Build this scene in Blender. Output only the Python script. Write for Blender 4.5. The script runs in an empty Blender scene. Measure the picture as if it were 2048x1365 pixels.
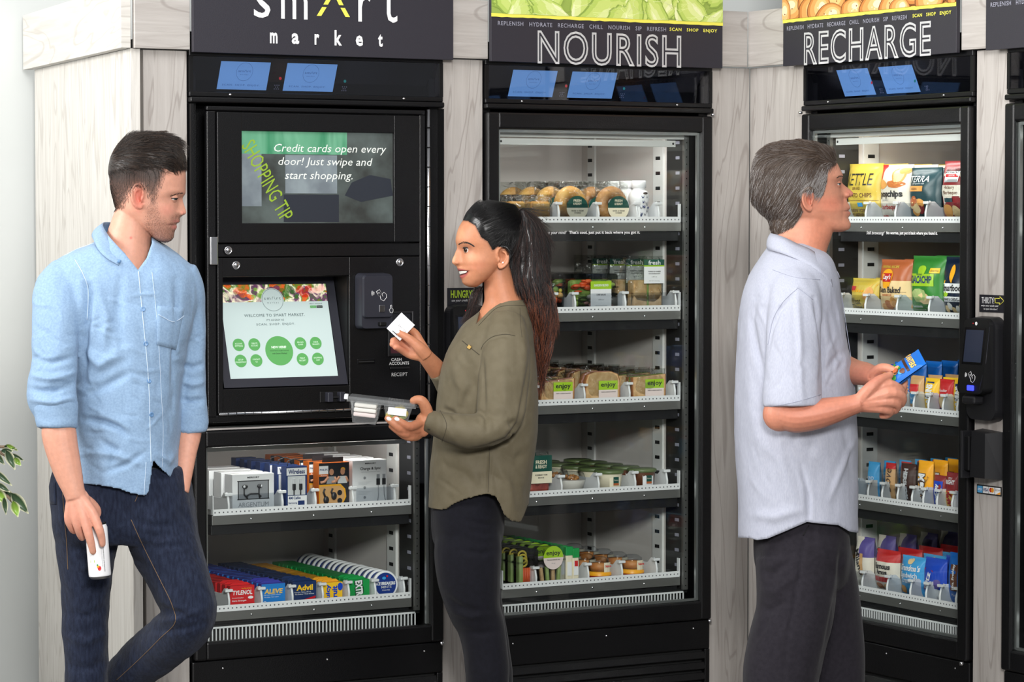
import bpy, bmesh, math, random
import numpy as np
from mathutils import Vector, Matrix, noise as mnoise
random.seed(7); np.random.seed(7)
PI = math.pi
C = bpy.context.scene.collection
SC = bpy.context.scene
R = math.radians

# ------------------------------------------------------------------ camera, light, exposure
cam = bpy.data.cameras.new('camera'); cam.sensor_width = 36; cam.lens = 5769.3 / 2048 * 36
cam.clip_end = 60
camo = bpy.data.objects.new('camera', cam); C.objects.link(camo)
camo.location = (0, 0, 1.5); camo.rotation_euler = (PI / 2 - .0428, 0, 0)
SC.camera = camo
SC.view_settings.view_transform = 'Standard'; SC.view_settings.look = 'None'
SC.view_settings.gamma = 1; SC.view_settings.use_curve_mapping = False
SC.view_settings.exposure = 0.05
world = bpy.data.worlds.new('room_light'); SC.world = world; world.use_nodes = True
world.node_tree.nodes['Background'].inputs[0].default_value = (.96, .98, 1, 1)
world.node_tree.nodes['Background'].inputs[1].default_value = .27

def area(name, loc, target, sx, sy, power, col=(1, 1, 1)):
    l = bpy.data.lights.new(name, 'AREA'); l.shape = 'RECTANGLE'; l.size = sx; l.size_y = sy
    l.energy = power; l.color = col
    o = bpy.data.objects.new(name, l); C.objects.link(o); o.location = loc
    o.rotation_euler = (Vector(target) - Vector(loc)).to_track_quat('-Z', 'Y').to_euler()
    return o
area('window_daylight', (-4.6, 5.2, 2.6), (-.3, 7.6, 1.3), 2.6, 2.2, 360, (1, .99, .97))
area('key_softbox', (.5, 1.2, 2.75), (.3, 7.8, 1.15), 1.0, .9, 285, (1, .985, .965))
area('ceiling_panel', (-.4, 5.6, 3.6), (-.1, 7.4, .9), 3.2, 1.4, 60, (1, 1, 1))

# ------------------------------------------------------------------ mesh builder
class MB:
    def __init__(s): s.v = []; s.f = []; s.m = []; s.sm = []; s.mats = []
    def mi(s, m):
        if m not in s.mats: s.mats.append(m)
        return s.mats.index(m)
    def add(s, vs, fs, m, smooth=False, T=None):
        b = len(s.v); k = s.mi(m)
        if T is not None: vs = [T @ Vector(v) for v in vs]
        s.v.extend([tuple(v) for v in vs])
        for f in fs:
            s.f.append(tuple(b + i for i in f)); s.m.append(k); s.sm.append(smooth)
        return s
    def box(s, x0, x1, y0, y1, z0, z1, m, c=0, T=None):
        if c <= 0:
            v = [(x, y, z) for x in (x0, x1) for y in (y0, y1) for z in (z0, z1)]
            f = [(0, 1, 3, 2), (4, 6, 7, 5), (0, 4, 5, 1), (2, 3, 7, 6), (0, 2, 6, 4), (1, 5, 7, 3)]
            return s.add(v, f, m, False, T)
        bm = bmesh.new(); bmesh.ops.create_cube(bm, size=1)
        for w in bm.verts: w.co = Vector(((x0 + x1) / 2 + w.co.x * (x1 - x0), (y0 + y1) / 2 + w.co.y * (y1 - y0), (z0 + z1) / 2 + w.co.z * (z1 - z0)))
        bmesh.ops.bevel(bm, geom=bm.edges[:], offset=c, segments=2, affect='EDGES', profile=.5)
        bm.verts.index_update()
        s.add([w.co[:] for w in bm.verts], [[w.index for w in f.verts] for f in bm.faces], m, False, T); bm.free()
        return s
    def prism(s, poly, y0, y1, m, T=None):       # polygon in x,z pushed from y0 (front) to y1 (back)
        n = len(poly)
        v = [(x, y0, z) for x, z in poly] + [(x, y1, z) for x, z in poly]
        f = [tuple(range(n)), tuple(range(2 * n - 1, n - 1, -1))] + [(i, i + n, (i + 1) % n + n, (i + 1) % n) for i in range(n)]
        return s.add(v, f, m, False, T)
    def poly(s, pts, m, T=None): return s.add(pts, [tuple(range(len(pts)))], m, False, T)
    def rect(s, x0, x1, z0, z1, y, m, T=None): return s.poly([(x0, y, z0), (x1, y, z0), (x1, y, z1), (x0, y, z1)], m, T)
    def disc(s, x, z, r, y, m, n=20, rz=None, T=None, r0=0):
        rz = rz or r
        a = [2 * PI * i / n for i in range(n)]
        if r0 <= 0: return s.poly([(x + r * math.cos(t), y, z + rz * math.sin(t)) for t in a], m, T)
        v = [(x + r * math.cos(t), y, z + rz * math.sin(t)) for t in a] + [(x + r0 * math.cos(t), y, z + r0 * rz / r * math.sin(t)) for t in a]
        return s.add(v, [(i, (i + 1) % n, (i + 1) % n + n, i + n) for i in range(n)], m, False, T)
    def lathe(s, prof, m, n=24, T=None, smooth=True, cap=True):   # prof: (r, z)
        v = [(r * math.cos(2 * PI * i / n), r * math.sin(2 * PI * i / n), z) for r, z in prof for i in range(n)]
        f = [(j * n + i, j * n + (i + 1) % n, (j + 1) * n + (i + 1) % n, (j + 1) * n + i) for j in range(len(prof) - 1) for i in range(n)]
        s.add(v, f, m, smooth, T)
        if cap:
            for j in (0, len(prof) - 1):
                if prof[j][0] > 1e-5:
                    q = [v[j * n + i] for i in range(n)]
                    s.add(q, [tuple(range(n))[::-1] if j == 0 else tuple(range(n))], m, False, T)
        return s
    def tube(s, pts, r, m, n=8, T=None, cap=True, flat=1.0):
        pts = [Vector(p) for p in pts]; N = len(pts); v = []; up = None
        rr = r if isinstance(r, (list, tuple)) else [r] * N
        for i, p in enumerate(pts):
            d = (pts[min(i + 1, N - 1)] - pts[max(i - 1, 0)])
            d = d.normalized() if d.length > 1e-9 else Vector((0, 0, 1))
            if up is None: up = Vector((0, 0, 1)) if abs(d.z) < .9 else Vector((0, 1, 0))
            a = d.cross(up); a = a.normalized() if a.length > 1e-6 else d.orthogonal().normalized()
            b = a.cross(d).normalized(); up = b
            for k in range(n):
                t = 2 * PI * k / n; v.append(p + (a * math.cos(t) + b * math.sin(t) * flat) * rr[i])
        f = [(j * n + i, j * n + (i + 1) % n, (j + 1) * n + (i + 1) % n, (j + 1) * n + i) for j in range(N - 1) for i in range(n)]
        if cap: f += [tuple(range(n))[::-1], tuple(range((N - 1) * n, N * n))]
        return s.add(v, f, m, True, T)
    def ball(s, c, r, m, nu=14, nv=9, T=None):
        rx, ry, rz = r if isinstance(r, (list, tuple)) else (r, r, r)
        v = []; f = []
        for j in range(nv + 1):
            p = PI * j / nv
            for i in range(nu):
                t = 2 * PI * i / nu
                v.append((c[0] + rx * math.sin(p) * math.cos(t), c[1] + ry * math.sin(p) * math.sin(t), c[2] + rz * math.cos(p)))
        f = [(j * nu + i, (j + 1) * nu + i, (j + 1) * nu + (i + 1) % nu, j * nu + (i + 1) % nu) for j in range(nv) for i in range(nu)]
        return s.add(v, f, m, True, T)
    def text(s, body, x, z, w, h, y, m, bold=0, shear=0, space=1, rot=0, align='c', outline=0, T=None, res=2):
        vs, fs = glyphs(body, bold, shear, space, outline, res)
        if not len(vs): return s
        mn = vs.min(0); mx = vs.max(0); sz = np.maximum(mx - mn, 1e-6)
        kx = w / sz[0] if w else h / sz[1]
        kz = h / sz[1] if h else kx
        p = (vs - (mn + mx) / 2)[:, :2] * (kx, kz)
        if align == 'l': p[:, 0] += sz[0] * kx / 2
        c, n = math.cos(rot), math.sin(rot)
        return s.add([(x + a * c - b * n, y, z + a * n + b * c) for a, b in p], fs, m, False, T)
    def map(s, fn, i0=0):
        for i in range(i0, len(s.v)): s.v[i] = fn(*s.v[i])
        return s
    def mesh(s, name):
        me = bpy.data.meshes.new(name); me.from_pydata(s.v, [], s.f); me.update()
        for m in s.mats: me.materials.append(MAT[m] if isinstance(m, str) else m)
        me.polygons.foreach_set('material_index', s.m); me.polygons.foreach_set('use_smooth', s.sm)
        return me
    def build(s, name, parent=None, loc=None, rot=None, label=None):
        o = bpy.data.objects.new(name, s.mesh(name)); C.objects.link(o)
        if parent is not None: o.parent = parent
        if loc is not None: o.location = loc
        if rot is not None: o.rotation_euler = rot
        if label: o['label'] = label
        return o
_gc = {}
def glyphs(body, bold, shear, space, outline, res):
    key = (body, bold, shear, space, outline, res)
    if key not in _gc:
        cu = bpy.data.curves.new('lettering', 'FONT'); cu.body = body; cu.size = 1; cu.resolution_u = res
        cu.space_character = space; cu.shear = shear; cu.offset = bold
        if outline: cu.fill_mode = 'NONE'; cu.bevel_depth = outline; cu.bevel_resolution = 0
        o = bpy.data.objects.new('lettering', cu); me = o.to_mesh()
        vs = np.array([v.co[:] for v in me.vertices]).reshape(-1, 3); fs = [tuple(p.vertices) for p in me.polygons]
        o.to_mesh_clear(); bpy.data.objects.remove(o); bpy.data.curves.remove(cu)
        _gc[key] = (vs, fs)
    return _gc[key]

def empty(name, loc=(0, 0, 0), rz=0):
    o = bpy.data.objects.new(name, None); C.objects.link(o); o.location = loc; o.rotation_euler = (0, 0, rz)
    o.empty_display_size = .05
    return o
def tag(o, label=None, cat=None, group=None, kind=None):
    if label: o['label'] = label
    if cat: o['category'] = cat
    if group: o['group'] = group
    if kind: o['kind'] = kind
    return o

# the two runs of machines meet at a right angle
BANK = {'L': (Vector((-.8481, 7.6142, 0)), R(29.896)), 'R': (Vector((.831, 8.2669, 0)), R(-60.104))}
def W(b, u, v=0, z=0):
    o, a = BANK[b]
    return o + Vector((u * math.cos(a) - v * math.sin(a), u * math.sin(a) + v * math.cos(a), z))

# ------------------------------------------------------------------ materials
MAT = {}
def lin(c):
    return tuple((x / 255 / 12.92 if x / 255 <= .04045 else ((x / 255 + .055) / 1.055) ** 2.4) for x in c) + (1,)
class NT:
    def __init__(s, name):
        m = bpy.data.materials.new(name); m.use_nodes = True; MAT[name] = m; s.t = m.node_tree; s.m = m
        s.b = s.t.nodes['Principled BSDF']; s.out = s.t.nodes['Material Output']
    def n(s, typ, **kw):
        o = s.t.nodes.new(typ)
        for k, v in kw.items():
            if k.startswith('i_'):
                key = k[2:]; o.inputs[int(key) if key.isdigit() else key].default_value = v
            else: setattr(o, k, v)
        return o
    def l(s, a, b): s.t.links.new(a, b)
def mat(name, col, rough=.5, metal=0, spec=.5, var=None, bump=None, emit=0, coat=0, sheen=0, sss=0, stretch=(1, 1, 1)):
    q = NT(name); b = q.b
    b.inputs['Base Color'].default_value = lin(col); b.inputs['Roughness'].default_value = rough
    b.inputs['Metallic'].default_value = metal; b.inputs['Specular IOR Level'].default_value = spec
    if coat: b.inputs['Coat Weight'].default_value = coat; b.inputs['Coat Roughness'].default_value = .08
    if sheen: b.inputs['Sheen Weight'].default_value = sheen
    if sss: b.inputs['Subsurface Weight'].default_value = sss; b.inputs['Subsurface Radius'].default_value = (.012, .005, .003); b.inputs['Subsurface Scale'].default_value = .6
    if emit: b.inputs['Emission Color'].default_value = lin(col); b.inputs['Emission Strength'].default_value = emit
    if var or bump:
        tc = q.n('ShaderNodeTexCoord'); mp = q.n('ShaderNodeMapping'); mp.inputs['Scale'].default_value = stretch
        q.l(tc.outputs['Object'], mp.inputs[0])
    if var:
        nz = q.n('ShaderNodeTexNoise', i_Scale=var[0], i_Detail=4.); q.l(mp.outputs[0], nz.inputs['Vector'])
        mx = q.n('ShaderNodeMix', data_type='RGBA'); mx.inputs[6].default_value = lin(col); mx.inputs[7].default_value = lin(var[1])
        rp = q.n('ShaderNodeMapRange', i_1=.35, i_2=.65); q.l(nz.outputs[0], rp.inputs[0])
        q.l(rp.outputs[0], mx.inputs[0]); q.l(mx.outputs[2], b.inputs['Base Color'])
        if emit: q.l(mx.outputs[2], b.inputs['Emission Color'])
    if bump:
        nb = q.n('ShaderNodeTexNoise', i_Scale=bump[0], i_Detail=3.); q.l(mp.outputs[0], nb.inputs['Vector'])
        bp = q.n('ShaderNodeBump', i_Strength=bump[1], i_Distance=.01); q.l(nb.outputs[0], bp.inputs['Height']); q.l(bp.outputs[0], b.inputs['Normal'])
    return name
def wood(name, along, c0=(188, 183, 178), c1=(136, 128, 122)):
    q = NT(name); tc = q.n('ShaderNodeTexCoord'); mp = q.n('ShaderNodeMapping')
    mp.inputs['Scale'].default_value = (1.6, 1, 26) if along == 'x' else (26, 26, 1.6)
    q.l(tc.outputs['Object'], mp.inputs[0])
    n1 = q.n('ShaderNodeTexNoise', i_Scale=1.4, i_Detail=6., i_Roughness=.65, i_Distortion=.9); q.l(mp.outputs[0], n1.inputs['Vector'])
    mp2 = q.n('ShaderNodeMapping'); mp2.inputs['Scale'].default_value = (1.1, 1, 9) if along == 'x' else (9, 9, 1.1)
    q.l(tc.outputs['Object'], mp2.inputs[0])
    n2 = q.n('ShaderNodeTexNoise', i_Scale=.8, i_Detail=2., i_Distortion=1.6); q.l(mp2.outputs[0], n2.inputs['Vector'])
    sn = q.n('ShaderNodeMath', operation='MULTIPLY', i_1=44.); q.l(n2.outputs[0], sn.inputs[0])
    si = q.n('ShaderNodeMath', operation='SINE'); q.l(sn.outputs[0], si.inputs[0])
    rr = q.n('ShaderNodeMapRange', i_1=.72, i_2=1.); q.l(si.outputs[0], rr.inputs[0])
    r1 = q.n('ShaderNodeMapRange', i_1=.3, i_2=.72); q.l(n1.outputs[0], r1.inputs[0])
    m1 = q.n('ShaderNodeMix', data_type='RGBA'); m1.inputs[6].default_value = lin(c0); m1.inputs[7].default_value = lin(tuple((a + b) / 2 for a, b in zip(c0, c1)))
    q.l(r1.outputs[0], m1.inputs[0])
    f = q.n('ShaderNodeMath', operation='MULTIPLY', i_1=.5); q.l(rr.outputs[0], f.inputs[0])
    m2 = q.n('ShaderNodeMix', data_type='RGBA'); m2.inputs[7].default_value = lin(c1)
    q.l(f.outputs[0], m2.inputs[0]); q.l(m1.outputs[2], m2.inputs[6]); q.l(m2.outputs[2], q.b.inputs['Base Color'])
    q.b.inputs['Roughness'].default_value = .5; q.b.inputs['Specular IOR Level'].default_value = .3
    bp = q.n('ShaderNodeBump', i_Strength=.12, i_Distance=.01); q.l(n1.outputs[0], bp.inputs['Height']); q.l(bp.outputs[0], q.b.inputs['Normal'])
    return name
def clear(name, tint=(235, 245, 240), gloss=.06, rough=.02, diff=None, bump=None, fres=True, ior=1.45):
    q = NT(name); q.t.nodes.remove(q.b)
    tr = q.n('ShaderNodeBsdfTransparent'); tr.inputs[0].default_value = lin(tint)
    gl = q.n('ShaderNodeBsdfGlossy'); gl.inputs['Roughness'].default_value = rough
    mx = q.n('ShaderNodeMixShader')
    if fres:          # Schlick reflectance, the same from either side of the sheet
        fr = q.n('ShaderNodeLayerWeight', i_0=.5); pw = q.n('ShaderNodeMath', operation='POWER', i_1=5.); q.l(fr.outputs['Facing'], pw.inputs[0])
        f0 = ((ior - 1) / (ior + 1)) ** 2; ma = q.n('ShaderNodeMath', operation='MULTIPLY_ADD', i_1=1 - f0, i_2=f0); q.l(pw.outputs[0], ma.inputs[0]); q.l(ma.outputs[0], mx.inputs[0])
    else: mx.inputs[0].default_value = gloss
    if bump:
        tc = q.n('ShaderNodeTexCoord'); nb = q.n('ShaderNodeTexNoise', i_Scale=bump[0], i_Detail=2., i_Distortion=.6); q.l(tc.outputs['Object'], nb.inputs['Vector'])
        bp = q.n('ShaderNodeBump', i_Strength=bump[1], i_Distance=.02); q.l(nb.outputs[0], bp.inputs['Height']); q.l(bp.outputs[0], gl.inputs['Normal'])
        if fres: q.l(bp.outputs[0], fr.inputs['Normal'])
    q.l(tr.outputs[0], mx.inputs[1]); q.l(gl.outputs[0], mx.inputs[2]); last = mx
    if diff:
        d = q.n('ShaderNodeBsdfDiffuse'); d.inputs[0].default_value = lin(diff[0]); m2 = q.n('ShaderNodeMixShader'); m2.inputs[0].default_value = diff[1]
        q.l(mx.outputs[0], m2.inputs[1]); q.l(d.outputs[0], m2.inputs[2]); last = m2
    q.l(last.outputs[0], q.out.inputs[0])
    return name
wood('wood_upright', 'z'); wood('wood_across', 'x'); wood('wood_lit', 'z', (204, 201, 195), (160, 154, 146)); wood('wood_lit_across', 'x', (204, 201, 195), (160, 154, 146))  # paler copies of the wood: daylight on the end panel put into the colour
mat('black_coat', (6, 6, 8), .36, spec=.4, bump=(420, .12)); mat('black_flat', (7, 7, 9), .5, spec=.35); mat('black_gloss', (10, 10, 13), .12)
mat('black_plastic', (24, 24, 27), .4); mat('dark_plastic', (40, 41, 50), .42); mat('black_void', (8, 9, 10), .7)
mat('sign_board', (38, 36, 45), .55, bump=(300, .05)); mat('print_white', (240, 240, 240), .5); mat('print_grey', (150, 150, 165), .5)
mat('print_yellow', (232, 226, 90), .5); mat('print_lime', (176, 205, 50), .5); mat('print_black', (22, 22, 24), .5)
mat('chrome', (205, 205, 208), .18, 1); mat('steel', (150, 149, 147), .38, .85, stretch=(1, 1, 30), bump=(60, .05)); mat('dark_steel', (66, 66, 66), .4, .6)
mat('aluminium', (186, 188, 188), .3, .9); mat('white_paint', (226, 226, 224), .45); mat('cavity_wall', (214, 208, 204), .5); mat('white_plastic', (225, 226, 228), .35)
mat('wall_paint', (190, 193, 191), .9, var=(2., (186, 189, 187))); mat('floor_vinyl', (120, 116, 112), .4, var=(6., (108, 104, 100))); mat('baseboard_black', (30, 30, 34), .5)
clear('door_glass', (251, 253, 252), ior=1.36); clear('tinted_glass', (226, 228, 236), ior=1.6); clear('clear_plastic', (238, 240, 242), rough=.08)
clear('film', (236, 238, 236), rough=.09, bump=(45, 1.), ior=1.55); clear('green_edge', (150, 205, 190), rough=.1, ior=1.7)
def dotted(name, base, dot, pitch=.0125):
    q = NT(name); tc = q.n('ShaderNodeTexCoord'); sx = q.n('ShaderNodeSeparateXYZ'); q.l(tc.outputs['Object'], sx.inputs[0])
    a = q.n('ShaderNodeMath', operation='PINGPONG', i_1=pitch / 2); q.l(sx.outputs[0], a.inputs[0])
    b = q.n('ShaderNodeMath', operation='SUBTRACT', i_1=pitch / 2); q.l(a.outputs[0], b.inputs[0])
    z = q.n('ShaderNodeVectorMath', operation='LENGTH'); cb = q.n('ShaderNodeCombineXYZ'); q.l(b.outputs[0], cb.inputs[0])
    q.l(sx.outputs[2], cb.inputs[1]); q.l(cb.outputs[0], z.inputs[0])
    lt = q.n('ShaderNodeMath', operation='LESS_THAN', i_1=.0021); q.l(z.outputs['Value'], lt.inputs[0])
    mx = q.n('ShaderNodeMix', data_type='RGBA'); mx.inputs[6].default_value = lin(base); mx.inputs[7].default_value = lin(dot)
    q.l(lt.outputs[0], mx.inputs[0]); q.l(mx.outputs[2], q.b.inputs['Base Color']); q.b.inputs['Roughness'].default_value = .4
dotted('strip_dots', (232, 232, 234), (90, 90, 96))
def produce(name, cols, scale, dist, rough=.5, emit=0, stretch=(1, 1, 1)):
    q = NT(name); tc = q.n('ShaderNodeTexCoord'); mp = q.n('ShaderNodeMapping'); mp.inputs['Scale'].default_value = stretch; q.l(tc.outputs['Object'], mp.inputs[0])
    n1 = q.n('ShaderNodeTexNoise', i_Scale=scale, i_Detail=3., i_Distortion=dist); q.l(mp.outputs[0], n1.inputs['Vector'])
    cr = q.n('ShaderNodeValToRGB'); e = cr.color_ramp.elements
    while len(e) < len(cols): e.new(.5)
    for k, c in enumerate(cols): e[k].position = .25 + .5 * k / (len(cols) - 1); e[k].color = lin(c)
    q.l(n1.outputs[0], cr.inputs[0]); q.l(cr.outputs[0], q.b.inputs['Base Color']); q.b.inputs['Roughness'].default_value = rough
    if emit: q.l(cr.outputs[0], q.b.inputs['Emission Color']); q.b.inputs['Emission Strength'].default_value = emit
# ------------------------------------------------------------------ the room
def slab(name, mb, kind='structure'):
    o = mb.build(name); o['kind'] = kind; return o
slab('floor', MB().box(-6, 6, -1.5, 11.5, -.06, 0, 'floor_vinyl'))
wb = Vector((-1.52, 8.66, 0)); ga = R(14)
def wallbox(x0, x1, y0, y1, z0, z1, m): return MB().box(x0, x1, y0, y1, z0, z1, m)
w = slab('wall_back', wallbox(-3.6, 5.2, 0, .12, 0, 2.9, 'wall_paint')); w.location = wb; w.rotation_euler[2] = ga
b = slab('baseboard_back', MB().box(-3.6, .02, -.016, -.001, 0, .082, 'baseboard_black', .002)); b.location = wb; b.rotation_euler[2] = ga

slab('shade_wall_left', MB().box(-3.46, -3.36, 2.6, 7.95, 0, 1.74, 'wall_paint'))   # unseen wall added to keep window light off the lower back wall
slab('shade_wall_cap', MB().box(-3.5, -3.3, 2.6, 7.95, 1.741, 1.775, 'white_paint', .004))  # top board of the added shading wall, out of view
# ------------------------------------------------------------------ wooden surround
def board(name, bank, u0, u1, v0, v1, z0, z1, m, label, cat):
    o = MB().box(0, u1 - u0, 0, v1 - v0, 0, z1 - z0, m, .0015).build(name, None, W(bank, u0, v0, z0), (0, 0, BANK[bank][1]))
    return tag(o, label, cat, 'wood grain surround boards')
board('wood_pillar', 'L', -.126, -.003, .012, .06, 0, 1.939, 'wood_upright', 'narrow upright wood board directly left of the touchscreen kiosk', 'panel')
board('wood_pillar', 'L', .7625, .8905, .012, .40, 0, 1.939, 'wood_upright', 'wood grain upright between the touchscreen kiosk and the salad fridge', 'panel')
board('wood_pillar', 'L', 1.655, 1.792, .012, .30, 0, 1.939, 'wood_upright', 'wood grain upright right of the salad fridge, in the inside corner', 'panel')
board('wood_pillar', 'R', -.2825, -.004, .012, .30, 0, 1.939, 'wood_upright', 'broad wood grain upright left of the snack fridge, behind the grey-haired man', 'panel')
board('wood_pillar', 'R', .7645, .8965, .012, .40, 0, 1.939, 'wood_upright', 'wood grain upright right of the snack fridge, carrying the card terminal', 'panel')
board('wood_fascia', 'L', -.160, -.004, -.012, .004, 1.941, 2.103, 'wood_across', 'short horizontal wood board left of the black sign over the kiosk', 'panel')
board('wood_fascia', 'L', .7765, .8945, -.012, .001, 1.941, 2.103, 'wood_across', 'horizontal wood board between the kiosk sign and the lettuce sign', 'panel')
board('wood_fascia', 'L', 1.6695, 1.768, -.012, .001, 1.941, 2.103, 'wood_across', 'horizontal wood board right of the lettuce sign, ending in the corner', 'panel')
board('wood_fascia', 'R', -.2585, -.0590, -.012, .001, 1.941, 2.103, 'wood_across', 'horizontal wood board left of the cracker sign, starting in the corner', 'panel')
board('wood_fascia', 'R', .729, .8485, -.012, .001, 1.941, 2.103, 'wood_across', 'horizontal wood board between the cracker sign and the rightmost sign', 'panel')
# end panel closing the run on the left, turned outwards
pa = math.atan2(1.09, -.43); p0 = W('L', -.139, .002)
o = MB().box(0, 1.17, 0, .026, 0, 1.941, 'wood_lit', .001).build('wood_end_panel', None, p0, (0, 0, pa))
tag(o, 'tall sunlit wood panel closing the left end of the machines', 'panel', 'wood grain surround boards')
o = MB().box(-.012, 1.2, 0, .026, 1.941, 2.103, 'wood_lit_across', .001).build('wood_fascia', None, p0 + Vector((math.cos(pa + PI / 2), math.sin(pa + PI / 2), 0)) * .028, (0, 0, pa))
tag(o, 'sunlit horizontal wood board along the top of the left end panel', 'panel', 'wood grain surround boards')

# ------------------------------------------------------------------ signs
for n_, c_ in (('lettuce_print_base', (148, 172, 78)), ('leaf_a', (196, 214, 116)), ('leaf_b', (214, 226, 150)), ('leaf_c', (178, 202, 96)), ('leaf_d', (228, 234, 180)), ('leaf_e', (138, 164, 70)), ('cracker_print_base', (176, 112, 54)), ('crust_a', (214, 150, 84)), ('crust_b', (232, 178, 116)), ('crust_c', (190, 120, 58)), ('crust_d', (244, 214, 174)), ('crust_e', (120, 66, 28))): mat(n_, c_, .5)
def food_picture(art, w):
    mb = MB(); rng = random.Random(5 if art[0] == 'l' else 9); leafy = art[0] == 'l'; k = 0
    def bl(x, z, rx, rz, m, ph, wob, lo=.1327, hi=.5188):
        nonlocal k; k += 1; n = 40
        ca, sa = math.cos(ph), math.sin(ph); jj = .05 * math.sin(17 * ph)
        def at(t):
            a = rx * (1 + wob * math.sin(5 * t + ph) + (.09 * math.sin(13 * t + 3 * ph) if leafy else 0)) * math.cos(t); b = rz * (1 + wob * math.sin(3 * t + 2 * ph) + (.08 * math.sin(11 * t) if leafy else 0)) * math.sin(t)
            return (a * ca - b * sa, a * sa + b * ca) if leafy else (a, b)
        mb.poly([(min(max(x + at(2 * PI * i / n)[0], .0012), w - .0012), -.0009 - .0000035 * k, min(max(z + at(2 * PI * i / n)[1], lo), hi)) for i in range(n)], m); return
        mb.poly([(min(max(x + rx * (1 + wob * math.sin(5 * t + ph)) * math.cos(t), .0012), w - .0012), -.0009 - .0000035 * k, min(max(z + rz * (1 + wob * math.sin(7 * t + 2 * ph)) * math.sin(t), lo), hi)) for t in [2 * PI * i / n for i in range(n)]], m)
    for row in range(9, -1, -1):
        for c in range(11):
            x = (c + rng.uniform(-.4, 1.3)) * w / 10.5; z = .13 + row * .042 + rng.uniform(-.01, .02); rx = rng.uniform(.05, .10) if leafy else rng.uniform(.04, .07); rz = rng.uniform(.022, .042) if leafy else rng.uniform(.028, .05); ph = rng.uniform(0, 6)
            for s_, m in ((1.06, 'leaf_e' if leafy else 'crust_e'), (1, 'leaf_c' if leafy else 'crust_c'), (.86, 'leaf_a' if leafy else 'crust_a'), (.58, 'leaf_b' if leafy else 'crust_b'), (.3, 'leaf_d' if leafy else 'crust_d')): bl(x + (1 - s_) * (.045 * math.cos(ph * 2) if leafy else .018), z + (1 - s_) * (.03 * math.sin(ph * 3) if leafy else .014), rx * s_, rz * s_ ** (1.6 if leafy else 1), m, ph, .16 if leafy else .03)
            if leafy:
                a = rng.uniform(.2, 2.6)
                for q in (-.5, 0, .5): mb.tube([(min(max(x + rx * .7 * t * math.cos(a + q * t), .004), w - .004), -.0009 - .0000035 * k, min(max(z + rz * .8 * t * math.sin(a + q * t), .134), .517)) for t in (-.6, 0, .5, 1)], .0004, 'leaf_d', 3)
            else:
                for q in range(5): bl(x + rng.uniform(-.5, .5) * rx, z + rng.uniform(-.5, .5) * rz, .003, .002, 'crust_e' if q % 2 else 'crust_d', q, .1)
    return mb
def sign(bank, u0, u1, label, art=None, word=None):
    r = empty('sign', W(bank, u0, -.028, 1.934), BANK[bank][1]); w = u1 - u0
    tag(r, label, 'sign', 'signs above the machines')
    MB().box(0, w, 0, .012, 0, .52, 'sign_board', .001).build('board', r)
    if art:
        MB().rect(.001, w - .001, .1325, .519, -.0008, art + '_base').build('picture', r, label='printed food picture')
        food_picture(art, w).build('picture_shapes', r)['kind'] = 'stuff'
        n = 46; mb = MB(); z = [.1245 - .0022 * random.random() for _ in range(n + 1)]; x = [w * i / n for i in range(n + 1)]
        mb.add([(a, -.0016, c) for a, c in zip(x, z)] + [(a, -.0016, .1335) for a in x], [(i, i + 1, i + n + 2, i + n + 1) for i in range(n)], 'print_yellow')
        mb.build('brush_stripe', r)
        mb = MB().text('REPLENISH   HYDRATE   RECHARGE   CHILL   NOURISH   SIP   REFRESH', .02 + .279, .1065, .556, .0118, -.0016, 'print_grey', bold=.01, space=1.15); mb.build('tagline_lettering', r)
        mb = MB().text('SCAN   SHOP   ENJOY', w - .02 - .0825, .1065, .165, .0122, -.0016, 'print_yellow', bold=.02, space=1.15); mb.build('lettering', r)
        x0, x1 = word[1]
        mb = MB().text(word[0], (x0 + x1) / 2, .044, x1 - x0, .0945, -.0018, 'print_white', outline=.024, space=1.12, res=4)
        mb.map(lambda a, b, c: (a, -.0018 + .15 * (b + .0018) if abs(b) > .1 else -.0018, c)); mb.build('outline_lettering', r)
    return r
s1 = sign('L', -.002, .776, 'black sign with white and yellow lettering over the touchscreen kiosk')
mb = MB()
hz = .098
def stroke(pts, wd, m): mb.tube([(x, 0, z) for x, z in pts], wd, m, n=4)
mb.text('s', .1985, hz + .036, .048, .076, -.0015, 'print_white', bold=.0).text('m', .293, hz + .036, .078, .076, -.0015, 'print_white', bold=.0)
mb.text('r', .504, hz + .036, .040, .076, -.0015, 'print_white', bold=.0).text('t', .582, hz + .046, .042, .096, -.0015, 'print_white', bold=.0)
def para(x0, z0, x1, z1, wd, m): mb.poly([(x0 - wd, -.0015, z0), (x0 + wd, -.0015, z0), (x1 + wd, -.0015, z1), (x1 - wd, -.0015, z1)], m)
hb = hz - .003
para(.366, hb + .012, .382, hb + .036, .0068, 'print_yellow'); para(.386, hb + .043, .418, hb + .095, .0068, 'print_yellow')
para(.452, hb + .012, .437, hb + .036, .0068, 'print_yellow'); para(.433, hb + .043, .405, hb + .095, .0068, 'print_yellow')
mb.build('logo_lettering', s1); mb = MB()
for i, ch in enumerate('market'):
    x = .232 + i * .0638; up = {'k': 1.42, 't': 1.2}.get(ch, 1)
    mb.text(ch, x, .0295 + .0145 * up, .022 if ch not in 'rt' else .014,   .029 * up, -.0015, 'print_white', bold=.03)
mb.build('lettering', s1)
sign('L', .895, 1.669, 'black sign with a green lettuce picture reading nourish', 'lettuce_print', ('NOURISH', (.149, .629)))
sign('R', -.0585, .7285, 'black sign with a golden cracker picture reading recharge', 'cracker_print', ('RECHARGE', (.105, .682)))
s4 = sign('R', .849, 1.62, 'rightmost black sign, over the fridge beyond the card terminal')
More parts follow.
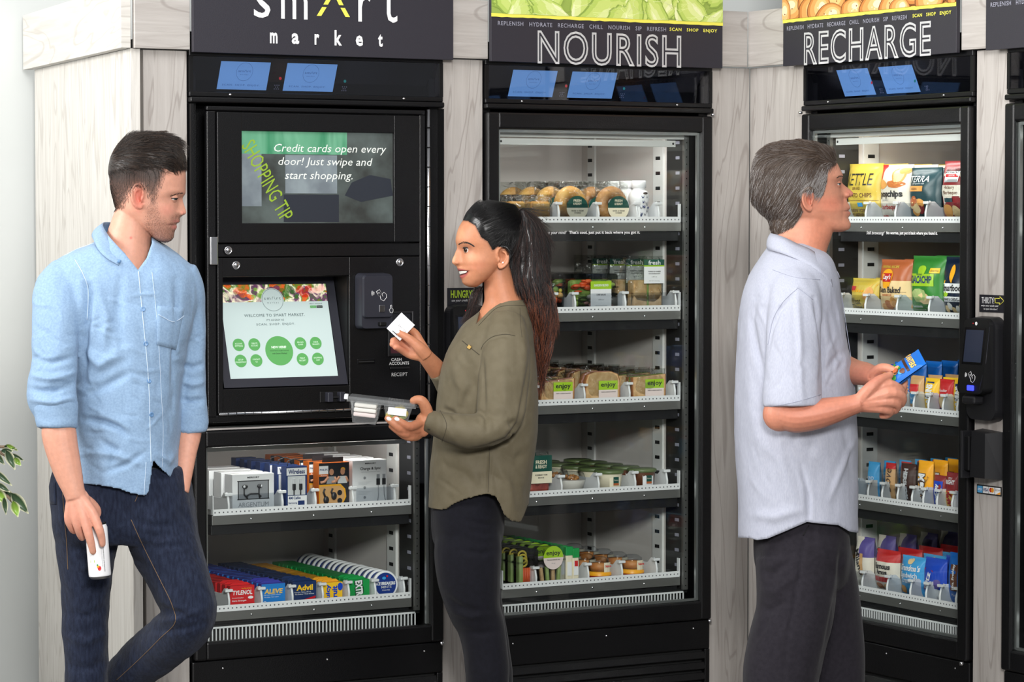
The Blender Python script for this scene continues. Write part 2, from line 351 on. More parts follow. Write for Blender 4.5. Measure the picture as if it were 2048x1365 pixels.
MB().text('REPLENISH   HYDRATE   RECHARGE   CHILL   NOURISH   SIP   REFRESH', .02 + .279, .1165, .556, .0118, -.0016, 'print_grey', bold=.01, space=1.15).build('lettering', s4)

# ------------------------------------------------------------------ shared machine pieces
MAT_EMIT = [mat('screen_blue', (112, 158, 206), .3, emit=.75), mat('ink_blue', (70, 104, 150), .5, emit=.35)]
def header(r, shift=0, text_blue=True):
    mb = MB(); z0, z1 = 1.8195, 1.99
    mb.box(0, .76, .002, .06, z0, 1.8325, 'black_coat', .002).box(0, .76, .002, .06, 1.926, z1, 'black_coat', .002)
    mb.box(0, .0105, .002, .06, 1.8325, 1.926, 'black_coat').box(.7495, .76, .002, .06, 1.8325, 1.926, 'black_coat')
    h = mb.build('header_frame', r)
    mb = MB(); T = lambda x, z, e=0: (x, .052 - .04 * (z - 1.8325) / .0935 - e, z)
    mb.poly([T(.0105, 1.8325), T(.7495, 1.8325), T(.7495, 1.926), T(.0105, 1.926)], 'black_gloss')
    mb.box(.0105, .7495, .055, .06, 1.8325, 1.926, 'black_void'); mb.build('header_panel', r)
    for k, (a, c) in enumerate(((.098 + shift, .243 + shift), (.292 + shift, .442 + shift))):
        mb = MB(); mb.poly([T(a, 1.842, .0006), T(c, 1.842, .0006), T(c, 1.915, .0006), T(a, 1.915, .0006)], 'screen_blue')
        s = mb.build('header_screen', r); mb = MB(); x = (a + c) / 2; i0 = 0
        mb.disc(x, 1.889, .024, 0, 'ink_blue', 28, r0=.0233); mb.text('sm/\\rt', x, 1.891, .037, .006, 0, 'ink_blue'); mb.text('market', x, 1.882, .024, .0035, 0, 'ink_blue', space=1.6)
        mb.text('SCAN. SHOP. ENJOY.', x - .004, 1.8535, .11, .0055, 0, 'ink_blue', space=1.2); mb.map(lambda u, v, z: T(u, z, .0011)); mb.build('lettering', s)
    mb = MB()
    for a in (.272, .475):
        for i in range(3):
            for j in range(3 - (i % 2)): mb.disc(a + shift + (j - 1) * .006 + (i % 2) * .003, 1.851 + (i - 1) * .005, .0016, 0, 'print_grey', 6)
    mb.map(lambda u, v, z: T(u, z, .0013)); mb.build('speaker_holes', r)['kind'] = 'stuff'
    MB().disc(.2685 + shift, 1.873, .0042, .012, 'red_led', 10).build('indicator_light', r, label='red indicator light'); MB().disc(.462 + shift, 1.870, .0042, .012, 'green_led', 10).build('indicator_light', r, label='green indicator light')
    MB().box(.0108, .7492, .004, .006, 1.8328, 1.9257, 'tinted_glass').build('header_glass', r)
    for x in (.118, .638):
        mb = MB().lathe([(0, .0022), (.0024, .0016), (.0036, 0)], 'chrome', 12, T=Matrix.Translation((x, .002, 1.8262)) @ Matrix.Rotation(PI / 2, 4, 'X')); mb.build('screw', r)
    MB().box(-.001, .761, -.006, .06, 1.8035, 1.8185, 'black_coat', .004).build('header_ledge', r)
mat('red_led', (190, 40, 44), .3, emit=.6); mat('green_led', (30, 130, 120), .3, emit=.4)
def lamp(r, x0, x1, z, power):      # fill light added at the cabinet top to brighten the goods inside
    l = bpy.data.lights.new('cavity_fill', 'AREA'); l.shape = 'RECTANGLE'; l.size = x1 - x0; l.size_y = .03; l.energy = power; l.color = (1, .98, .95)
    o = bpy.data.objects.new('cavity_fill', l); C.objects.link(o); o.parent = r; o.location = ((x0 + x1) / 2, .09, z); o.rotation_euler = (R(28), 0, 0)
def body(r, zlo):
    D = .72
    mb = MB().box(0, .03, .03, D, .0, 1.99, 'black_coat').box(.73, .76, .03, D, 0, 1.99, 'black_coat').box(.03, .73, D - .02, D, .0, 1.99, 'black_coat')
    mb.box(.03, .73, .03, D - .02, 1.965, 1.99, 'black_coat').box(.03, .73, .03, D - .02, .0, .02, 'black_coat'); mb.build('cabinet', r)
def cavity(r, z0, z1):
    mb = MB()
    mb.box(.045, .055, .06, .655, z0, z1, 'cavity_wall').box(.705, .715, .06, .655, z0, z1, 'cavity_wall'); mb.box(.055, .705, .645, .655, z0, z1, 'cavity_wall')
    mb.box(.045, .715, .06, .655, z1, z1 + .01, 'cavity_wall').box(.045, .715, .06, .655, z0 - .01, z0, 'black_void'); mb.build('liner', r)
    for s in (0, 1):
        X = lambda a: .055 + a if s == 0 else .705 - a
        mb = MB(); xs = sorted((X(0), X(.004))); mb.box(xs[0], xs[1], .06, .155, z0, z1, 'dark_steel')
        xs = sorted((X(.0), X(.007))); mb.box(xs[0], xs[1], .172, .225, z0, z1, 'white_paint'); mb.box(xs[0], xs[1], .56, .60, z0, z1, 'white_paint')
        n = int((z1 - z0) / .0445)
        for i in range(n):
            z = z0 + .02 + i * .0445
            xs = sorted((X(.0042), X(.0052))); mb.box(xs[0], xs[1], .085, .105, z, z + .009, 'print_grey')
            for y0 in (.186, .572):
                xs = sorted((X(.0072), X(.0078))); mb.box(xs[0], xs[1], y0, y0 + .024, z, z + .010, 'black_void')
        mb.build('slotted_rail', r)
        xs = sorted((X(-.004), X(.012))); mb = MB().box(xs[0], xs[1], .048, .0585, z0, z1, 'steel')
        for i in range(int((z1 - z0) / .021)):
            mb.disc((xs[0] + xs[1]) / 2, z0 + .012 + i * .021, .0022, .0478, 'black_void', 6)
        mb.build('front_post', r)
def shelf(r, z, xs, deep=.5, front=.06):
    # z is the deck; white price strip with dots, grey lip, black rail below; xs are the lane dividers
    mb = MB().box(.085, .69, front + .002, front + deep, z - .012, z - .006, 'dark_steel').box(.085, .69, front, front + .004, z - .034, z - .0085, 'steel', .001)
    mb.box(.085, .69, front + .0045, front + .03, z - .0335, z - .0125, 'dark_steel'); sh = mb.build('shelf', r)
    o = MB().box(.001, .6, -.0015, .0015, -.0085, .0085, 'strip_dots').build('price_strip', sh, (.087, front + .0005, z))
    MB().box(.087, .688, front + .012, front + .035, z - .062, z - .0345, 'black_plastic', .001).build('light_rail', sh)
    for x in (.2, .388, .565):
        MB().lathe([(0, .002), (.002, .0014), (.0034, 0)], 'chrome', 10, T=Matrix.Translation((x, front, z - .022)) @ Matrix.Rotation(PI / 2, 4, 'X')).build('screw', sh)
    for x in (.0865, .686): MB().box(x, x + .0025, front - .001, front + .012, z - .006, z + .046, 'white_plastic').build('end_stop', sh)
    for x in xs: divider(sh, x, z, front)
_div = []
def divider(sh, x, z, front):
    if not _div:
        mb = MB(); pr = [(0, 0)] + [(.006 + .020 * (1 - math.cos(t)), .044 * math.sin(t)) for t in [i * PI / 12 for i in range(1, 7)]]
        h = .05; P = [(.0, -.004), (.5, -.004), (.5, .03), (.05, .034), (.03, h), (.012, h), (.004, .036), (0, .02)]   # y, z outline
        n = len(P); v = [(-.0013, a, c) for a, c in P] + [(.0013, a, c) for a, c in P]
        mb.add(v, [tuple(range(n))[::-1], tuple(range(n, 2 * n))] + [(i, (i + 1) % n, (i + 1) % n + n, i + n) for i in range(n)], 'white_plastic')
        mb.tube([(0, .001, -.004), (0, .0005, .02), (0, .006, .038), (0, .016, .05)], .0035, 'white_plastic', 6)
        mb.box(-.011, .011, -.001, .009, .043, .0505, 'white_plastic', .001)
        _div.append(mb.mesh('lane_divider'))
    o = bpy.data.objects.new('lane_divider', _div[0]); C.objects.link(o); o.parent = sh; o.location = (x, front + .002, z)
def lens(sh_or_r, x0, x1, z, front=.06, h=.034):
    MB().box(x0, x1, front + .0032, front + .0046, z + .008, z + h + .012, 'clear_plastic').build('lane_front', sh_or_r, label='clear plastic lane front')
def vent(r, z0=.352, z1=.4, x0=.062, x1=.70, y=.058):
    mb = MB(); n = 58; L = x1 - x0; p = L / n
    mb.box(x0, x1, y, y + .003, z1 - .005, z1, 'white_plastic').box(x0, x1, y, y + .003, z0, z0 + .008, 'white_plastic')
    for i in range(n + 1): mb.box(x0 + i * p - .0017, x0 + i * p + .0017, y, y + .003, z0 + .007, z1 - .004, 'white_plastic')
    mb.build('air_vent', r)
    MB().box(x0, x1, y + .02, y + .024, z0, z1, 'dark_steel').box(x0, x1, y + .024, y + .3, z1 - .002, z1, 'dark_steel').build('vent_duct', r)
def door_frame(mb, x0, x1, z0, z1, gx0, gx1, gz0, gz1, y0, y1, m='black_coat', c=.006):
    mb.box(x0, gx0, y0, y1, z0, z1, m, c).box(gx1, x1, y0, y1, z0, z1, m, c); mb.box(gx0 - .004, gx1 + .004, y0 + .0005, y1, gz1, z1, m, c).box(gx0 - .004, gx1 + .004, y0 + .0005, y1, z0, gz0, m, c)
def base_grille(r, z1):
    MB().box(.002, .758, .004, .03, z1 - .085, z1, 'black_coat', .004).box(.002, .758, .02, .03, .02, z1 - .085, 'black_void').build('kick_panel', r)
    for i in range(7):
        z = z1 - .092 - i * .031
        T = Matrix.Translation((0, .008, z)) @ Matrix.Rotation(R(-24), 4, 'X')
        MB().box(.02, .74, 0, .006, -.022, 0, 'black_coat', .0015, T=T).build('louver', r)
    for a in (.002, .74): MB().box(a, a + .018, .004, .03, .02, z1 - .085, 'black_coat', .003).build('kick_post', r)
    for x in (.09, .4, .70):
        MB().lathe([(0, .002), (.002, .0014), (.003, 0)], 'chrome', 8, T=Matrix.Translation((x, .004, z1 - .022)) @ Matrix.Rotation(PI / 2, 4, 'X')).build('screw', r)

SHZ = (1.494, 1.2355, .971, .7105, .4515)
def cooler(bank, u0, label, hinge='right', shift=0, lanes=None, note=None):
    r = empty('vending_fridge', W(bank, u0), BANK[bank][1]); tag(r, label, 'vending fridge', 'glass door vending fridges')
    header(r, shift); body(r, .3); cavity(r, .405, 1.745)
    dr_mb = MB(); door_frame(dr_mb, .001, .757, .321, 1.795, .041, .7185, .376, 1.748, -.007, .022); d = dr_mb.build('door', r)
    MB().box(.037, .7225, .0, .006, .372, 1.752, 'door_glass').build('door_pane', d)
    mb = MB()   # aluminium spacer seen round the edge of the double glazing
    for x in ((.0415, .0495), (.710, .718)): mb.box(x[0], x[1], .0065, .016, .378, 1.746, 'aluminium')
    mb.box(.0495, .71, .0065, .016, .377, .384, 'aluminium').box(.0495, .71, .0065, .016, 1.739, 1.747, 'aluminium'); mb.build('glazing_spacer', d)
    MB().tube([(.753 if hinge == 'right' else .006, -.012, z) for z in (1.7955, 1.803)], .006, 'chrome', 10).build('door_hinge', d); MB().tube([(.747, -.012, z) for z in (.312, .321)], .006, 'chrome', 10).build('door_hinge', d)
    mb = MB().box(.06, .70, .05, .075, 1.728, 1.744, 'white_paint', .001).build('top_trim', r)
    mb = MB().box(.075, .672, .062, .066, 1.706, 1.7245, 'white_paint', .001); o = mb.build('light_cover', r)
    for x in (.084, .663): MB().lathe([(0, .0016), (.003, .0012), (.0036, 0)], 'dark_steel', 10, T=Matrix.Translation((x, .062, 1.7155)) @ Matrix.Rotation(PI / 2, 4, 'X')).build('screw', o)
    for k, z in enumerate(SHZ): shelf(r, z, (lanes or [[], [], [], [], []])[k])
    vent(r); base_grille(r, .318); lamp(r, .1, .66, 1.735, .95)
    if note:
        mb = MB().text(note[0], note[2] + note[3] * .13, 1.4565, note[3] * .26, .0125, -.0006, 'print_white', bold=.0, shear=.25)
        mb.text(note[1], note[2] + note[3] * .64, 1.4568, note[3] * .71, .0115, -.0006, 'print_white', bold=.02); mb.build('door_lettering', d)
    return r
DIV2 = [[.275, .408, .54, .615], [.262, .33, .50, .675], [.20, .362, .515, .672], [.285, .41, .535, .645], [.2, .375, .49, .61]]
DIV3 = [[.1, .218, .353, .488], [.1, .218, .362, .505, .64], [.2, .30, .37, .44, .505, .568, .63], [.17, .235, .30, .37, .435, .485, .545, .61], [.12, .21, .325, .43, .50, .56, .63]]
fridge_a = cooler('L', .894, 'glass door fridge of salads and sandwiches, right of the touchscreen kiosk', 'right', 0, DIV2, ('Change your mind?', "That's cool, just put it back where you got it.", .175, .336))
fridge_b = cooler('R', 0, 'glass door fridge of chips and candy, in front of the grey-haired man', 'left', .04, DIV3, ('Still browsing?', 'No worries, just put it back where you found it.', .305, .316))
fridge_c = cooler('R', .899, 'empty looking glass door fridge at the far right, beyond the card terminal', 'right', .04)
for x in (.165, .5): pass

# ------------------------------------------------------------------ touchscreen kiosk
kiosk = empty('touchscreen_kiosk', W('L', 0), BANK['L'][1]); tag(kiosk, 'black vending kiosk with a tilted touchscreen and a glass lower door', 'kiosk')
header(kiosk); body(kiosk, .3); cavity(kiosk, .405, .925)
mb = MB(); mb.box(.001, .009, -.004, .03, .94, 1.80, 'black_coat').box(.7575, .7595, -.004, .03, .94, 1.80, 'black_coat'); mb.box(.009, .7575, .115, .13, .94, 1.80, 'black_coat'); mb.build('upper_cabinet', kiosk)
ud = MB()
X0, X1, Z0, Z1 = .045, .7005, .966, 1.795
ud.box(X0, X1, -.006, .012, 1.7985 - .016, Z1, 'black_coat', .003).box(X0, .0715, -.006, .012, .9665, 1.782, 'black_coat', .003).box(.681, X1, -.006, .012, .9665, 1.782, 'black_coat', .003)
ud.box(.0715, .681, -.006, .012, 1.395, 1.430, 'black_coat', .002).box(X0, X1, -.006, .012, .955, .975, 'black_coat', .003)
door = ud.build('upper_door', kiosk)
mb = MB(); door_frame(mb, .073, .6795, 1.433, 1.779, .1445, .5995, 1.485, 1.7305, -.012, .006, 'black_coat', .002); mb.build('display_bezel', door)
q = mat('tip_screen', (74, 82, 80), .25, emit=.55, var=(9., (46, 48, 46)))
produce('tip_green', [(36, 92, 66), (96, 150, 120), (52, 118, 84), (120, 160, 140)], 8., .6, .3, .42, (1.5, 1, .3)); mat('tip_text', (200, 204, 198), .4, emit=.5); mat('tip_lime', (128, 156, 44), .4, emit=.35); mat('tip_card', (120, 130, 134), .4, emit=.4, var=(14., (96, 104, 110))); mat('tip_dark', (36, 40, 48), .4, emit=.3)
sc = MB().rect(.1445, .5995, 1.485, 1.7305, -.003, 'tip_screen').build('display_screen', kiosk)
mb = MB().rect(.1446, .46, 1.67, 1.7304, -.0034, 'tip_green').rect(.1446, .205, 1.53, 1.67, -.0034, 'tip_card').rect(.275, .43, 1.565, 1.668, -.0034, 'tip_card').rect(.27, .435, 1.488, 1.562, -.0034, 'tip_dark')
mb.add([(.46 + .14 * a, -.0034, 1.56 + b * .07) for a, b in ((-.05, 0), (.3, -.25), (1, .0), (.95, .65), (.5, .8), (.1, .5))], [tuple(range(6))], 'tip_dark'); mb.build('screen_picture', sc)
mb = MB()
mb.text('Credit cards open every', .411, 1.6835, .338, .0275, -.0038, 'tip_text', shear=.22).text('door! Just swipe and', .396, 1.648, .283, .0275, -.0038, 'tip_text', shear=.22).text('start shopping.', .375, 1.6105, .203, .0275, -.0038, 'tip_text', shear=.22)
mb.build('lettering', sc)
mb = MB().text('SHOPPING TIP', .2225, 1.5985, .236, .043, -.0038, 'tip_lime', rot=-R(60), bold=.0); mb.build('lettering', sc)
# lower panel with recess
mb = MB(); door_frame(mb, .073, .6795, .979, 1.393, .0887, .4625, 1.044, 1.3425, -.010, .012, 'black_coat', .002); mb.build('control_panel', door)
mb = MB().box(.0887, .0905, .0, .10, 1.044, 1.3425, 'black_flat').box(.4605, .4625, 0, .10, 1.044, 1.3425, 'black_flat').box(.0887, .4625, 0, .11, 1.3405, 1.3425, 'black_flat'); mb.box(.0887, .4625, .105, .11, 1.044, 1.3425, 'black_void'); mb.build('screen_recess', door)
def TS(x, s, e=0):   # point on the tilted touchscreen: s metres up from its foot
    L = math.hypot(.09, .295); k = s / L
    return (x, -.004 + .09 * k - e * .295 / L, 1.046 + .295 * k + e * .09 / L - e * .0)
mb = MB(); x0, x1 = .092, .459
for (a, c, s0, s1) in ((x0, x1, 0, .024), (x0, x1, .285, .306), (x0, .1135, .024, .285), (.434, x1, .024, .285)):
    mb.poly([TS(a, s0, .004), TS(c, s0, .004), TS(c, s1, .004), TS(a, s1, .004)], 'dark_plastic')
mb.add([TS(x0, 0, .004), TS(x1, 0, .004), TS(x1, 0, -.01), TS(x0, 0, -.01)], [(0, 1, 2, 3)], 'dark_plastic'); bez = mb.build('touchscreen_bezel', kiosk)
mat('ts_white', (176, 192, 190), .3, emit=.42); mat('ts_green', (84, 150, 84), .3, emit=.4); mat('ts_ink', (70, 84, 86), .3, emit=.45); mat('ts_pale', (206, 222, 206), .3, emit=.5); mat('ts_dark', (40, 48, 44), .3, emit=.2)
produce('ts_veg', [(30, 40, 22), (206, 90, 40), (70, 120, 44), (226, 220, 190), (96, 40, 90), (60, 110, 40), (180, 44, 32)], 26., .8, .3, .6)
mb = MB(); mb.poly([TS(.1135, .024, .001), TS(.434, .024, .001), TS(.434, .285, .001), TS(.1135, .285, .001)], 'ts_white'); ts = mb.build('touchscreen', kiosk)
def onTS(mb, e): return mb.map(lambda x, y, z: TS(x, z, e))
mb = MB()
mb.rect(.1136, .4339, .236, .2849, 0, 'ts_veg')
veg = [('v_garlic', (222, 216, 196)), ('v_carrot', (214, 96, 34)), ('v_cucumber', (120, 164, 70)), ('v_onion', (88, 38, 92)), ('v_herb', (54, 106, 38)), ('v_pepper', (190, 44, 28)), ('v_radish', (226, 190, 180))]
for n_, c_ in veg: mat(n_, c_, .4, emit=.6)
for k in range(40):
    x = .118 + .31 * k / 39; n_ = veg[min(6, int(7 * (k + random.random() * 1.5) / 41))][0]; r_ = .006 + .007 * random.random(); zc = .2485 + .026 * random.random()
    mb.disc(min(max(x, .13), .42), zc, min(r_ * 1.1, zc - .2362, .2847 - zc), 0, n_, 9, min(r_ * .9, zc - .2362, .2847 - zc))
onTS(mb, .0014); mb.build('vegetable_picture', ts)
mb = MB().disc(.268, .241, .0335, 0, 'ts_white', 32); onTS(mb, .0018); mb.disc(.268, .241, .0315, 0, 'ts_ink', 32, r0=.0305); mb.text('sm/\\rt', .268, .246, .05, .0085, 0, 'ts_ink', space=1.3).text('market', .268, .2335, .034, .0045, 0, 'ts_ink', space=1.8)
mb.text('WELCOME TO SMART MARKET.', .268, .1985, .18, .0078, 0, 'ts_ink', space=1.1).text("IT'S AS EASY AS", .268, .185, .052, .005, 0, 'ts_ink').text('SCAN. SHOP. ENJOY.', .268, .1725, .115, .0075, 0, 'ts_ink', space=1.2)
mb.text('SELECT LANGUAGE', .396, .229, .038, .0035, 0, 'ts_ink').rect(.3775, .396, .2165, .2235, 0, 'ts_green').rect(.397, .415, .2165, .2235, 0, 'ts_dark').text('English', .3868, .22, .013, .0034, 0, 'ts_white').text('Español', .406, .22, .014, .0036, 0, 'ts_white')
mb.map(lambda x, y, z: TS(x, z, .0022), 32); mb.build('lettering', ts)
for x, q, t in ((.151, .118, 'ACCOUNT|SETTINGS'), (.197, .118, 'CREATE|ACCOUNT'), (.151, .0735, 'SETUP|FINGERPRINT'), (.197, .0735, 'CONTACT|US'), (.334, .118, 'RELOAD|FUNDS'), (.380, .118, 'CHECK|BALANCE'), (.334, .0735, 'PRINT|RECEIPT'), (.380, .0735, 'SHOPPING|CART')):
    mb = MB().disc(x, q, .0175, 0, 'ts_green', 24); onTS(mb, .0014); n_ = len(mb.v); a, c = t.split('|')
    mb.text(a, x, q + .003, .0032 * len(a) * .95, .0042, 0, 'ts_pale').text(c, x, q - .0035, .0032 * len(c) * .9, .0042, 0, 'ts_pale'); mb.map(lambda x_, y_, z_: TS(x_, z_, .002), n_); mb.build('screen_button', ts)
mb = MB().disc(.268, .099, .041, 0, 'ts_green', 36); onTS(mb, .0014); n_ = len(mb.v)
mb.text('NEW HERE?', .268, .109, .044, .0065, 0, 'ts_pale', bold=.03).text('Click here to get started', .268, .099, .055, .004, 0, 'ts_dark').text('with Smart Market!', .268, .0915, .044, .004, 0, 'ts_dark'); mb.map(lambda x_, y_, z_: TS(x_, z_, .002), n_); mb.build('screen_button', ts)
# locks, handle, hinges
for x, z in ((.1035, 1.413), (.1265, 1.373), (.6172, 1.3771)):
    mb = MB(); T = Matrix.Translation((x, -.0095, z)) @ Matrix.Rotation(PI / 2, 4, 'X')
    mb.lathe([(.0118, 0), (.0115, .003), (.0085, .0045), (.0082, .0035), (.0058, .0035), (.0055, .0055), (0, .0058)], 'chrome', 20, T=T); mb.box(x - .0009, x + .0009, -.0158, -.0150, z - .0035, z + .0035, 'black_void'); mb.build('key_lock', door)
mb = MB().box(.0475, .0712, -.020, -.007, 1.3745, 1.4495, 'chrome', .003); mb.build('door_handle', door)
h = MB().tube([(.7065, -.011, .972), (.7065, -.011, 1.797)], .0052, 'chrome', 10).build('door_hinge', kiosk)
mb = MB(); [mb.box(.7005, .7125, -.0168, -.005, .985 + i * .0545, .9862 + i * .0545, 'black_void') for i in range(15)]; mb.build('hinge_joint', h)
h = MB().tube([(.0745, -.0125, .9775), (.6795, -.0125, .9775)], .0042, 'chrome', 10).build('panel_hinge', door)
mb = MB(); [mb.box(.098 + i * .0245, .0990 + i * .0245, -.0172, -.008, .9725, .9825, 'black_void') for i in range(24)]; mb.build('hinge_joint', h)
def line_icon(mb, x, z, s, y, m, k='tap'):
    L = lambda pts, w=.0007: mb.tube([(x + a * s, y, z + b * s) for a, b in pts], w, m, 4)
    if k == 'tap':
        for r_ in (.22, .34, .46): L([(-.35 - r_ * math.cos(t), .12 + r_ * math.sin(t)) for t in [i * .22 - .55 for i in range(6)]])
        L([(-.3, .28), (.02, .5), (.3, .02), (-.02, -.2), (-.3, .28)]); L([(-.12, .12), (.0, .2), (.1, .04)])
        L([(.1, -.15), (.2, -.5), (.5, -.62), (.8, -.3), (.78, .02), (.5, .22), (.3, .02), (.42, -.2)])
    else:
        L([(-.2, -.5), (-.3, -.1), (-.1, .1), (-.1, .6), (.05, .7), (.15, .6), (.15, .1), (.4, 0), (.4, -.4), (.2, -.7), (-.2, -.5)])
# reader, slots and labels on the control panel
rd = empty('card_reader', W('L', .479, -.012, 1.196), BANK['L'][1]); rd.parent = None
tag(rd, 'black card and fingerprint reader on the kiosk, right of the touchscreen', 'card reader')
mb = MB(); P = [(.0, .155, 0), (.1, .155, 0), (.102, .07, .0), (.09, .0, 0), (.012, .0, 0), (-.002, .07, 0)]
def frustum(mb, outer, inner, y0, y1, m):
    n = len(outer); v = [(a, y0, c) for a, c in outer] + [(a, y1, c) for a, c in inner]
    mb.add(v, [tuple(range(n, 2 * n))[::-1], tuple(range(n))] + [(i, i + n, (i + 1) % n + n, (i + 1) % n) for i in range(n)], m)
def rr(x0, x1, z0, z1, r_, n=5, low=None):
    pts = []
    for cx, cz, a0 in ((x1 - r_, z1 - r_, 0), (x0 + r_, z1 - r_, 90), (x0 + r_, z0 + r_, 180), (x1 - r_, z0 + r_, 270)):
        pts += [(cx + r_ * math.cos(R(a0 + 90 * i / n)), cz + r_ * math.sin(R(a0 + 90 * i / n))) for i in range(n + 1)]
    return pts
frustum(mb, rr(.0, .1, .0, .1535, .014), rr(.003, .097, .003, .1505, .012), 0, -.034, 'dark_plastic'); mb.build('reader_body', rd)
mb = MB(); frustum(mb, rr(.0045, .0955, .030, .149, .010), rr(.007, .093, .034, .146, .009), -.034, -.042, 'dark_plastic'); mb.build('reader_face', rd)
mb = MB(); line_icon(mb, .052, .095, .028, -.0425, 'print_white'); line_icon(mb, .088, .055, .016, -.0425, 'print_white', 'finger'); mb.build('reader_icons', rd)
MB().box(.052, .068, -.0445, -.041, .047, .066, 'chrome', .001).build('fingerprint_sensor', rd, label='square silver fingerprint sensor')
MB().box(.052, .072, -.048, -.03, .010, .020, 'black_flat', .002).build('scanner_window', rd)
mb = MB().box(.486, .541, -.0115, -.008, 1.100, 1.1145, 'black_gloss', .002).box(.490, .537, -.0125, -.0112, 1.1055, 1.109, 'black_void'); mb.build('card_slot', door)
mat('acceptor_red', (84, 24, 34), .25, coat=.3)
mb = MB(); door_frame(mb, .579, .6595, 1.119, 1.243, .5865, .652, 1.128, 1.236, -.016, -.009, 'black_plastic', .002); mb.box(.5865, .652, -.0105, -.0095, 1.17, 1.236, 'black_gloss').box(.5865, .652, -.0105, -.0095, 1.128, 1.17, 'acceptor_red'); mb.build('bill_acceptor', door)
mb = MB().text('CASH', .606, 1.1105, .032, .0085, -.0107, 'print_white', bold=.02).text('ACCOUNTS', .6145, 1.1, .062, .0085, -.0107, 'print_white', bold=.02); mb.build('panel_lettering', door); MB().text('RECEIPT', .616, 1.0695, .049, .0098, -.0107, 'print_white', bold=.0).build('panel_lettering', door)
MB().box(.586, .648, -.0135, -.009, 1.0835, 1.090, 'black_plastic', .002).build('receipt_slot', door)
mb = MB().box(.372, .452, -.0115, -.009, .9985, 1.029, 'black_flat', .002).box(.388, .404, -.030, -.010, 1.001, 1.027, 'dark_plastic', .002).box(.424, .440, -.030, -.010, 1.001, 1.027, 'dark_plastic', .002).box(.40, .43, -.022, -.010, 1.011, 1.016, 'black_plastic'); mb.build('coin_mechanism', door)
# lower door with goods behind glass
mb = MB(); door_frame(mb, .006, .757, .321, .934, .042, .716, .370, .889, -.007, .02); d = mb.build('lower_door', kiosk)
MB().box(.038, .720, .0, .006, .366, .893, 'door_glass').build('door_pane', d)
MB().box(.7075, .7155, .0065, .016, .372, .887, 'aluminium').build('glazing_spacer', d)
MB().tube([(.747, -.012, z) for z in (.312, .321)], .006, 'chrome', 10).build('door_hinge', d)
o = MB().box(.075, .672, .062, .066, .872, .8835, 'steel', .001).build('light_cover', kiosk)
DIV1 = [[.135, .295, .395, .51, .64], [.135, .232, .324, .416, .496, .578, .668]]
for k, z in enumerate((.708, .448)): shelf(kiosk, z, DIV1[k])
vent(kiosk); base_grille(kiosk, .318); lamp(kiosk, .1, .66, .915, .7)

# ------------------------------------------------------------------ stickers and terminals on the uprights
mat('sticker_black', (26, 25, 32), .45)
st = empty('sticker', W('L', .777, .0105, 1.246), BANK['L'][1]); tag(st, 'small black sticker reading hungry on the upright left of the salad fridge', 'sticker')
MB().box(0, .098, -.0006, .0012, 0, .0585, 'sticker_black').build('backing', st)
MB().text('HUNGRY?', .0465, .041, .072, .022, -.0012, 'print_lime', bold=.02).text('use your credit card', .0475, .0225, .068, .0085, -.0012, 'print_white', shear=.2).text('to start shopping!', .0505, .0105, .06, .0085, -.0012, 'print_white', shear=.2).build('lettering', st)
st = empty('sticker', W('R', .784, .0105, 1.252), BANK['R'][1]); tag(st, 'small black sticker with a yellow arrow on the right upright', 'sticker')
MB().box(0, .104, -.0006, .0012, 0, .0455, 'sticker_black').build('backing', st)
mb = MB().text('THIRSTY?', .036, .031, .052, .0165, -.0012, 'print_white').text('swipe your credit card', .043, .0165, .07, .0065, -.0012, 'print_white', shear=.2).text('to open the door!', .047, .008, .056, .0065, -.0012, 'print_white', shear=.2); mb.build('lettering', st)
mb = MB(); P = [(.066, .025), (.084, .025), (.084, .02), (.101, .031), (.084, .042), (.084, .037), (.066, .037), (.066, .025)]
mb.tube([(a, -.0012, c) for a, c in P], .0011, 'print_yellow', 4); mb.build('arrow', st)
st = empty('sticker', W('R', .779, .0105, .772), BANK['R'][1]); tag(st, 'strip of four payment card logos low on the right upright', 'sticker')
for n_, c_ in (('pay_blue', (86, 164, 214)), ('pay_red', (206, 50, 40)), ('pay_orange', (240, 160, 40)), ('pay_navy', (34, 44, 110))): mat(n_, c_, .4)
MB().box(0, .1, -.0006, .0012, 0, .024, 'print_black').build('backing', st)
mb = MB().rect(.003, .0245, .003, .021, -.0011, 'pay_blue').rect(.026, .0485, .003, .021, -.0011, 'print_white').rect(.05, .0735, .003, .021, -.0011, 'print_white').rect(.075, .0975, .003, .021, -.0011, 'print_white')
mb.text('AMEX', .0137, .012, .018, .006, -.0016, 'print_white').text('VISA', .0372, .012, .019, .0085, -.0016, 'pay_navy', bold=.03, shear=.2).disc(.0585, .013, .006, -.0016, 'pay_red', 16).disc(.0655, .013, .006, -.0018, 'pay_orange', 16).text('DISCOVER', .0862, .0145, .02, .004, -.0016, 'print_black').poly([(.08, -.0015, .0035), (.0972, -.0015, .0035), (.0972, -.0015, .011)], 'pay_orange'); mb.build('card_logos', st)
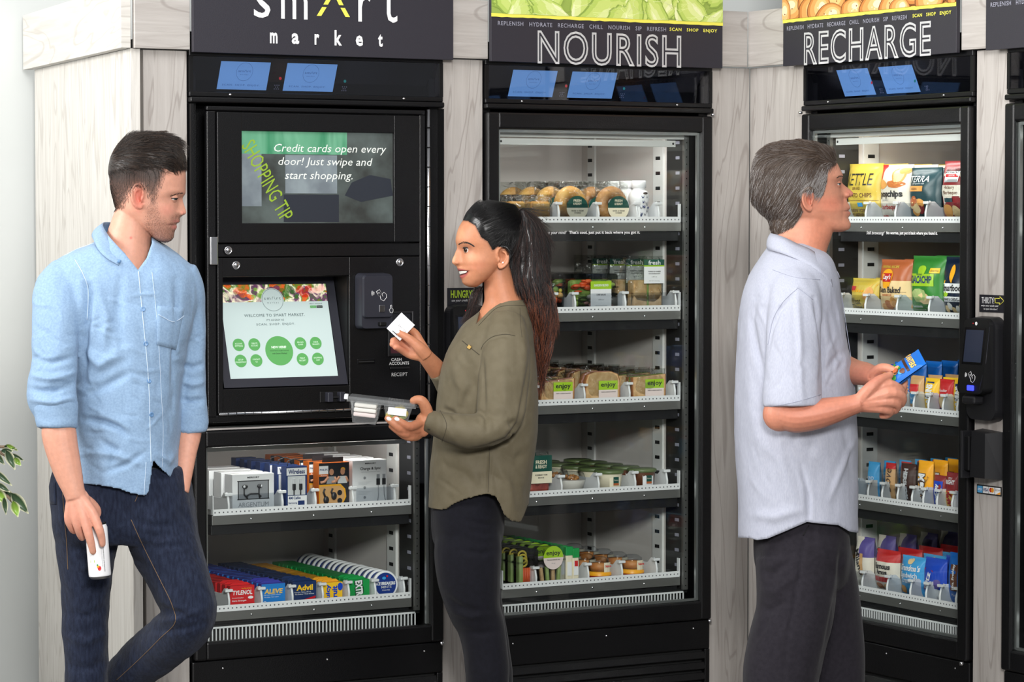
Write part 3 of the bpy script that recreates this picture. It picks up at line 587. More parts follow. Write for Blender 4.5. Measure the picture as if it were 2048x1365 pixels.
def terminal(bank, u, z, label, lit=True):
    r = empty('card_terminal', W(bank, u, .011, z), BANK[bank][1]); tag(r, label, 'card reader', 'card terminals on the uprights')
    mb = MB(); frustum(mb, rr(.0, .125, .0, .275, .030, 7), rr(.004, .121, .004, .271, .028, 7), 0, -.03, 'black_plastic'); mb.build('housing', r)
    def Y(z_, e=.0006): return -.040 - .024 * min(1, max(0, (.268 - z_) / .193)) - e
    mb = MB(); out = rr(.004, .112, .075, .268, .014); n = len(out)      # sloped front shell, deeper towards the bottom
    v = [(a, -.03, c) for a, c in out] + [(.006 + (a - .004) * .96, Y(c, 0), c) for a, c in out]
    mb.add(v, [tuple(range(n, 2 * n))[::-1]] + [(i, i + n, (i + 1) % n + n, (i + 1) % n) for i in range(n)], 'black_flat'); mb.build('front_shell', r)
    mb = MB().poly([(.014, Y(.150), .150), (.098, Y(.150), .150), (.098, Y(.246), .246), (.014, Y(.246), .246)], 'black_gloss'); sc_ = mb.build('terminal_screen', r)
    MB().poly([(.020, Y(.156, .001), .156), (.092, Y(.156, .001), .156), (.092, Y(.240, .001), .240), (.020, Y(.240, .001), .240)], 'screen_dark').build('display', sc_)
    MB().disc(.058, .257, .005, Y(.257, .0012), 'print_white', 14).build('sensor_eye', r); MB().disc(.045, .257, .0018, Y(.257, .0012), 'red_led', 8).build('indicator_light', r)
    mb = MB(); line_icon(mb, .055, .119, .026, 0, 'print_white'); mb.map(lambda x, y, z: (x, Y(z, .0008) + y, z)); mb.build('tap_icon', r)
    MB().box(.05, .076, -.067, -.062, .082, .096, 'scan_glow', .002).build('fingerprint_sensor', r, label='glowing blue fingerprint sensor')
    MB().box(.028, .078, -.066, -.03, .046, .068, 'black_plastic', .006).build('scanner_lip', r)
    mb = MB().tube([(.109, -.040, .25), (.109, -.052, .155), (.098, -.063, .085)], .0012, 'dark_plastic', 6); mb.build('edge_trim', r)
    return r
mat('screen_dark', (36, 42, 58), .15, emit=.35, coat=.4); mat('scan_glow', (50, 60, 250), .3, emit=2.2)
terminal('R', .765, .966, 'black card terminal with a blue glow on the right upright')
terminal('L', .7665, .985, 'black card terminal under the hungry sticker, mostly behind the woman')
sw = empty('swipe_reader', W('R', .770, .011, .815), BANK['R'][1]); tag(sw, 'black wedge shaped card swipe reader below the terminal on the right upright', 'card reader')
mb = MB(); P = [(.03, .0), (.115, .0), (.118, .125), (.03, .13)]; frustum(mb, P, [(.034, .004), (.095, .004), (.095, .122), (.04, .126)], 0, -.045, 'black_plastic'); mb.build('housing', sw)
mb = MB().box(.0, .034, -.05, .0, .02, .112, 'black_flat', .003).box(.008, .016, -.058, -.02, .0, .125, 'black_plastic', .002); mb.build('swipe_channel', sw)
MB().box(-.008, .012, -.04, -.02, .045, .058, 'black_plastic', .003).box(-.012, .01, -.045, -.02, .02, .04, 'black_plastic', .003).build('card_guide', sw)
# ------------------------------------------------------------------ goods on the shelves
ORD = ['first', 'second', 'third', 'fourth', 'fifth', 'sixth', 'seventh', 'eighth', 'ninth', 'tenth', 'eleventh', 'twelfth', 'thirteenth', 'fourteenth', 'fifteenth', 'sixteenth', 'seventeenth', 'eighteenth']
BK = {'K': ('L', 0), 'A': ('L', .894), 'B': ('R', 0)}
def lane(mc, u, z, root, n, pitch, short, place, cat, group, front=.085, tilt=0, parts=3, jitter=.002, first=None, dz=0):
    bank, u0 = BK[mc]; out = []
    for k in range(n):
        o = root if k == 0 else root.copy()
        if k: C.objects.link(o)
        v = front + k * pitch
        o.location = W(bank, u0 + u + (random.uniform(-jitter, jitter) if k else 0), v, z + dz)
        o.rotation_euler = (tilt, 0, BANK[bank][1] + (random.uniform(-.03, .03) if k else 0))
        o['label'] = (first or f'front {short}, {place}') if k == 0 else f'{ORD[k]} {short} from the front, {place}'
        o['category'] = cat; o['group'] = group
        if k and (k < parts or root.type == 'EMPTY'):
            for ch in root.children:
                c = ch.copy(); C.objects.link(c); c.parent = o
                for g in ch.children:
                    d = g.copy(); C.objects.link(d); d.parent = c
        out.append(o)
    return out
def cm(name, col, rough=.35, **k):
    if name not in MAT: mat(name, col, rough, **k)
    return name
def carton(name, w, d, h, side, front=None, top=None, c=.0008):
    mb = MB(); front = front or side; top = top or side
    mb.box(-w / 2, w / 2, 0, d, 0, h, side, c)
    mb.rect(-w / 2 + c, w / 2 - c, c, h - c, -.0002, front)
    mb.poly([(-w / 2 + c, c, h + .0002), (w / 2 - c, c, h + .0002), (w / 2 - c, d - c, h + .0002), (-w / 2 + c, d - c, h + .0002)], top)
    return mb.build(name)
SK = 'upper kiosk shelf'; SB = 'bottom kiosk shelf'
for n_, c_ in (('p_white', (236, 236, 238)), ('p_navy', (30, 52, 104)), ('p_orange', (206, 104, 34)), ('p_ink', (40, 40, 44)), ('p_grey', (150, 152, 156)), ('p_lightgrey', (204, 206, 208)), ('p_dark', (34, 36, 44)), ('p_amber', (232, 166, 44)), ('p_skin', (196, 140, 110)), ('p_red', (204, 28, 34)), ('p_blue', (24, 122, 200)), ('p_violet', (58, 60, 160)), ('p_advil', (26, 50, 96)), ('p_yellow', (246, 196, 40)), ('p_green', (30, 150, 74)), ('p_gold', (236, 190, 90)), ('p_tinblue', (20, 52, 130)), ('p_darkgreen', (22, 76, 66)), ('p_cream', (236, 226, 200)), ('p_lime', (160, 200, 40)), ('p_brown', (104, 62, 40)), ('p_maroon', (138, 40, 44)), ('p_teal', (26, 62, 70)), ('p_tan', (206, 160, 108)), ('p_bag_yellow', (208, 180, 70)), ('p_bag_blue', (12, 104, 196)), ('p_sky', (60, 160, 220)), ('p_purple', (92, 80, 150)), ('p_bag_navy', (16, 32, 56)), ('p_choc', (62, 36, 30)), ('p_bagred', (196, 34, 38)), ('p_bag_orange', (250, 172, 30)), ('p_royal', (20, 70, 190)), ('p_grass', (52, 130, 50)), ('p_rust', (184, 98, 56)), ('p_silver', (196, 198, 202))):
    mat(n_, c_, .38)
# electronics
e = carton('earphone_box', .124, .05, .105, 'p_white')
mb = MB(); door_frame(mb, -.046, .046, .036, .088, -.0435, .0435, .0385, .0855, -.0012, 0, 'p_ink', 0); mb.rect(-.0435, .0435, .0385, .0855, -.0006, 'p_grey'); mb.build('window', e)
for s in (-1, 1):
    mb = MB().ball((s * .022 - .004, -.004, .072), (.0085, .0045, .006), 'p_ink').ball((s * .022 + s * .003 - .004, -.006, .072), (.004, .003, .004), 'p_silver').tube([(s * .022 - .006, -.003, .068), (s * .022 - .006, -.003, .05), (s * .018, -.003, .0395)], .0022, 'p_ink', 6); mb.build('earphone', e)
MB().tube([(-.022, -.0025, .045), (-.01, -.0025, .052), (.014, -.0025, .0515), (.022, -.0025, .043)], .0022, 'p_ink', 6).build('cord', e)
MB().text('MERKURY', 0, .096, .036, .0045, -.0012, 'p_ink', bold=.03).text('ARGENTUM', 0, .0225, .09, .0125, -.0012, 'p_grey').text('Metallic in-ear headphones with mic + remote', 0, .0115, .09, .0035, -.0012, 'p_grey').build('lettering', e)
lane('K', .218, .700, e, 4, .075, 'white earphone box', SK, 'box', 'earphone boxes in the kiosk', first='front white earphone box with a grey window on the upper kiosk shelf')
e = carton('cable_box', .064, .03, .12, 'p_navy', 'p_navy', 'p_navy')
mb = MB().rect(-.030, .031, .096, .116, -.0008, 'p_white').rect(-.0265, .0265, .042, .094, -.0006, 'p_lightgrey').rect(-.0265, .031, .008, .040, -.0008, 'p_white').rect(.004, .024, .002, .026, -.001, 'p_navy'); mb.build('printed_front', e)
for x in (-.009, .011): MB().box(x - .0035, x + .0035, -.006, -.001, .072, .088, 'p_silver', .001).box(x - .0042, x + .0042, -.0075, -.001, .056, .073, 'p_ink', .001).tube([(x, -.004, .056), (x, -.004, .043)], .0018, 'p_ink', 6).build('cable_plug', e)
MB().text('Wireless', 0, .106, .05, .013, -.0013, 'p_navy', bold=.03).text('4M Cable', -.006, .034, .036, .008, -.0013, 'p_navy', bold=.03).text('Samsung', -.012, .02, .026, .006, -.0013, 'p_navy', bold=.02).text('LG|HTC'.split('|')[0], -.02, .0125, .008, .004, -.0013, 'p_navy').build('lettering', e)
MB().tube([(-.02, .015, .12), (-.02, .015, .134), (.0, .015, .14), (.02, .015, .134), (.02, .015, .12)], .0016, 'p_ink', 6).build('hang_loop', e, label='black hanging loop on top')
lane('K', .3475, .700, e, 7, .055, 'navy cable box', SK, 'box', 'cable boxes in the kiosk', first='front navy and white charging cable box on the upper kiosk shelf')
e = carton('headphone_box', .094, .035, .126, 'p_orange', 'p_dark', 'p_orange')
mb = MB().rect(-.046, -.018, .095, .1175, -.0008, 'p_white').rect(-.046, -.018, .088, .095, -.0008, 'p_orange')
mb.poly([(-.046, -.0008, .003), (.022, -.0008, .003), (.037, -.0008, .03), (.034, -.0008, .052), (.02, -.0008, .066), (-.046, -.0008, .066)], 'p_amber').poly([(-.044, -.0012, .006), (.019, -.0012, .006), (.032, -.0012, .03), (.029, -.0012, .05), (.016, -.0012, .061), (-.044, -.0012, .061)], 'p_tan'); mb.build('printed_front', e)
mb = MB()   # two joggers in the picture
for x, hc in ((-.008, 'p_ink'), (.026, 'p_amber')):
    mb.disc(x, .1, .007, -.001, 'p_skin', 12, .009).disc(x + .001, .106, .007, -.0009, hc, 12, .006).poly([(x - .016, -.0009, .068), (x + .014, -.0009, .068), (x + .011, -.0009, .088), (x - .010, -.0009, .088)], 'p_lightgrey' if x > 0 else 'p_grey').tube([(x - .01, -.001, .086), (x - .022, -.001, .074), (x - .034, -.001, .072)], .004, 'p_skin', 5).tube([(x + .010, -.001, .086), (x + .016, -.001, .072)], .0035, 'p_skin', 5)
mb.build('jogger_picture', e)
for x in (-.026, -.002): MB().ball((x, -.004, .024 if x < -.01 else .034), (.0085, .005, .011), 'p_ink').tube([(x - .002, -.004, .03), (x - .008, -.004, .046), (x - .004, -.004, .055)], .003, 'p_ink', 6).build('earphone', e)
MB().disc(.0165, .042, .0075, -.0018, 'p_ink').disc(.0165, .02, .0075, -.0018, 'p_ink').build('ear_tips', e)['kind'] = 'stuff'
MB().text('PHILIPS', -.032, .107, .024, .0055, -.0013, 'p_navy', bold=.02).text('Action', -.032, .0915, .02, .0045, -.0013, 'p_white').build('lettering', e)
MB().box(-.03, .034, .012, .0135, .124, .14, 'p_ink').build('hang_tab', e)
lane('K', .462, .700, e, 6, .062, 'orange sports headphone box', SK, 'box', 'headphone boxes in the kiosk', first='front orange headphone box with two joggers on the upper kiosk shelf')
e = carton('cable_kit_box', .106, .045, .128, 'p_white')
mb = MB().text('MERKURY', .002, .119, .034, .0042, -.0012, 'p_ink', bold=.03).text('Charge & Sync', .002, .104, .064, .010, -.0012, 'p_ink', bold=.02).text('Lightning approved sync cable', .002, .0955, .058, .003, -.0012, 'p_grey'); mb.build('lettering', e)
mb = MB()
for k in range(3):
    mb.disc(-.016, .079 - k * .027, .004, -.0012, 'p_grey', 14)
    for j in range(3): mb.rect(-.036, .004 - .006 * j, .0675 - k * .027 - j * .0035, .0685 - k * .027 - j * .0035, -.0012, 'p_lightgrey')
mb.build('printed_list', e)
for x in (.026, .044): MB().box(x - .0055, x + .0055, -.0015, -.0005, .058, .076, 'p_ink').box(x - .0045, x + .0045, -.0015, -.0005, .076, .088, 'p_grey').tube([(x, -.001, .058), (x + .001, -.001, .03), (x - .003 + (x > .03) * .01, -.001, .004)], .0013, 'p_grey', 5).build('cable_picture', e)
lane('K', .572, .700, e, 5, .075, 'white charging cable box', SK, 'box', 'white cable boxes in the kiosk', first='front white charge and sync box on the upper kiosk shelf')
# medicine, gum and mints
def flap_box(name, w, d, h, front, top, art):
    e = carton(name, w, d, h, top, front, top)
    mb = MB(); a = [(-w * .46, h), (-w * .3, h + .007), (w * .3, h + .007), (w * .46, h)]; mb.prism(a, d * .75, d * .9, top); mb.build('hang_flap', e)
    m = MB(); art(m); m.build('lettering', e); return e
def art_red(m): m.text('TYLENOL', 0, .0445, .058, .0125, -.001, 'p_white', bold=.03, shear=.15).text('For Pain & Fever', .013, .0555, .03, .0035, -.001, 'p_yellow').text('Acetaminophen', -.014, .03, .034, .0042, -.001, 'p_white').text('Extra Strength', -.01, .022, .042, .005, -.001, 'p_white', bold=.02, shear=.15).disc(.024, .03, .008, -.0009, 'p_white', 14, .004)
def art_blue(m): m.text('ALEVE', 0, .042, .056, .0135, -.001, 'p_gold', bold=.04, shear=.15).text('naproxen sodium tablets', -.004, .032, .05, .0036, -.001, 'p_white').text('Pain reliever / fever reducer', -.006, .0265, .044, .0032, -.001, 'p_white').disc(-.026, .012, .0045, -.001, 'p_white', 14, r0=.0035)
def art_advil(m): m.text('Advil', 0, .046, .05, .016, -.001, 'p_yellow', bold=.04).text('Ibuprofen Tablets, 200 mg', -.006, .0335, .05, .004, -.001, 'p_white').text('Pain Reliever / Fever Reducer', 0, .0285, .058, .0036, -.001, 'p_white').poly([(-.004, -.001, .008), (.033, -.001, .016), (.033, -.001, .022), (-.004, -.001, .013)], 'p_red')
def art_juicy(m): m.text('Juicy', -.013, .026, .048, .017, -.001, 'p_royal', bold=.04, rot=PI / 2).text('Fruit', .006, .024, .042, .017, -.001, 'p_royal', bold=.04, rot=PI / 2).disc(.023, .042, .008, -.001, 'p_royal', 14, .011)
def art_extra(m): m.text('EXTRA', .0, .028, .054, .022, -.0012, 'p_white', bold=.05, rot=-PI / 2.1).text('EXTRA', .0, .028, .055, .027, -.0008, 'p_ink', bold=.12, rot=-PI / 2.1)
for u, nm, w, h, fr, tp, art, n, pit, sh, cat, ff in (
    (.1845, 'medicine_box', .072, .063, 'p_red', 'p_red', art_red, 16, .032, 'red pain reliever box', 'box', 'front red pain reliever box at the left end of the bottom kiosk shelf'),
    (.277, 'medicine_box', .072, .063, 'p_blue', 'p_violet', art_blue, 16, .032, 'blue and violet pill box', 'box', 'front sky blue pill box with a violet top on the bottom kiosk shelf'),
    (.371, 'medicine_box', .072, .063, 'p_advil', 'p_advil', art_advil, 16, .032, 'navy pill box', 'box', 'front navy pill box with yellow lettering on the bottom kiosk shelf'),
    (.4565, 'gum_pack', .061, .055, 'p_yellow', 'p_amber', art_juicy, 18, .028, 'yellow gum pack', 'gum', 'front yellow chewing gum pack on the bottom kiosk shelf'),
    (.5385, 'gum_pack', .065, .057, 'p_green', 'p_green', art_extra, 18, .028, 'green gum pack', 'gum', 'front green chewing gum pack on the bottom kiosk shelf')):
    e = flap_box(nm, w, .022, h, fr, tp, art)
    lane('K', u, .440, e, n, pit, sh, SB, cat, sh + 'es on the bottom kiosk shelf' if nm == 'medicine_box' else sh + 's on the bottom kiosk shelf', first=ff)
T = Matrix.Translation((0, 0, .038)) @ Matrix.Rotation(PI / 2, 4, 'X')
e = MB().lathe([(0, -.020), (.036, -.020), (.0375, -.018), (.0375, -.006)], 'p_tinblue', 32, T=T).lathe([(.0375, -.0075), (.039, -.0068), (.039, .0), (.037, .0015), (.033, .0015)], 'p_white', 32, T=T, cap=False).build('mint_tin')
mb = MB().disc(0, .038, .0335, -.0012, 'p_tinblue', 32); mb.text('ICE BREAKERS', 0, .041, .06, .009, -.002, 'p_white', bold=.04, shear=.1).text('MINTS', .002, .031, .032, .0065, -.002, 'p_silver', bold=.02).disc(-.004, .056, .006, -.0018, 'p_sky', 12, .004).disc(.006, .061, .003, -.0018, 'p_red', 8).text('SUGAR FREE', 0, .0225, .024, .003, -.002, 'p_white'); mb.build('lid_print', e)
lane('K', .6225, .440, e, 16, .032, 'blue and white mint tin', SB, 'tin', 'round mint tins on the bottom kiosk shelf', first='front round blue mint tin with a white rim on the bottom kiosk shelf', tilt=R(-6))

# ---- fridge of fresh food
A = ['top salad fridge shelf', 'second salad fridge shelf', 'third salad fridge shelf', 'fourth salad fridge shelf', 'bottom salad fridge shelf']
ZA = [z - .006 for z in SHZ]
cm('bagel', (206, 152, 96), .6, var=(30., (176, 118, 66))); cm('bread', (224, 186, 138), .8, var=(60., (200, 156, 104))); cm('crust', (170, 110, 62), .7, var=(40., (140, 84, 44))); cm('cheese_orange', (226, 160, 76), .5, var=(20., (236, 190, 110)))
cm('carrot', (236, 104, 50), .5, var=(30., (214, 80, 40))); cm('leaf', (110, 146, 60), .6, var=(30., (170, 190, 96))); cm('ham', (226, 160, 150), .5, var=(16., (204, 130, 116))); cm('meat', (170, 84, 72), .5, var=(30., (110, 50, 50))); cm('pepper_yellow', (214, 190, 70), .4); cm('yogurt', (236, 232, 224), .4); cm('granola', (190, 130, 66), .7, var=(60., (140, 84, 40))); cm('lid_green', (92, 108, 66), .4); cm('hummus', (206, 116, 50), .5, var=(20., (226, 160, 90))); cm('salsa_red', (164, 40, 30), .4); cm('celery', (150, 176, 96), .5, var=(14., (190, 206, 140)))
cm('print_pink', (232, 214, 210), .5)
def pillow(w, h, d, m, nx=14, nz=18, seam=.05, wr=.05, seed=1, flatx=2.6, sag=0):
    mb = MB(); rng = random.Random(seed)
    def t(x, z):        # half thickness at x (-w/2..w/2), z (0..h)
        a = max(0, 1 - abs(2 * x / w) ** flatx) ** .6; q = z / h
        if q < seam or q > 1 - seam: return .0012
        b = math.sin(PI * (q - seam) / (1 - 2 * seam)) ** .45
        k = 1 + wr * mnoise.noise(Vector((x * 42 + seed * 7, z * 34, seed * 3.1))) * 2
        return .0012 + d / 2 * a * b * k * (1 + sag * (.5 - q))
    for side in (-1, 1):
        v = []
        for j in range(nz + 1):
            for i in range(nx + 1):
                x = w * (i / nx - .5); z = h * j / nz
                pinch = 1 - .05 * math.sin(PI * min(1, max(0, z / h)))
                v.append((x * pinch, side * t(x, z), z))
        f = [(j * (nx + 1) + i, j * (nx + 1) + i + 1, (j + 1) * (nx + 1) + i + 1, (j + 1) * (nx + 1) + i) for j in range(nz) for i in range(nx)]
        if callable(m):
            for fa in f:
                cx = sum(v[k][0] for k in fa) / 4; cz = sum(v[k][2] for k in fa) / 4
                mb.add([v[k] for k in fa], [(0, 1, 2, 3) if side < 0 else (3, 2, 1, 0)], m(cx / w, cz / h, side), False)
        else: mb.add(v, f if side < 0 else [x[::-1] for x in f], m, True)
    if callable(m):  # weld the per-face corners so that shading is smooth
        key = {}; nv = []; remap = []
        for p in mb.v:
            kk = tuple(round(c, 6) for c in p)
            if kk not in key: key[kk] = len(nv); nv.append(p)
            remap.append(key[kk])
        mb.v = nv; mb.f = [tuple(remap[i] for i in f_) for f_ in mb.f]; mb.sm = [True] * len(mb.f)
    mb.t = t; mb.w = w; return mb
def on_bag(pb, art, e=.0012):
    return art.map(lambda x, y, z: (x * (1 - .05 * math.sin(PI * min(1, max(0, z / (pb.h if hasattr(pb, 'h') else 1))))), -pb.t(x, z) - e + y, z))
def film(parent, w, h, d, seed=1, name='clear_wrapper', y=None):
    p = pillow(w, h, d, 'film', wr=.12, seed=seed); o = p.build(name, parent); o.location = (0, d / 2 if y is None else y, 0); return o
def ellipse_label(parent, x, z, rx, rz, y, top, bot, words, name='label'):
    n = 28; mb = MB(); a = [2 * PI * i / n for i in range(n)]
    up = [(x + rx * math.cos(t), y, z + rz * math.sin(t)) for t in [PI * i / 14 for i in range(15)]]; lo = [(x + rx * math.cos(t), y, z + rz * math.sin(t)) for t in [PI + PI * i / 14 for i in range(15)]]
    mb.poly(up, top).poly(lo, bot); o = mb.build(name, parent); m = MB()
    for s, zz, ww, hh, c in words: m.text(s, x, z + zz, ww, hh, y - .0006, c, bold=.02)
    m.build('lettering', o); return o
def rect_label(parent, x0, x1, z0, z1, y, bands, words, name='label', T=None):
    mb = MB()
    for a, c, m_ in bands: mb.box(x0, x1, y - .0004, y + .0004, z0 + (z1 - z0) * a, z0 + (z1 - z0) * c, m_, T=T)
    o = mb.build(name, parent); m = MB()
    for s, zz, ww, hh, c in words: m.text(s, (x0 + x1) / 2, z0 + (z1 - z0) * zz, ww, hh, y - .0012, c, bold=.02, T=T)
    m.build('lettering', o); return o
# shelf 1: cheese packs, bagels, milk
for u, sd, ff in ((.155, 3, 'cheese snack in clear film at the left end of the top fridge shelf'), (.238, 5, 'cheese snack in clear film behind the top of the woman\'s ponytail')):
    e = empty('snack_pack'); mb = MB()
    for k in range(5): mb.box(-.03 + .01 * random.random(), .028, .012 + .006 * k, .017 + .006 * k, .004, .048 + .012 * random.random(), 'cheese_orange', .003)
    mb.build('cheese_slices', e)['kind'] = 'stuff'; film(e, .084, .078, .05, sd)
    lane('A', u, ZA[0], e, 4, .085, 'filmed cheese snack' if sd == 3 else 'ponytail side cheese snack', A[0], 'food', 'cheese snacks in the fridge', first=ff)
for u, sd, cn, ff in ((.3435, 7, 'plain', 'bagel in clear film with a green and cream label, left of the other bagel'), (.483, 9, 'raisin', 'bagel in clear film with a green and cream label, next to the milk bottles')):
    e = empty('bagel_pack'); mb = MB()
    v = []; f = []
    for i in range(28):
        for j in range(12):
            a = 2 * PI * i / 28; t = 2 * PI * j / 12; r_ = .033 + .0185 * math.cos(t); v.append((r_ * math.cos(a), .03 + .0185 * math.sin(t), .052 + r_ * math.sin(a)))
    f = [(i * 12 + j, i * 12 + (j + 1) % 12, ((i + 1) % 28) * 12 + (j + 1) % 12, ((i + 1) % 28) * 12 + j) for i in range(28) for j in range(12)]
    mb.add(v, f, 'bagel' if sd == 9 else 'cheese_orange', True).build('bagel', e); film(e, .115, .118, .058, sd)
    ellipse_label(e, .004, .040, .036, .0345, -.0045, 'p_darkgreen', 'p_cream', [('FRESH', .021, .026, .007, 'p_cream'), ('& READY', .0115, .028, .0065, 'p_cream'), ('BAGEL & CREAM', -.0085, .04, .004, 'p_ink'), ('CHEESE', -.0145, .022, .004, 'p_ink')])
    lane('A', u, ZA[0], e, 4, .11, f'{cn} bagel pack', A[0], 'food', 'bagels in the fridge', first=ff)
e = MB().lathe([(.0, 0), (.027, 0), (.029, .003), (.0285, .012), (.025, .04), (.0265, .05), (.0305, .062), (.0305, .078), (.026, .088), (.0185, .094), (.0185, .099)], 'p_white', 28).build('milk_bottle'); e.data.polygons.foreach_set('use_smooth', [True] * len(e.data.polygons))
MB().lathe([(.0205, .099), (.0215, .100), (.0215, .118), (.0195, .12), (0, .12)], 'p_white', 28).build('cap', e)
mb = MB()
for k in range(14):
    a = random.uniform(-1.9, -1.0); z = random.uniform(.012, .07); s = random.uniform(.003, .007)
    mb.tube([((.0305) * math.cos(a + t * s * 22), .0305 * math.sin(a + t * s * 22), z + t * t * .007) for t in (-1, -.3, .4, 1)], [.0004, .0016, .0016, .0004], 'p_navy' if k % 2 else 'p_grey', 5)
mb.ball((.004, -.0300, .083), (.008, .004, .0035), 'p_ink', 10, 6); mb.build('splash_print', e)['kind'] = 'stuff'
lane('A', .578, ZA[0], e, 7, .066, 'white milk bottle', A[0], 'bottle', 'milk bottles in the fridge', front=.115, first='front white milk bottle with blue splashes at the right of the top shelf')
# shelf 2: fruit cup, salad box, wrapped sandwich
def clam(e, w, d, h, name='clear_box'):
    mb = MB().box(-w / 2, w / 2, 0, d, 0, h, 'clear_plastic', .006).box(-w / 2 - .002, w / 2 + .002, -.002, d + .002, h * .62, h * .66, 'clear_plastic', .001); mb.build(name, e)
e = empty('fruit_cup'); MB().lathe([(0, .0), (.028, .0), (.034, .075), (.0345, .078)], 'clear_plastic', 24, T=Matrix.Translation((0, .035, 0))).build('cup', e)
mb = MB()
for k in range(22):
    a = random.uniform(0, 6.28); r_ = random.uniform(.004, .022); mb.ball((r_ * math.cos(a), .035 + r_ * math.sin(a), random.uniform(.008, .068)), random.uniform(.006, .010), random.choice(['pepper_yellow', 'cheese_orange', 'leaf', 'carrot']), 8, 6)
mb.build('fruit_pieces', e)['kind'] = 'stuff'; MB().lathe([(.0355, .078), (.0355, .084), (0, .086)], 'clear_plastic', 24, T=Matrix.Translation((0, .035, 0))).build('lid', e)
lane('A', .292, ZA[1], e, 4, .085, 'clear fruit cup', A[1], 'food', 'fruit cups in the fridge', first='clear cup of mixed fruit left of the boxed salad')
e = empty('salad_box'); mb = MB()
for k in range(70):
    x = random.uniform(-.062, .062); z = random.uniform(.012, .09); m_ = 'carrot' if (x < .012 and z > .052) else ('leaf' if x < -.03 or z > .06 else random.choice(['ham', 'ham', 'yogurt']))
    mb.ball((x, random.uniform(.014, .03), z), (random.uniform(.006, .016), .010, random.uniform(.003, .008)), m_, 8, 5)
mb.build('salad', e)['kind'] = 'stuff'; mb = MB().box(-.066, .066, .03, .062, .006, .09, 'leaf', .01).build('lettuce_bed', e); clam(e, .148, .075, .108)
rect_label(e, -.022, .048, .006, .086, -.002, [(0, .72, 'p_white'), (.72, 1, 'p_lime'), (-.03, 0, 'p_ink')], [('GARDEN BLEND', .86, .05, .007, 'p_white'), ('CHEF SALAD', .52, .032, .0045, 'p_ink'), ('8.95 oz', .34, .018, .004, 'p_grey'), ('NET WT 10.5 OZ (298g)', .12, .04, .003, 'p_grey')])
lane('A', .416, ZA[1], e, 5, .09, 'clear boxed salad', A[1], 'food', 'salad boxes in the fridge', first='boxed chef salad with a lime and white label on the second shelf')
e = empty('wrapped_sandwich')
for k, (x, m_) in enumerate(((-.026, 'bread'), (.024, 'bread'))): MB().box(x - .024, x + .025, .012, .05, .004, .088, m_, .006).build('bread_half', e)
mb = MB().box(-.004, .002, .011, .048, .006, .08, 'leaf', .002).box(-.05, .05, .016, .046, .046, .052, 'ham', .002); mb.build('filling', e); film(e, .132, .158, .072, 11)
rect_label(e, -.024, .046, .078, .148, -.003, [(0, .70, 'p_white'), (.70, .76, 'p_lime'), (.76, 1, 'p_darkgreen')], [('fresh', .87, .042, .013, 'p_white'), ('TURKEY & CHEESE', .5, .044, .004, 'p_ink'), ('ON SOURDOUGH', .41, .04, .0036, 'p_ink'), ('6.85 oz', .28, .018, .0034, 'p_grey'), ('NET WT 6 OZ (170g)', .1, .036, .003, 'p_grey')])
lane('A', .600, ZA[1], e, 4, .095, 'tall wrapped sandwich', A[1], 'food', 'wrapped sandwiches in the fridge', first='tall wrapped sandwich with a dark green and white label on the second shelf')
# shelf 3: three rows of sliced-bread sandwiches
for u, sd, ht, rnd, tag_ in ((.2865, 13, .075, 0, 'left'), (.439, 15, .090, 1, 'domed middle'), (.5985, 17, .078, 0, 'right')):
    e = empty('sandwich_pack')
    if rnd: P = [(-.060, 0), (.060, 0), (.060, .058), (.052, .078), (.03, .086), (-.03, .086), (-.052, .078), (-.060, .058)]
    else: P = [(-.058, 0), (.056, 0), (.058, .070), (-.055, .058)] if sd == 13 else [(-.058, 0), (.058, 0), (.058, .074), (-.058, .066)]
    Q = [(x * .94, .004 + z * .93) for x, z in P]
    MB().prism([(x, z + .002) for x, z in P], .004, .016, 'crust').prism([(x, z + .003) for x, z in Q], .0032, .005, 'bread').build('bread_slice', e); MB().prism([(x * .97, z + .003) for x, z in P], .017, .026, 'ham' if sd != 17 else 'leaf').build('filling', e); MB().prism([(x, z + .002) for x, z in P], .027, .040, 'crust').build('bread_slice', e)
    film(e, .136, ht + .014, .054, sd, y=.022)
    lx = .012
    rect_label(e, lx - .032, lx + .032, .004, .062, -.007, [(0, .55, 'print_pink'), (.55, 1, 'p_lime')], [('enjoy', .78, .05, .017, 'p_ink'), ('TURKEY & CHEDDAR SANDWICH', .44, .05, .003, 'p_ink'), ('5.25 oz', .12, .016, .003, 'p_grey')])
    lane('A', u, ZA[2], e, 5, .085, f'{tag_} row sandwich pack', A[2], 'food', 'sandwich packs on the third fridge shelf', first=f'front sandwich pack with a lime label, {tag_} row of the third fridge shelf')
# shelf 4: meat pack, parfait, two dips
e = empty('meat_pack'); MB().box(-.036, .036, .004, .04, .004, .088, 'meat', .012).build('meat', e); film(e, .088, .122, .05, 21)
rect_label(e, -.036, .036, .034, .114, -.0045, [(0, .42, 'p_cream'), (.42, 1, 'p_darkgreen')], [('FRESH', .76, .036, .011, 'p_cream'), ('& READY', .60, .038, .010, 'p_cream'), ('ROSEMARY HAM', .30, .04, .0045, 'p_ink'), ('BRIOCHE', .20, .02, .004, 'p_ink')])
lane('A', .2265, ZA[3], e, 4, .09, 'meat pack', A[3], 'food', 'meat packs in the fridge', first='deli pack with a dark green label beside the woman\'s blouse')
e = empty('parfait_cup'); T = Matrix.Translation((0, .042, 0)); MB().lathe([(0, 0), (.032, 0), (.041, .034), (.042, .036)], 'yogurt', 28, T=T).build('cup', e)
mb = MB()
for k in range(26):
    a = random.uniform(0, 6.28); r_ = random.uniform(0, .026); mb.ball((r_ * math.cos(a), .042 + r_ * math.sin(a), .038 + random.uniform(0, .008)), .0055, 'granola', 7, 5)
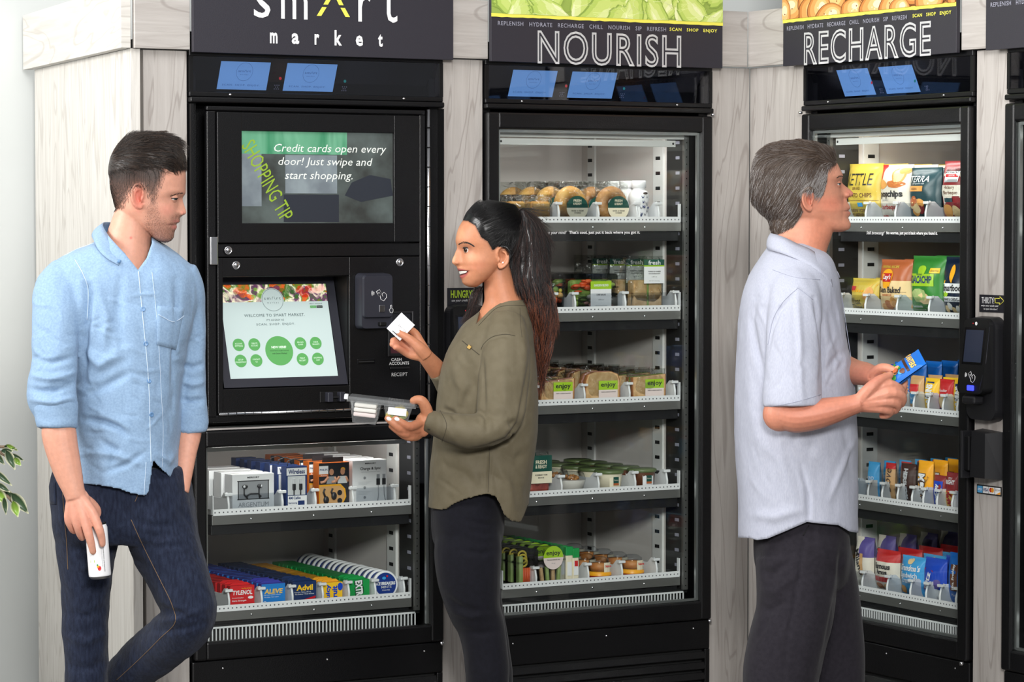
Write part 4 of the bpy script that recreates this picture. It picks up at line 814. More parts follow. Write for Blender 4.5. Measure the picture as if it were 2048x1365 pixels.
mb.build('granola', e)['kind'] = 'stuff'; MB().lathe([(.043, .036), (.043, .040), (.036, .056), (.01, .060), (0, .06)], 'clear_plastic', 28, T=T).build('dome_lid', e)
lane('A', .355, ZA[3], e, 5, .092, 'yogurt and granola cup', A[3], 'food', 'parfait cups in the fridge', first='low yogurt cup topped with granola left of the two dip tubs')
for u, mm, sh, ff in ((.484, 'p_cream', 'cream dip tub', 'cream dip tub with a green lid on the fourth fridge shelf'), (.598, 'p_brown', 'brown dip tub', 'brown dip tub with a green lid on the fourth fridge shelf')):
    e = empty('dip_tub'); MB().lathe([(0, 0), (.035, 0), (.0395, .05)], mm, 28, T=T).build('tub', e); MB().lathe([(.0425, .0485), (.0435, .051), (.0435, .056), (.041, .058), (0, .0585)], 'lid_green', 28, T=T).build('lid', e)
    mb = MB(); m2 = 'p_white' if mm == 'p_brown' else 'p_cream'
    mb.add([(.0385 * math.sin(t), .042 - .0385 * math.cos(t), z) for z in (.004, .045) for t in (-.5, -.25, 0, .25, .5)], [(i, i + 1, i + 6, i + 5) for i in range(4)], m2).rect(-.009, .009, .022, .04, .0015, 'p_darkgreen').rect(-.009, .009, .016, .022, .0015, 'p_rust').text('Panera', 0, .031, .014, .004, .001, 'p_cream').text('dip', 0, .010, .016, .004, .001, 'p_ink'); mb.build('label', e)
    lane('A', u, ZA[3], e, 5, .092, sh, A[3], 'food', 'dip tubs in the fridge', first=ff)
# shelf 5: vegetable tray, celery, string cheese, hummus
e = empty('vegetable_tray'); mb = MB()
for k in range(5): MB().tube([(-.012 + .007 * k, .012 + .002 * (k % 2), .004), (-.011 + .007 * k, .014, .05)], [.0045, .0055], 'carrot', 7).build('carrot_stick', e)
for k in range(3):
    pts = [(-.012 + .013 * math.cos(t), .014 + .003 * k, .066 + .010 * k + .012 * math.sin(t)) for t in [i * PI / 6 for i in range(13)]]; MB().tube(pts, .0032, 'pepper_yellow', 6).build('pepper_ring', e)
MB().box(-.028, -.014, .008, .03, .004, .085, 'celery', .004).build('celery', e); clam(e, .064, .04, .104)
lane('A', .190, ZA[4], e, 9, .046, 'vegetable tray', A[4], 'food', 'vegetable trays in the fridge', first='clear tray of carrot sticks and pepper rings on the bottom fridge shelf')
e = empty('celery_pack')
for k in range(4): MB().box(-.03 + .017 * k, -.02 + .017 * k, .008, .02, .004, .052, 'celery' if k % 2 else 'bread', .003, T=Matrix.Rotation(R(-8 + 4 * k), 4, 'Y')).build('celery_stick', e)
clam(e, .085, .042, .108); ellipse_label(e, .002, .076, .033, .034, -.002, 'p_lime', 'print_pink', [('enjoy', .012, .048, .017, 'p_ink'), ('THE DUO SNACK PAK', -.006, .044, .0036, 'p_ink'), ('8 oz', -.016, .012, .003, 'p_grey')])
lane('A', .2675, ZA[4], e, 8, .05, 'celery pack', A[4], 'food', 'celery packs in the fridge', first='celery snack pack with a round lime label on the bottom fridge shelf')
e = empty('string_cheese'); MB().box(-.022, .0, .004, .014, .0, .098, 'p_cream', .004).box(.0, .022, .005, .014, .0, .09, 'p_cream', .004).build('cheese_stick', e)
mb = MB().box(-.023, .001, .0025, .0155, .078, .104, 'p_green', .002).box(.001, .023, .0035, .0155, .070, .098, 'p_green', .002).rect(.004, .019, .02, .06, .0035, 'p_white').rect(.006, .017, .046, .062, .0028, 'p_red').rect(-.019, -.004, .02, .06, .0025, 'p_white'); mb.build('wrapper_print', e)
lane('A', .338, ZA[4], e, 12, .03, 'string cheese pair', A[4], 'food', 'string cheese in the fridge', first='green topped string cheese pair on the bottom fridge shelf')
T = Matrix.Translation((0, .036, 0))
for u, sd in ((.447, 'left'), (.5605, 'right')):
    e = empty('hummus_cup'); MB().lathe([(0, .0), (.034, 0), (.0365, .012)], 'salsa_red', 26, T=T).lathe([(.0365, .012), (.036, .018), (.031, .024)], 'p_bag_orange', 26, T=T, cap=False).build('cup', e); MB().lathe([(0, .024), (.028, .024), (.0285, .046), (0, .048)], 'hummus', 20, T=T).build('pretzels', e); MB().lathe([(.033, .022), (.030, .048), (.029, .056), (.018, .064), (0, .066)], 'clear_plastic', 26, T=T).build('dome_lid', e)
    mb = MB(); mb.add([(.0335 * math.sin(t), .036 - .0335 * math.cos(t), z) for z in (.022, .05) for t in (-.1, .2, .5, .8)], [(i, i + 1, i + 5, i + 4) for i in range(3)], 'p_cream').text('Sabra', .0105, .040, .02, .007, .0015, 'p_red', bold=.03); mb.build('label', e)
    lane('A', u, ZA[4], e, 5, .082, f'{sd} row hummus cup', A[4], 'food', 'hummus cups in the fridge', first=f'front domed hummus cup with a red base, {sd} row of the bottom fridge shelf')

# ---- fridge of chips and candy
Bn = ['top snack fridge shelf', 'second snack fridge shelf', 'third snack fridge shelf', 'fourth snack fridge shelf', 'bottom snack fridge shelf']
def bag(name, w, h, d, m, art, seed, seam=.055, wr=.07):
    p = pillow(w, h, d, m, 22, 26, seam, wr, seed); p.h = h
    o = p.build(name); A_ = MB(); art(A_); 
    if A_.v: on_bag(p, A_).build('printed_front', o)
    # move the bag so that its front is at y = 0 and its base on the shelf
    for q in [o] + list(o.children):
        q.data.transform(Matrix.Translation((0, d / 2, 0)))
    return o
def blob(m, x, z, rx, rz, mt, y=0, n=18, ph=0):
    m.add([(x, y, z)] + [(x + rx * k_ * (1 + .12 * math.sin(3 * t + ph)) * math.cos(t), y, z + rz * k_ * (1 + .12 * math.cos(2 * t + ph)) * math.sin(t)) for k_ in (.5, 1) for t in [2 * PI * i / n for i in range(n)]], [(0, 1 + i, 1 + (i + 1) % n) for i in range(n)] + [(1 + i, 1 + n + i, 1 + n + (i + 1) % n, 1 + (i + 1) % n) for i in range(n)], mt)
def strip(m, x0, x1, z0, z1, mt, y=0, n=10):
    m.add([(x0 + (x1 - x0) * i / n, y, z) for z in (z0, (z0 + z1) / 2, z1) for i in range(n + 1)], [(j * (n + 1) + i, j * (n + 1) + i + 1, (j + 1) * (n + 1) + i + 1, (j + 1) * (n + 1) + i) for j in range(2) for i in range(n)], mt)
cm('chip', (226, 160, 84), .5); cm('chip_dark', (190, 110, 50), .5); cm('chip_pale', (236, 204, 150), .5); cm('bag_pale', (226, 218, 204), .4)
def a1(m):
    m.text('KETTLE', .0, .120, .118, .034, 0, 'p_ink', bold=.0).text('BRAND', -.002, .0945, .04, .008, 0, 'p_brown').text('POTATO CHIPS', 0, .075, .115, .0125, 0, 'p_brown', bold=.01); strip(m, -.075, .075, .0595, .0605, 'p_brown'); strip(m, .0, .022, .043, .054, 'p_sky', -.0002); m.text('NEW YORK', 0, .032, .08, .0105, 0, 'p_brown', bold=.01).text('CHEDDAR', 0, .018, .085, .012, 0, 'p_brown', bold=.02)
def a2(m):
    blob(m, .03, .128, .027, .026, 'chip'); blob(m, .03, .128, .021, .02, 'chip_pale', -.0003); blob(m, -.038, .105, .026, .013, 'chip', -.0002, ph=2); blob(m, .022, .105, .034, .011, 'chip_dark', -.0002, ph=1); blob(m, .05, .142, .02, .01, 'chip', -.0005)
    m.text('popchips', .004, .076, .1, .024, -.0006, 'p_ink', bold=.04).text('potato', -.02, .060, .034, .007, -.0006, 'p_grey').text('barbeque', -.006, .040, .075, .018, -.0006, 'p_bagred', shear=.2, bold=.01); [blob(m, x, .006 + .006, .007, .007, 'p_bagred', -.0006) for x in (-.044, -.03)]; [m.disc(x, .012, .007, -.0006, 'p_grey', 14, r0=.0058) for x in (-.005, .013, .031)]
def a3(m):
    m.text('TERRA', -.006, .118, .09, .017, -.0004, 'p_white', shear=.2).text('real vegetable chips', -.006, .105, .06, .0045, -.0004, 'p_white'); strip(m, -.066, .02, .084, .099, 'chip', -.0003); m.text('ORIGINAL', -.022, .0915, .034, .006, -.0008, 'p_brown')
    for k in range(11): blob(m, random.uniform(-.04, .03), random.uniform(.018, .062), .016, .011, ['chip', 'p_maroon', 'chip_pale', 'p_rust'][k % 4], -.0003 - .0001 * k, ph=k)
def a4(m):
    strip(m, -.046, .04, .02, .132, 'bag_pale', -.0003); strip(m, -.064, .064, .070, .1, 'bag_pale', -.0004); strip(m, -.036, .026, .108, .138, 'p_white', -.0005); strip(m, -.034, .024, .122, .130, 'p_bagred', -.0007); strip(m, -.034, .024, .108, .116, 'p_grey', -.0007); m.text('BOULDER', -.005, .139, .06, .012, -.0009, 'p_ink', bold=.01).text('CANYON', -.005, .126, .03, .005, -.0009, 'p_white')
    m.text('Hickory', -.008, .0925, .046, .013, -.0009, 'p_brown', bold=.01).text('Barbeque', -.004, .0785, .064, .013, -.0009, 'p_brown', bold=.01); strip(m, -.036, .006, .054, .065, 'p_teal', -.0009); blob(m, -.028, .03, .024, .02, 'chip', -.0009); blob(m, .014, .026, .02, .018, 'chip_pale', -.001, ph=2); strip(m, .042, .066, .13, .142, 'p_green', -.0008)
ZB = [z - .006 for z in SHZ]
def mc_(lo, hi, z0): return lambda x, z, s: lo if z < z0 else hi
for u, w, h, d, m, art, sd, sh, ff, n, pit in (
    (.141, .158, .165, .07, 'p_bag_yellow', a1, 31, 'yellow chip bag', 'yellow kettle chip bag right in front of the grey-haired man\'s face', 5, .085),
    (.2885, .138, .160, .07, lambda x, z, s: 'p_bagred' if (x < -.30 and z > .62) else 'bag_pale', a2, 33, 'pale barbeque chip bag', 'pale chip bag with red barbeque lettering on the top shelf', 5, .085),
    (.4235, .134, .150, .06, 'p_teal', a3, 35, 'dark teal chip bag', 'dark teal vegetable chip bag on the top shelf', 5, .085),
    (.566, .140, .166, .07, 'p_maroon', a4, 37, 'maroon chip bag', 'maroon hickory chip bag at the right of the top shelf', 5, .085)):
    lane('B', u, ZB[0], bag('chip_bag', w, h, d, m, art, sd), n, pit, sh, Bn[0], 'chips', sh + 's in the snack fridge', first=ff, front=.088)
def b1(m):
    [m.poly([(-.05 + .012 * k, -.0003, .06), (-.042 + .012 * k, -.0003, .06), (-.046 + .016 * k, -.0003, .086)], 'p_bag_orange') for k in range(8)]; strip(m, -.05, -.022, .064, .076, 'p_bagred', -.0005); m.text('Wheat', -.02, .034, .05, .018, -.0005, 'p_ink', shear=.1).text('Thins', -.02, .016, .05, .016, -.0005, 'p_ink', shear=.1); [blob(m, .03 + .01 * (k % 2), .02 + .014 * k, .014, .011, 'chip', -.0004, ph=k) for k in range(4)]
def b2(m):
    blob(m, -.012, .1, .026, .031, 'p_bag_orange', -.0003); strip(m, -.034, .01, .091, .115, 'p_bagred', -.0006); m.text("Lay's", -.012, .103, .038, .017, -.0012, 'p_white', bold=.03, shear=.15).text('Oven Baked', -.006, .069, .11, .018, -.0006, 'p_ink', shear=.2, bold=.02).text('BARBECUE', -.012, .054, .042, .006, -.0006, 'p_rust', bold=.02)
    strip(m, -.062, .062, .0625, .0632, 'p_ink', -.0006); [blob(m, -.03 + .022 * k, .018 + .008 * (k % 3), .018, .014, ['chip', 'chip_dark'][k % 2], -.0006 - .0002 * k, ph=k) for k in range(5)]; m.text('ORIGINAL RECIPE', -.01, .133, .08, .007, -.0006, 'p_bag_yellow', bold=.03)
def b3(m):
    strip(m, -.068, .05, .082, .116, 'p_lime', -.0003); blob(m, -.002, .123, .018, .018, 'p_lime', -.0002); m.text('GUACACHIP', -.008, .1, .105, .021, -.0009, 'p_navy', bold=.03).text('ORIGINAL', -.01, .114, .034, .005, -.0009, 'p_darkgreen'); strip(m, .034, .064, .118, .132, 'p_yellow', -.0005); m.text('Gluten free', .049, .125, .024, .005, -.001, 'p_ink')
    blob(m, -.012, .056, .034, .022, 'celery', -.0005, n=9); blob(m, .012, .048, .026, .018, 'chip_pale', -.0007, n=7, ph=1); m.text('Guacamole', -.03, .026, .05, .0075, -.0005, 'p_white', bold=.02).text('FLAVORED TORTILLA CHIPS', -.024, .0165, .06, .0035, -.0005, 'p_white')
def b4(m):
    m.poly([(-.04, -.0003, .09), (.04, -.0003, .1), (.044, -.0003, .112), (-.036, -.0003, .1)], 'p_bag_orange'); blob(m, -.002, .118, .010, .026, 'p_bag_orange', -.0005, ph=1); strip(m, -.05, .045, .066, .092, 'p_white', -.0006); m.text('Smartfood', -.002, .08, .085, .019, -.0012, 'p_ink', shear=.3, bold=.03); strip(m, -.046, .046, .042, .056, 'p_white', -.0006); m.text('WHITE CHEDDAR', 0, .0485, .08, .0085, -.0012, 'p_ink', bold=.01); blob(m, -.03, .062, .012, .009, 'p_lime', -.0004)
    [blob(m, -.036 + .018 * k, .022 + .008 * math.sin(k * 2), .012, .011, 'yogurt' if k % 2 else 'chip_pale', -.0006 - .0002 * k, ph=k) for k in range(5)]
for u, w, h, d, m, art, sd, sh, ff, n, pit in (
    (.154, .126, .098, .055, 'p_bag_yellow', b1, 41, 'yellow cracker bag', 'yellow cracker bag beside the man\'s collar', 5, .08),
    (.293, .142, .153, .06, lambda x, z, s: 'p_rust' if z > .62 else ('chip_pale' if z > .12 else 'bag_pale'), b2, 43, 'orange baked chip bag', 'orange and cream baked chip bag on the second shelf', 5, .08),
    (.436, .146, .165, .065, 'p_grass', b3, 45, 'green guacamole chip bag', 'green guacamole chip bag on the second shelf', 5, .08),
    (.570, .126, .164, .065, 'p_bag_navy', b4, 47, 'navy popcorn bag', 'navy white cheddar popcorn bag at the right of the second shelf', 5, .08)):
    lane('B', u, ZB[1], bag('snack_bag', w, h, d, m, art, sd), n, pit, sh, Bn[1], 'chips', sh + 's in the snack fridge', first=ff, front=.088)
def c1(m): m.text('PLANTERS', 0, .062, .07, .016, -.0005, 'p_gold', bold=.04); strip(m, -.036, .036, .036, .05, 'p_sky', -.0004); m.text('NUT & CHOCOLATE', 0, .043, .06, .005, -.001, 'p_white'); [blob(m, -.024 + .016 * k, .02, .009, .010, ['p_brown', 'p_tan', 'p_choc', 'p_tan'][k], -.0004) for k in range(4)]
def c2(m): m.text('FUNYUNS', .002, .045, .066, .026, -.0006, 'p_white', bold=.05, rot=PI / 2); strip(m, -.014, .016, .008, .085, 'p_navy', -.0003); blob(m, .018, .02, .008, .012, 'chip', -.0007)
def c3(m): blob(m, 0, .03, .019, .02, 'chip_pale', -.0004); m.text('Keebler', 0, .064, .034, .008, -.0005, 'p_white'); strip(m, -.02, .02, .01, .016, 'p_navy', -.0006)
def c4(m): strip(m, -.02, .02, .02, .05, 'p_sky', -.0003); m.text('Nut Mix', 0, .036, .03, .008, -.0008, 'p_white'); strip(m, -.02, .02, .055, .075, 'p_red', -.0003)
for u, w, h, d, m, art, sd, sh, ff, n, pit in (
    (.255, .078, .120, .034, 'p_royal', c1, 50, 'left blue nut bag', 'blue nut bag partly hidden by the grey-haired man\'s hands', 8, .05),
    (.336, .072, .132, .036, 'p_bag_blue', c1, 51, 'blue nut bag', 'bright blue nut bag with gold lettering right of the man\'s hands', 9, .055),
    (.406, .06, .098, .03, 'p_tan', c4, 53, 'tan nut bag', 'tan nut bag with a red stripe on the third shelf', 7, .06),
    (.472, .062, .094, .034, 'p_yellow', c2, 55, 'yellow onion snack bag', 'yellow snack bag with upright white lettering on the third shelf', 7, .06),
    (.536, .06, .094, .03, 'p_bagred', c3, 57, 'red cracker bag', 'red cracker bag beside the yellow snack bag on the third shelf', 7, .06),
    (.598, .06, .100, .03, 'p_yellow', c2, 58, 'right yellow snack bag', 'yellow snack bag at the right end of the third shelf', 7, .06)):
    lane('B', u, ZB[2], bag('snack_bag', w, h, d, m, art, sd), n, pit, sh, Bn[2], 'snack', sh + 's in the snack fridge', first=ff, front=.088)
def d1(m): m.text('KIND', 0, .06, .03, .01, -.0005, 'p_white'); strip(m, -.018, .018, .02, .04, 'p_tan', -.0003)
def d2(m): m.text('Dove', .0, .06, .066, .028, -.0005, 'p_choc', rot=PI / 2, shear=.3)
def d3(m): m.text("HERSHEY'S", 0, .056, .085, .021, -.0005, 'p_silver', bold=.05, rot=-PI / 2)
def d4(m): m.text("M&M'S", -.002, .05, .08, .033, -.0007, 'p_white', bold=.06, rot=-PI / 2).text("M&M'S", -.002, .05, .083, .037, -.0004, 'p_choc', bold=.14, rot=-PI / 2).text('PEANUT', .018, .07, .03, .006, -.0008, 'p_choc', rot=PI / 3); [blob(m, .012 + .004 * k, .012 + .006 * k, .005, .005, ['p_sky', 'p_yellow', 'p_green'][k], -.0008) for k in range(3)]
def d5(m): strip(m, -.02, .02, .01, .075, 'p_royal', -.0003); m.text('PayDay', 0, .04, .055, .02, -.0008, 'p_white', bold=.05, rot=PI / 2)
def d6(m): m.text('TRY', 0, .086, .018, .006, -.0005, 'p_white').text('RIGHT', 0, .076, .038, .012, -.0005, 'p_white', bold=.04).text('TWIX', 0, .03, .05, .026, -.0005, 'p_bagred', bold=.08, rot=PI / 2); strip(m, -.024, .024, .008, .052, 'p_gold', -.0003)
for u, w, h, d, m, art, sd, sh, ff, n, pit in (
    (.214, .052, .105, .026, 'p_sky', d1, 60, 'blue nut bar', 'light blue snack bar at the man\'s shirt, fourth shelf', 7, .055),
    (.292, .044, .108, .024, lambda x, z, s: 'p_bagred' if z > .86 else 'p_tan', d2, 61, 'tan chocolate bar', 'tan chocolate bar with brown script on the fourth shelf', 7, .055),
    (.372, .066, .112, .026, 'p_choc', d3, 63, 'dark chocolate bar', 'dark chocolate bar with silver lettering on the fourth shelf', 7, .055),
    (.446, .066, .125, .032, 'p_bag_orange', d4, 65, 'yellow candy bag', 'bright yellow candy bag on the fourth shelf', 8, .05),
    (.512, .05, .09, .026, 'p_maroon', d5, 66, 'blue and maroon candy bar', 'maroon candy bar with a blue band on the fourth shelf', 7, .055),
    (.567, .054, .102, .026, lambda x, z, s: 'p_maroon' if z > .5 else 'p_gold', d6, 67, 'maroon and gold candy bar', 'maroon and gold twin candy bar on the fourth shelf', 7, .055),
    (.634, .052, .11, .026, 'p_bagred', d5, 68, 'red candy bar', 'red candy bar at the right end of the fourth shelf', 7, .055)):
    lane('B', u, ZB[3], bag('candy_bag', w, h, d, m, art, sd, wr=.09), n, pit, sh, Bn[3], 'candy', sh + 's in the snack fridge', first=ff, front=.088)
def e1(m): m.text('Milano', -.004, .075, .075, .02, -.0005, 'p_ink', bold=.02, rot=-PI / 2.6); strip(m, -.0, .014, .04, .10, 'p_tan', -.0003)
def e2(m): m.text("Famous", 0, .074, .07, .016, -.0006, 'p_ink', bold=.04).text("Amos", 0, .058, .05, .014, -.0006, 'p_ink', bold=.04); strip(m, -.048, .048, .03, .044, 'p_bagred', -.0003); blob(m, -.02, .016, .018, .011, 'chip_dark', -.0005); blob(m, .02, .016, .016, .010, 'chip', -.0005)
def e3(m): m.text("Grandma's", 0, .082, .088, .017, -.0006, 'p_white', bold=.03, shear=.2).text('Sandwich', -.002, .062, .075, .015, -.0006, 'p_white', bold=.02).text('Cremes', -.006, .047, .06, .015, -.0006, 'p_white', bold=.02); blob(m, -.03, .02, .016, .013, 'chip', -.0005); blob(m, 0, .1, .012, .009, 'chip_pale', -.0003)
def e4(m): m.poly([(-.04, -.0003, .03), (-.005, -.0003, .02), (.008, -.0003, .085), (-.035, -.0003, .09)], 'p_bagred'); m.text('Ritz', -.014, .056, .05, .02, -.0006, 'p_white', rot=PI / 2.4, bold=.03); blob(m, .026, .05, .011, .014, 'p_purple', -.0004); blob(m, .022, .022, .018, .016, 'p_white', -.0004)
def e5(m): strip(m, -.012, .018, .04, .112, 'p_brown', -.0003); m.text('Mrs. Freshley', .003, .078, .07, .014, -.0008, 'p_white', bold=.04, rot=PI / 2).text('Mini', 0, .028, .02, .008, -.0006, 'p_white')
for u, w, h, d, m, art, sd, sh, ff, n, pit in (
    (.162, .08, .145, .05, lambda x, z, s: 'p_purple' if (z > .62 and x > -.1) else 'bag_pale', e1, 71, 'white and purple cookie bag', 'white and purple cookie bag behind the man\'s trousers, bottom shelf', 6, .075),
    (.266, .108, .118, .055, lambda x, z, s: 'p_bagred' if z > .72 else 'bag_pale', e2, 73, 'red and white cookie bag', 'red and white cookie bag on the bottom shelf', 6, .075),
    (.388, .106, .113, .045, 'p_sky', e3, 75, 'light blue cookie bag', 'light blue sandwich cookie bag on the bottom shelf', 6, .07),
    (.486, .096, .118, .045, 'p_royal', e4, 77, 'royal blue cracker bag', 'royal blue cracker bag with a red patch on the bottom shelf', 6, .07),
    (.584, .072, .142, .04, 'p_bag_blue', e5, 79, 'blue mini donut bag', 'blue donut bag with a brown band at the right of the bottom shelf', 6, .07)):
    lane('B', u, ZB[4], bag('cookie_bag', w, h, d, m, art, sd), n, pit, sh, Bn[4], 'cookies', sh + 's in the snack fridge', first=ff, front=.088)
# clear fronts that keep the rows in place
for r_, zz, sp in ((kiosk, .708, ((.14, .29), (.52, .635))), (fridge_a, SHZ[0], ((.11, .27), (.28, .40))), (fridge_a, SHZ[1], ((.27, .32), (.34, .49), (.52, .67))), (fridge_b, SHZ[0], ((.105, .214), (.222, .349), (.357, .484), (.492, .67))), (fridge_b, SHZ[1], ((.105, .214), (.222, .358), (.366, .501), (.509, .636))), (fridge_b, SHZ[2], ((.205, .366), (.374, .50), (.51, .625))), (fridge_b, SHZ[3], ((.175, .366), (.375, .48), (.49, .606))), (fridge_b, SHZ[4], ((.125, .32), (.33, .425), (.435, .555), (.565, .66)))):
    for a, c in sp: lens(r_, a, c, zz)
# ------------------------------------------------------------------ people
from mathutils.bvhtree import BVHTree
FP, TH = 5769.3, .0428
def ray(x, y):
    a = (x - 1024) / FP; b = (682.5 - y) / FP; c, s = math.cos(TH), math.sin(TH)
    return Vector((a, c + b * s, -s + b * c))
def P(Y, x, y):
    r = ray(x, y); t = Y / r.y; return Vector((r.x * t, Y, 1.5 + r.z * t))
def to_px(co):
    c, s = math.cos(TH), math.sin(TH); Z = co[:, 2] - 1.5
    d = co[:, 1] * c - Z * s; v = co[:, 1] * s + Z * c
    return 1024 + FP * co[:, 0] / d, 682.5 - FP * v / d
def catmull(rows, m):
    A = np.array(rows, float); n = len(A); out = []
    for i in range(n - 1):
        p0, p1, p2, p3 = A[max(i - 1, 0)], A[i], A[i + 1], A[min(i + 2, n - 1)]
        for k in range(m):
            t = k / m; out.append(.5 * (2 * p1 + (p2 - p0) * t + (2 * p0 - 5 * p1 + 4 * p2 - p3) * t * t + (3 * p1 - p0 - 3 * p2 + p3) * t ** 3))
    out.append(A[-1]); return np.array(out)
class Fig:
    def __init__(s, Y): s.Y = Y; s.k = Y / FP
    def p(s, x, y, d=0): return P(s.Y + d, x, y)
    def loft(s, mb, rows, m, sub=4, n=36, ex=2.2):     # rows: y, x_left, x_right, depth offset, half depth
        A = catmull(rows, sub); v = []
        for y, xl, xr, d, hd in A:
            c = s.p((xl + xr) / 2, y, d); a = max(.002, (xr - xl) / 2 * s.k); hd = max(hd, .002)
            for i in range(n):
                t = 2 * PI * i / n; ct, st = math.cos(t), math.sin(t)
                v.append((c.x + a * math.copysign(abs(ct) ** (2 / ex), ct), c.y + hd * math.copysign(abs(st) ** (2 / ex), st), c.z))
        N = len(A)
        f = [(j * n + i, j * n + (i + 1) % n, (j + 1) * n + (i + 1) % n, (j + 1) * n + i) for j in range(N - 1) for i in range(n)]
        f += [tuple(range(n))[::-1], tuple(range((N - 1) * n, N * n))]
        return mb.add(v, f, m, True)
    def limb(s, mb, rows, m, sub=4, n=16, flat=1.0):      # rows: x, y, depth offset, radius in photo pixels
        A = catmull(rows, sub); return mb.tube([s.p(x, y, d) for x, y, d, r in A], [max(.001, r * s.k) for x, y, d, r in A], m, n, flat=flat)
    def chain(s, mb, rows, m, n=10):
        s.limb(mb, rows, m, 3, n); x, y, d, r = rows[-1]; mb.ball(s.p(x, y, d), r * s.k, m, 10, 8); return mb
def fuse(mb, name, voxel, smooth=4, parent=None, fac=.5):
    o = mb.build(name); md = o.modifiers.new('r', 'REMESH'); md.mode = 'VOXEL'; md.voxel_size = voxel; md.use_smooth_shade = True
    if smooth: sm = o.modifiers.new('s', 'SMOOTH'); sm.factor = fac; sm.iterations = smooth
    me = bpy.data.meshes.new_from_object(o.evaluated_get(bpy.context.evaluated_depsgraph_get()))
    old = o.data; o.modifiers.clear(); o.data = me; me.name = name; bpy.data.meshes.remove(old)
    me.materials.clear(); me.materials.append(MAT[mb.mats[0]]); me.polygons.foreach_set('use_smooth', [True] * len(me.polygons)); me.polygons.foreach_set('material_index', [0] * len(me.polygons))
    if parent: o.parent = parent
    return o
def coords(o):
    n = len(o.data.vertices); a = np.empty(n * 3); o.data.vertices.foreach_get('co', a); b = np.empty(n * 3); o.data.vertices.foreach_get('normal', b)
    return a.reshape(-1, 3), b.reshape(-1, 3)
def setco(o, a): o.data.vertices.foreach_set('co', a.ravel()); o.data.update()
def seg_dist(x, y, pts):
    best = np.full(len(x), 1e9); tt = np.zeros(len(x)); L = len(pts) - 1
    for i in range(L):
        (ax, ay), (bx, by) = pts[i][:2], pts[i + 1][:2]; dx, dy = bx - ax, by - ay; q = dx * dx + dy * dy + 1e-9
        t = np.clip(((x - ax) * dx + (y - ay) * dy) / q, 0, 1); d = np.hypot(x - ax - t * dx, y - ay - t * dy); w = d < best
        best = np.where(w, d, best); tt = np.where(w, (i + t) / L, tt)
    return best, tt
def crease(o, lines, side=-1):     # lines: (points, width px, amplitude m); soft folds pressed into or raised from the cloth
    a, n = coords(o); x, y = to_px(a); f = np.clip(n[:, 1] * side * 1.6, 0, 1)
    for pts, w, amp in lines:
        d, t = seg_dist(x, y, pts); k = np.exp(-(d / w) ** 2) * np.sin(np.clip(t, .04, .96) * PI) ** .6
        rim = np.exp(-((d - 1.7 * w) / w) ** 2) * np.sin(np.clip(t, .04, .96) * PI) * .10
        a = a + n * ((k - rim) * f * amp)[:, None]
    setco(o, a)
def wrinkles(o, box, count, ln, ang, amp, seed, w=(2.5, 5)):     # many small irregular folds inside a photo rectangle
    rng = random.Random(seed); L = []
    for _ in range(count):
        x, y = rng.uniform(box[0], box[2]), rng.uniform(box[1], box[3]); t = ang + rng.gauss(0, .45); l = rng.uniform(.5, 1.2) * ln; b = rng.uniform(-.25, .25)
        L.append(([(x - l * math.cos(t), y - l * math.sin(t)), (x - b * l * math.sin(t), y + b * l * math.cos(t)), (x + l * math.cos(t), y + l * math.sin(t))], rng.uniform(*w), rng.choice((-1, -1, 1)) * rng.uniform(.5, 1) * amp))
    crease(o, L)
def rumple(o, amp, sx, sz, seed=0, region=None):
    a, n = coords(o); x, y = to_px(a)
    w = np.ones(len(a)) if region is None else region(x, y)
    for i in range(len(a)):
        if w[i] > .01:
            p = a[i]; v = mnoise.noise(Vector((p[0] * sx + seed, p[1] * sx, p[2] * sz))) + .5 * mnoise.noise(Vector((p[0] * sx * 2.3, p[1] * sx * 2.1 + seed, p[2] * sz * 2.2 + p[0] * sx)))
            a[i] = p + n[i] * (amp * w[i] * v)
    setco(o, a)
def snap(bs, line, closed, lim):      # bring the cut edge onto a clean line
    if not bs: return
    A = np.array([v.co[:] for v in bs]); x, y = to_px(A); best = np.full(len(x), 1e9); tx, ty = x.copy(), y.copy(); n = len(line)
    for i in range(n if closed else n - 1):
        (ax, ay), (bx, by) = line[i], line[(i + 1) % n]; dx, dy = bx - ax, by - ay; t = np.clip(((x - ax) * dx + (y - ay) * dy) / (dx * dx + dy * dy + 1e-9), 0, 1)
        qx, qy = ax + t * dx, ay + t * dy; d = np.hypot(x - qx, y - qy); w = d < best; best = np.where(w, d, best); tx = np.where(w, qx, tx); ty = np.where(w, qy, ty)
    for i, v in enumerate(bs):
        if best[i] < lim: v.co.x += (tx[i] - x[i]) * v.co.y / FP; v.co.z -= (ty[i] - y[i]) * v.co.y / FP
def cut_hem(o, hem, below=True):
    bm = bmesh.new(); bm.from_mesh(o.data); A = np.array([v.co[:] for v in bm.verts]); x, y = to_px(A)
    h = np.interp(x, [p_[0] for p_ in hem], [p_[1] for p_ in hem]); bad = y > h
    bmesh.ops.delete(bm, geom=[v for v in bm.verts if bad[v.index]], context='VERTS')
    bs = [v for v in bm.verts if v.is_boundary]
    for _ in range(2): snap(bs, hem, False, 14)
    bm.to_mesh(o.data); bm.free(); o.data.update()
    md = o.modifiers.new('thickness', 'SOLIDIFY'); md.thickness = .0015; md.offset = -1
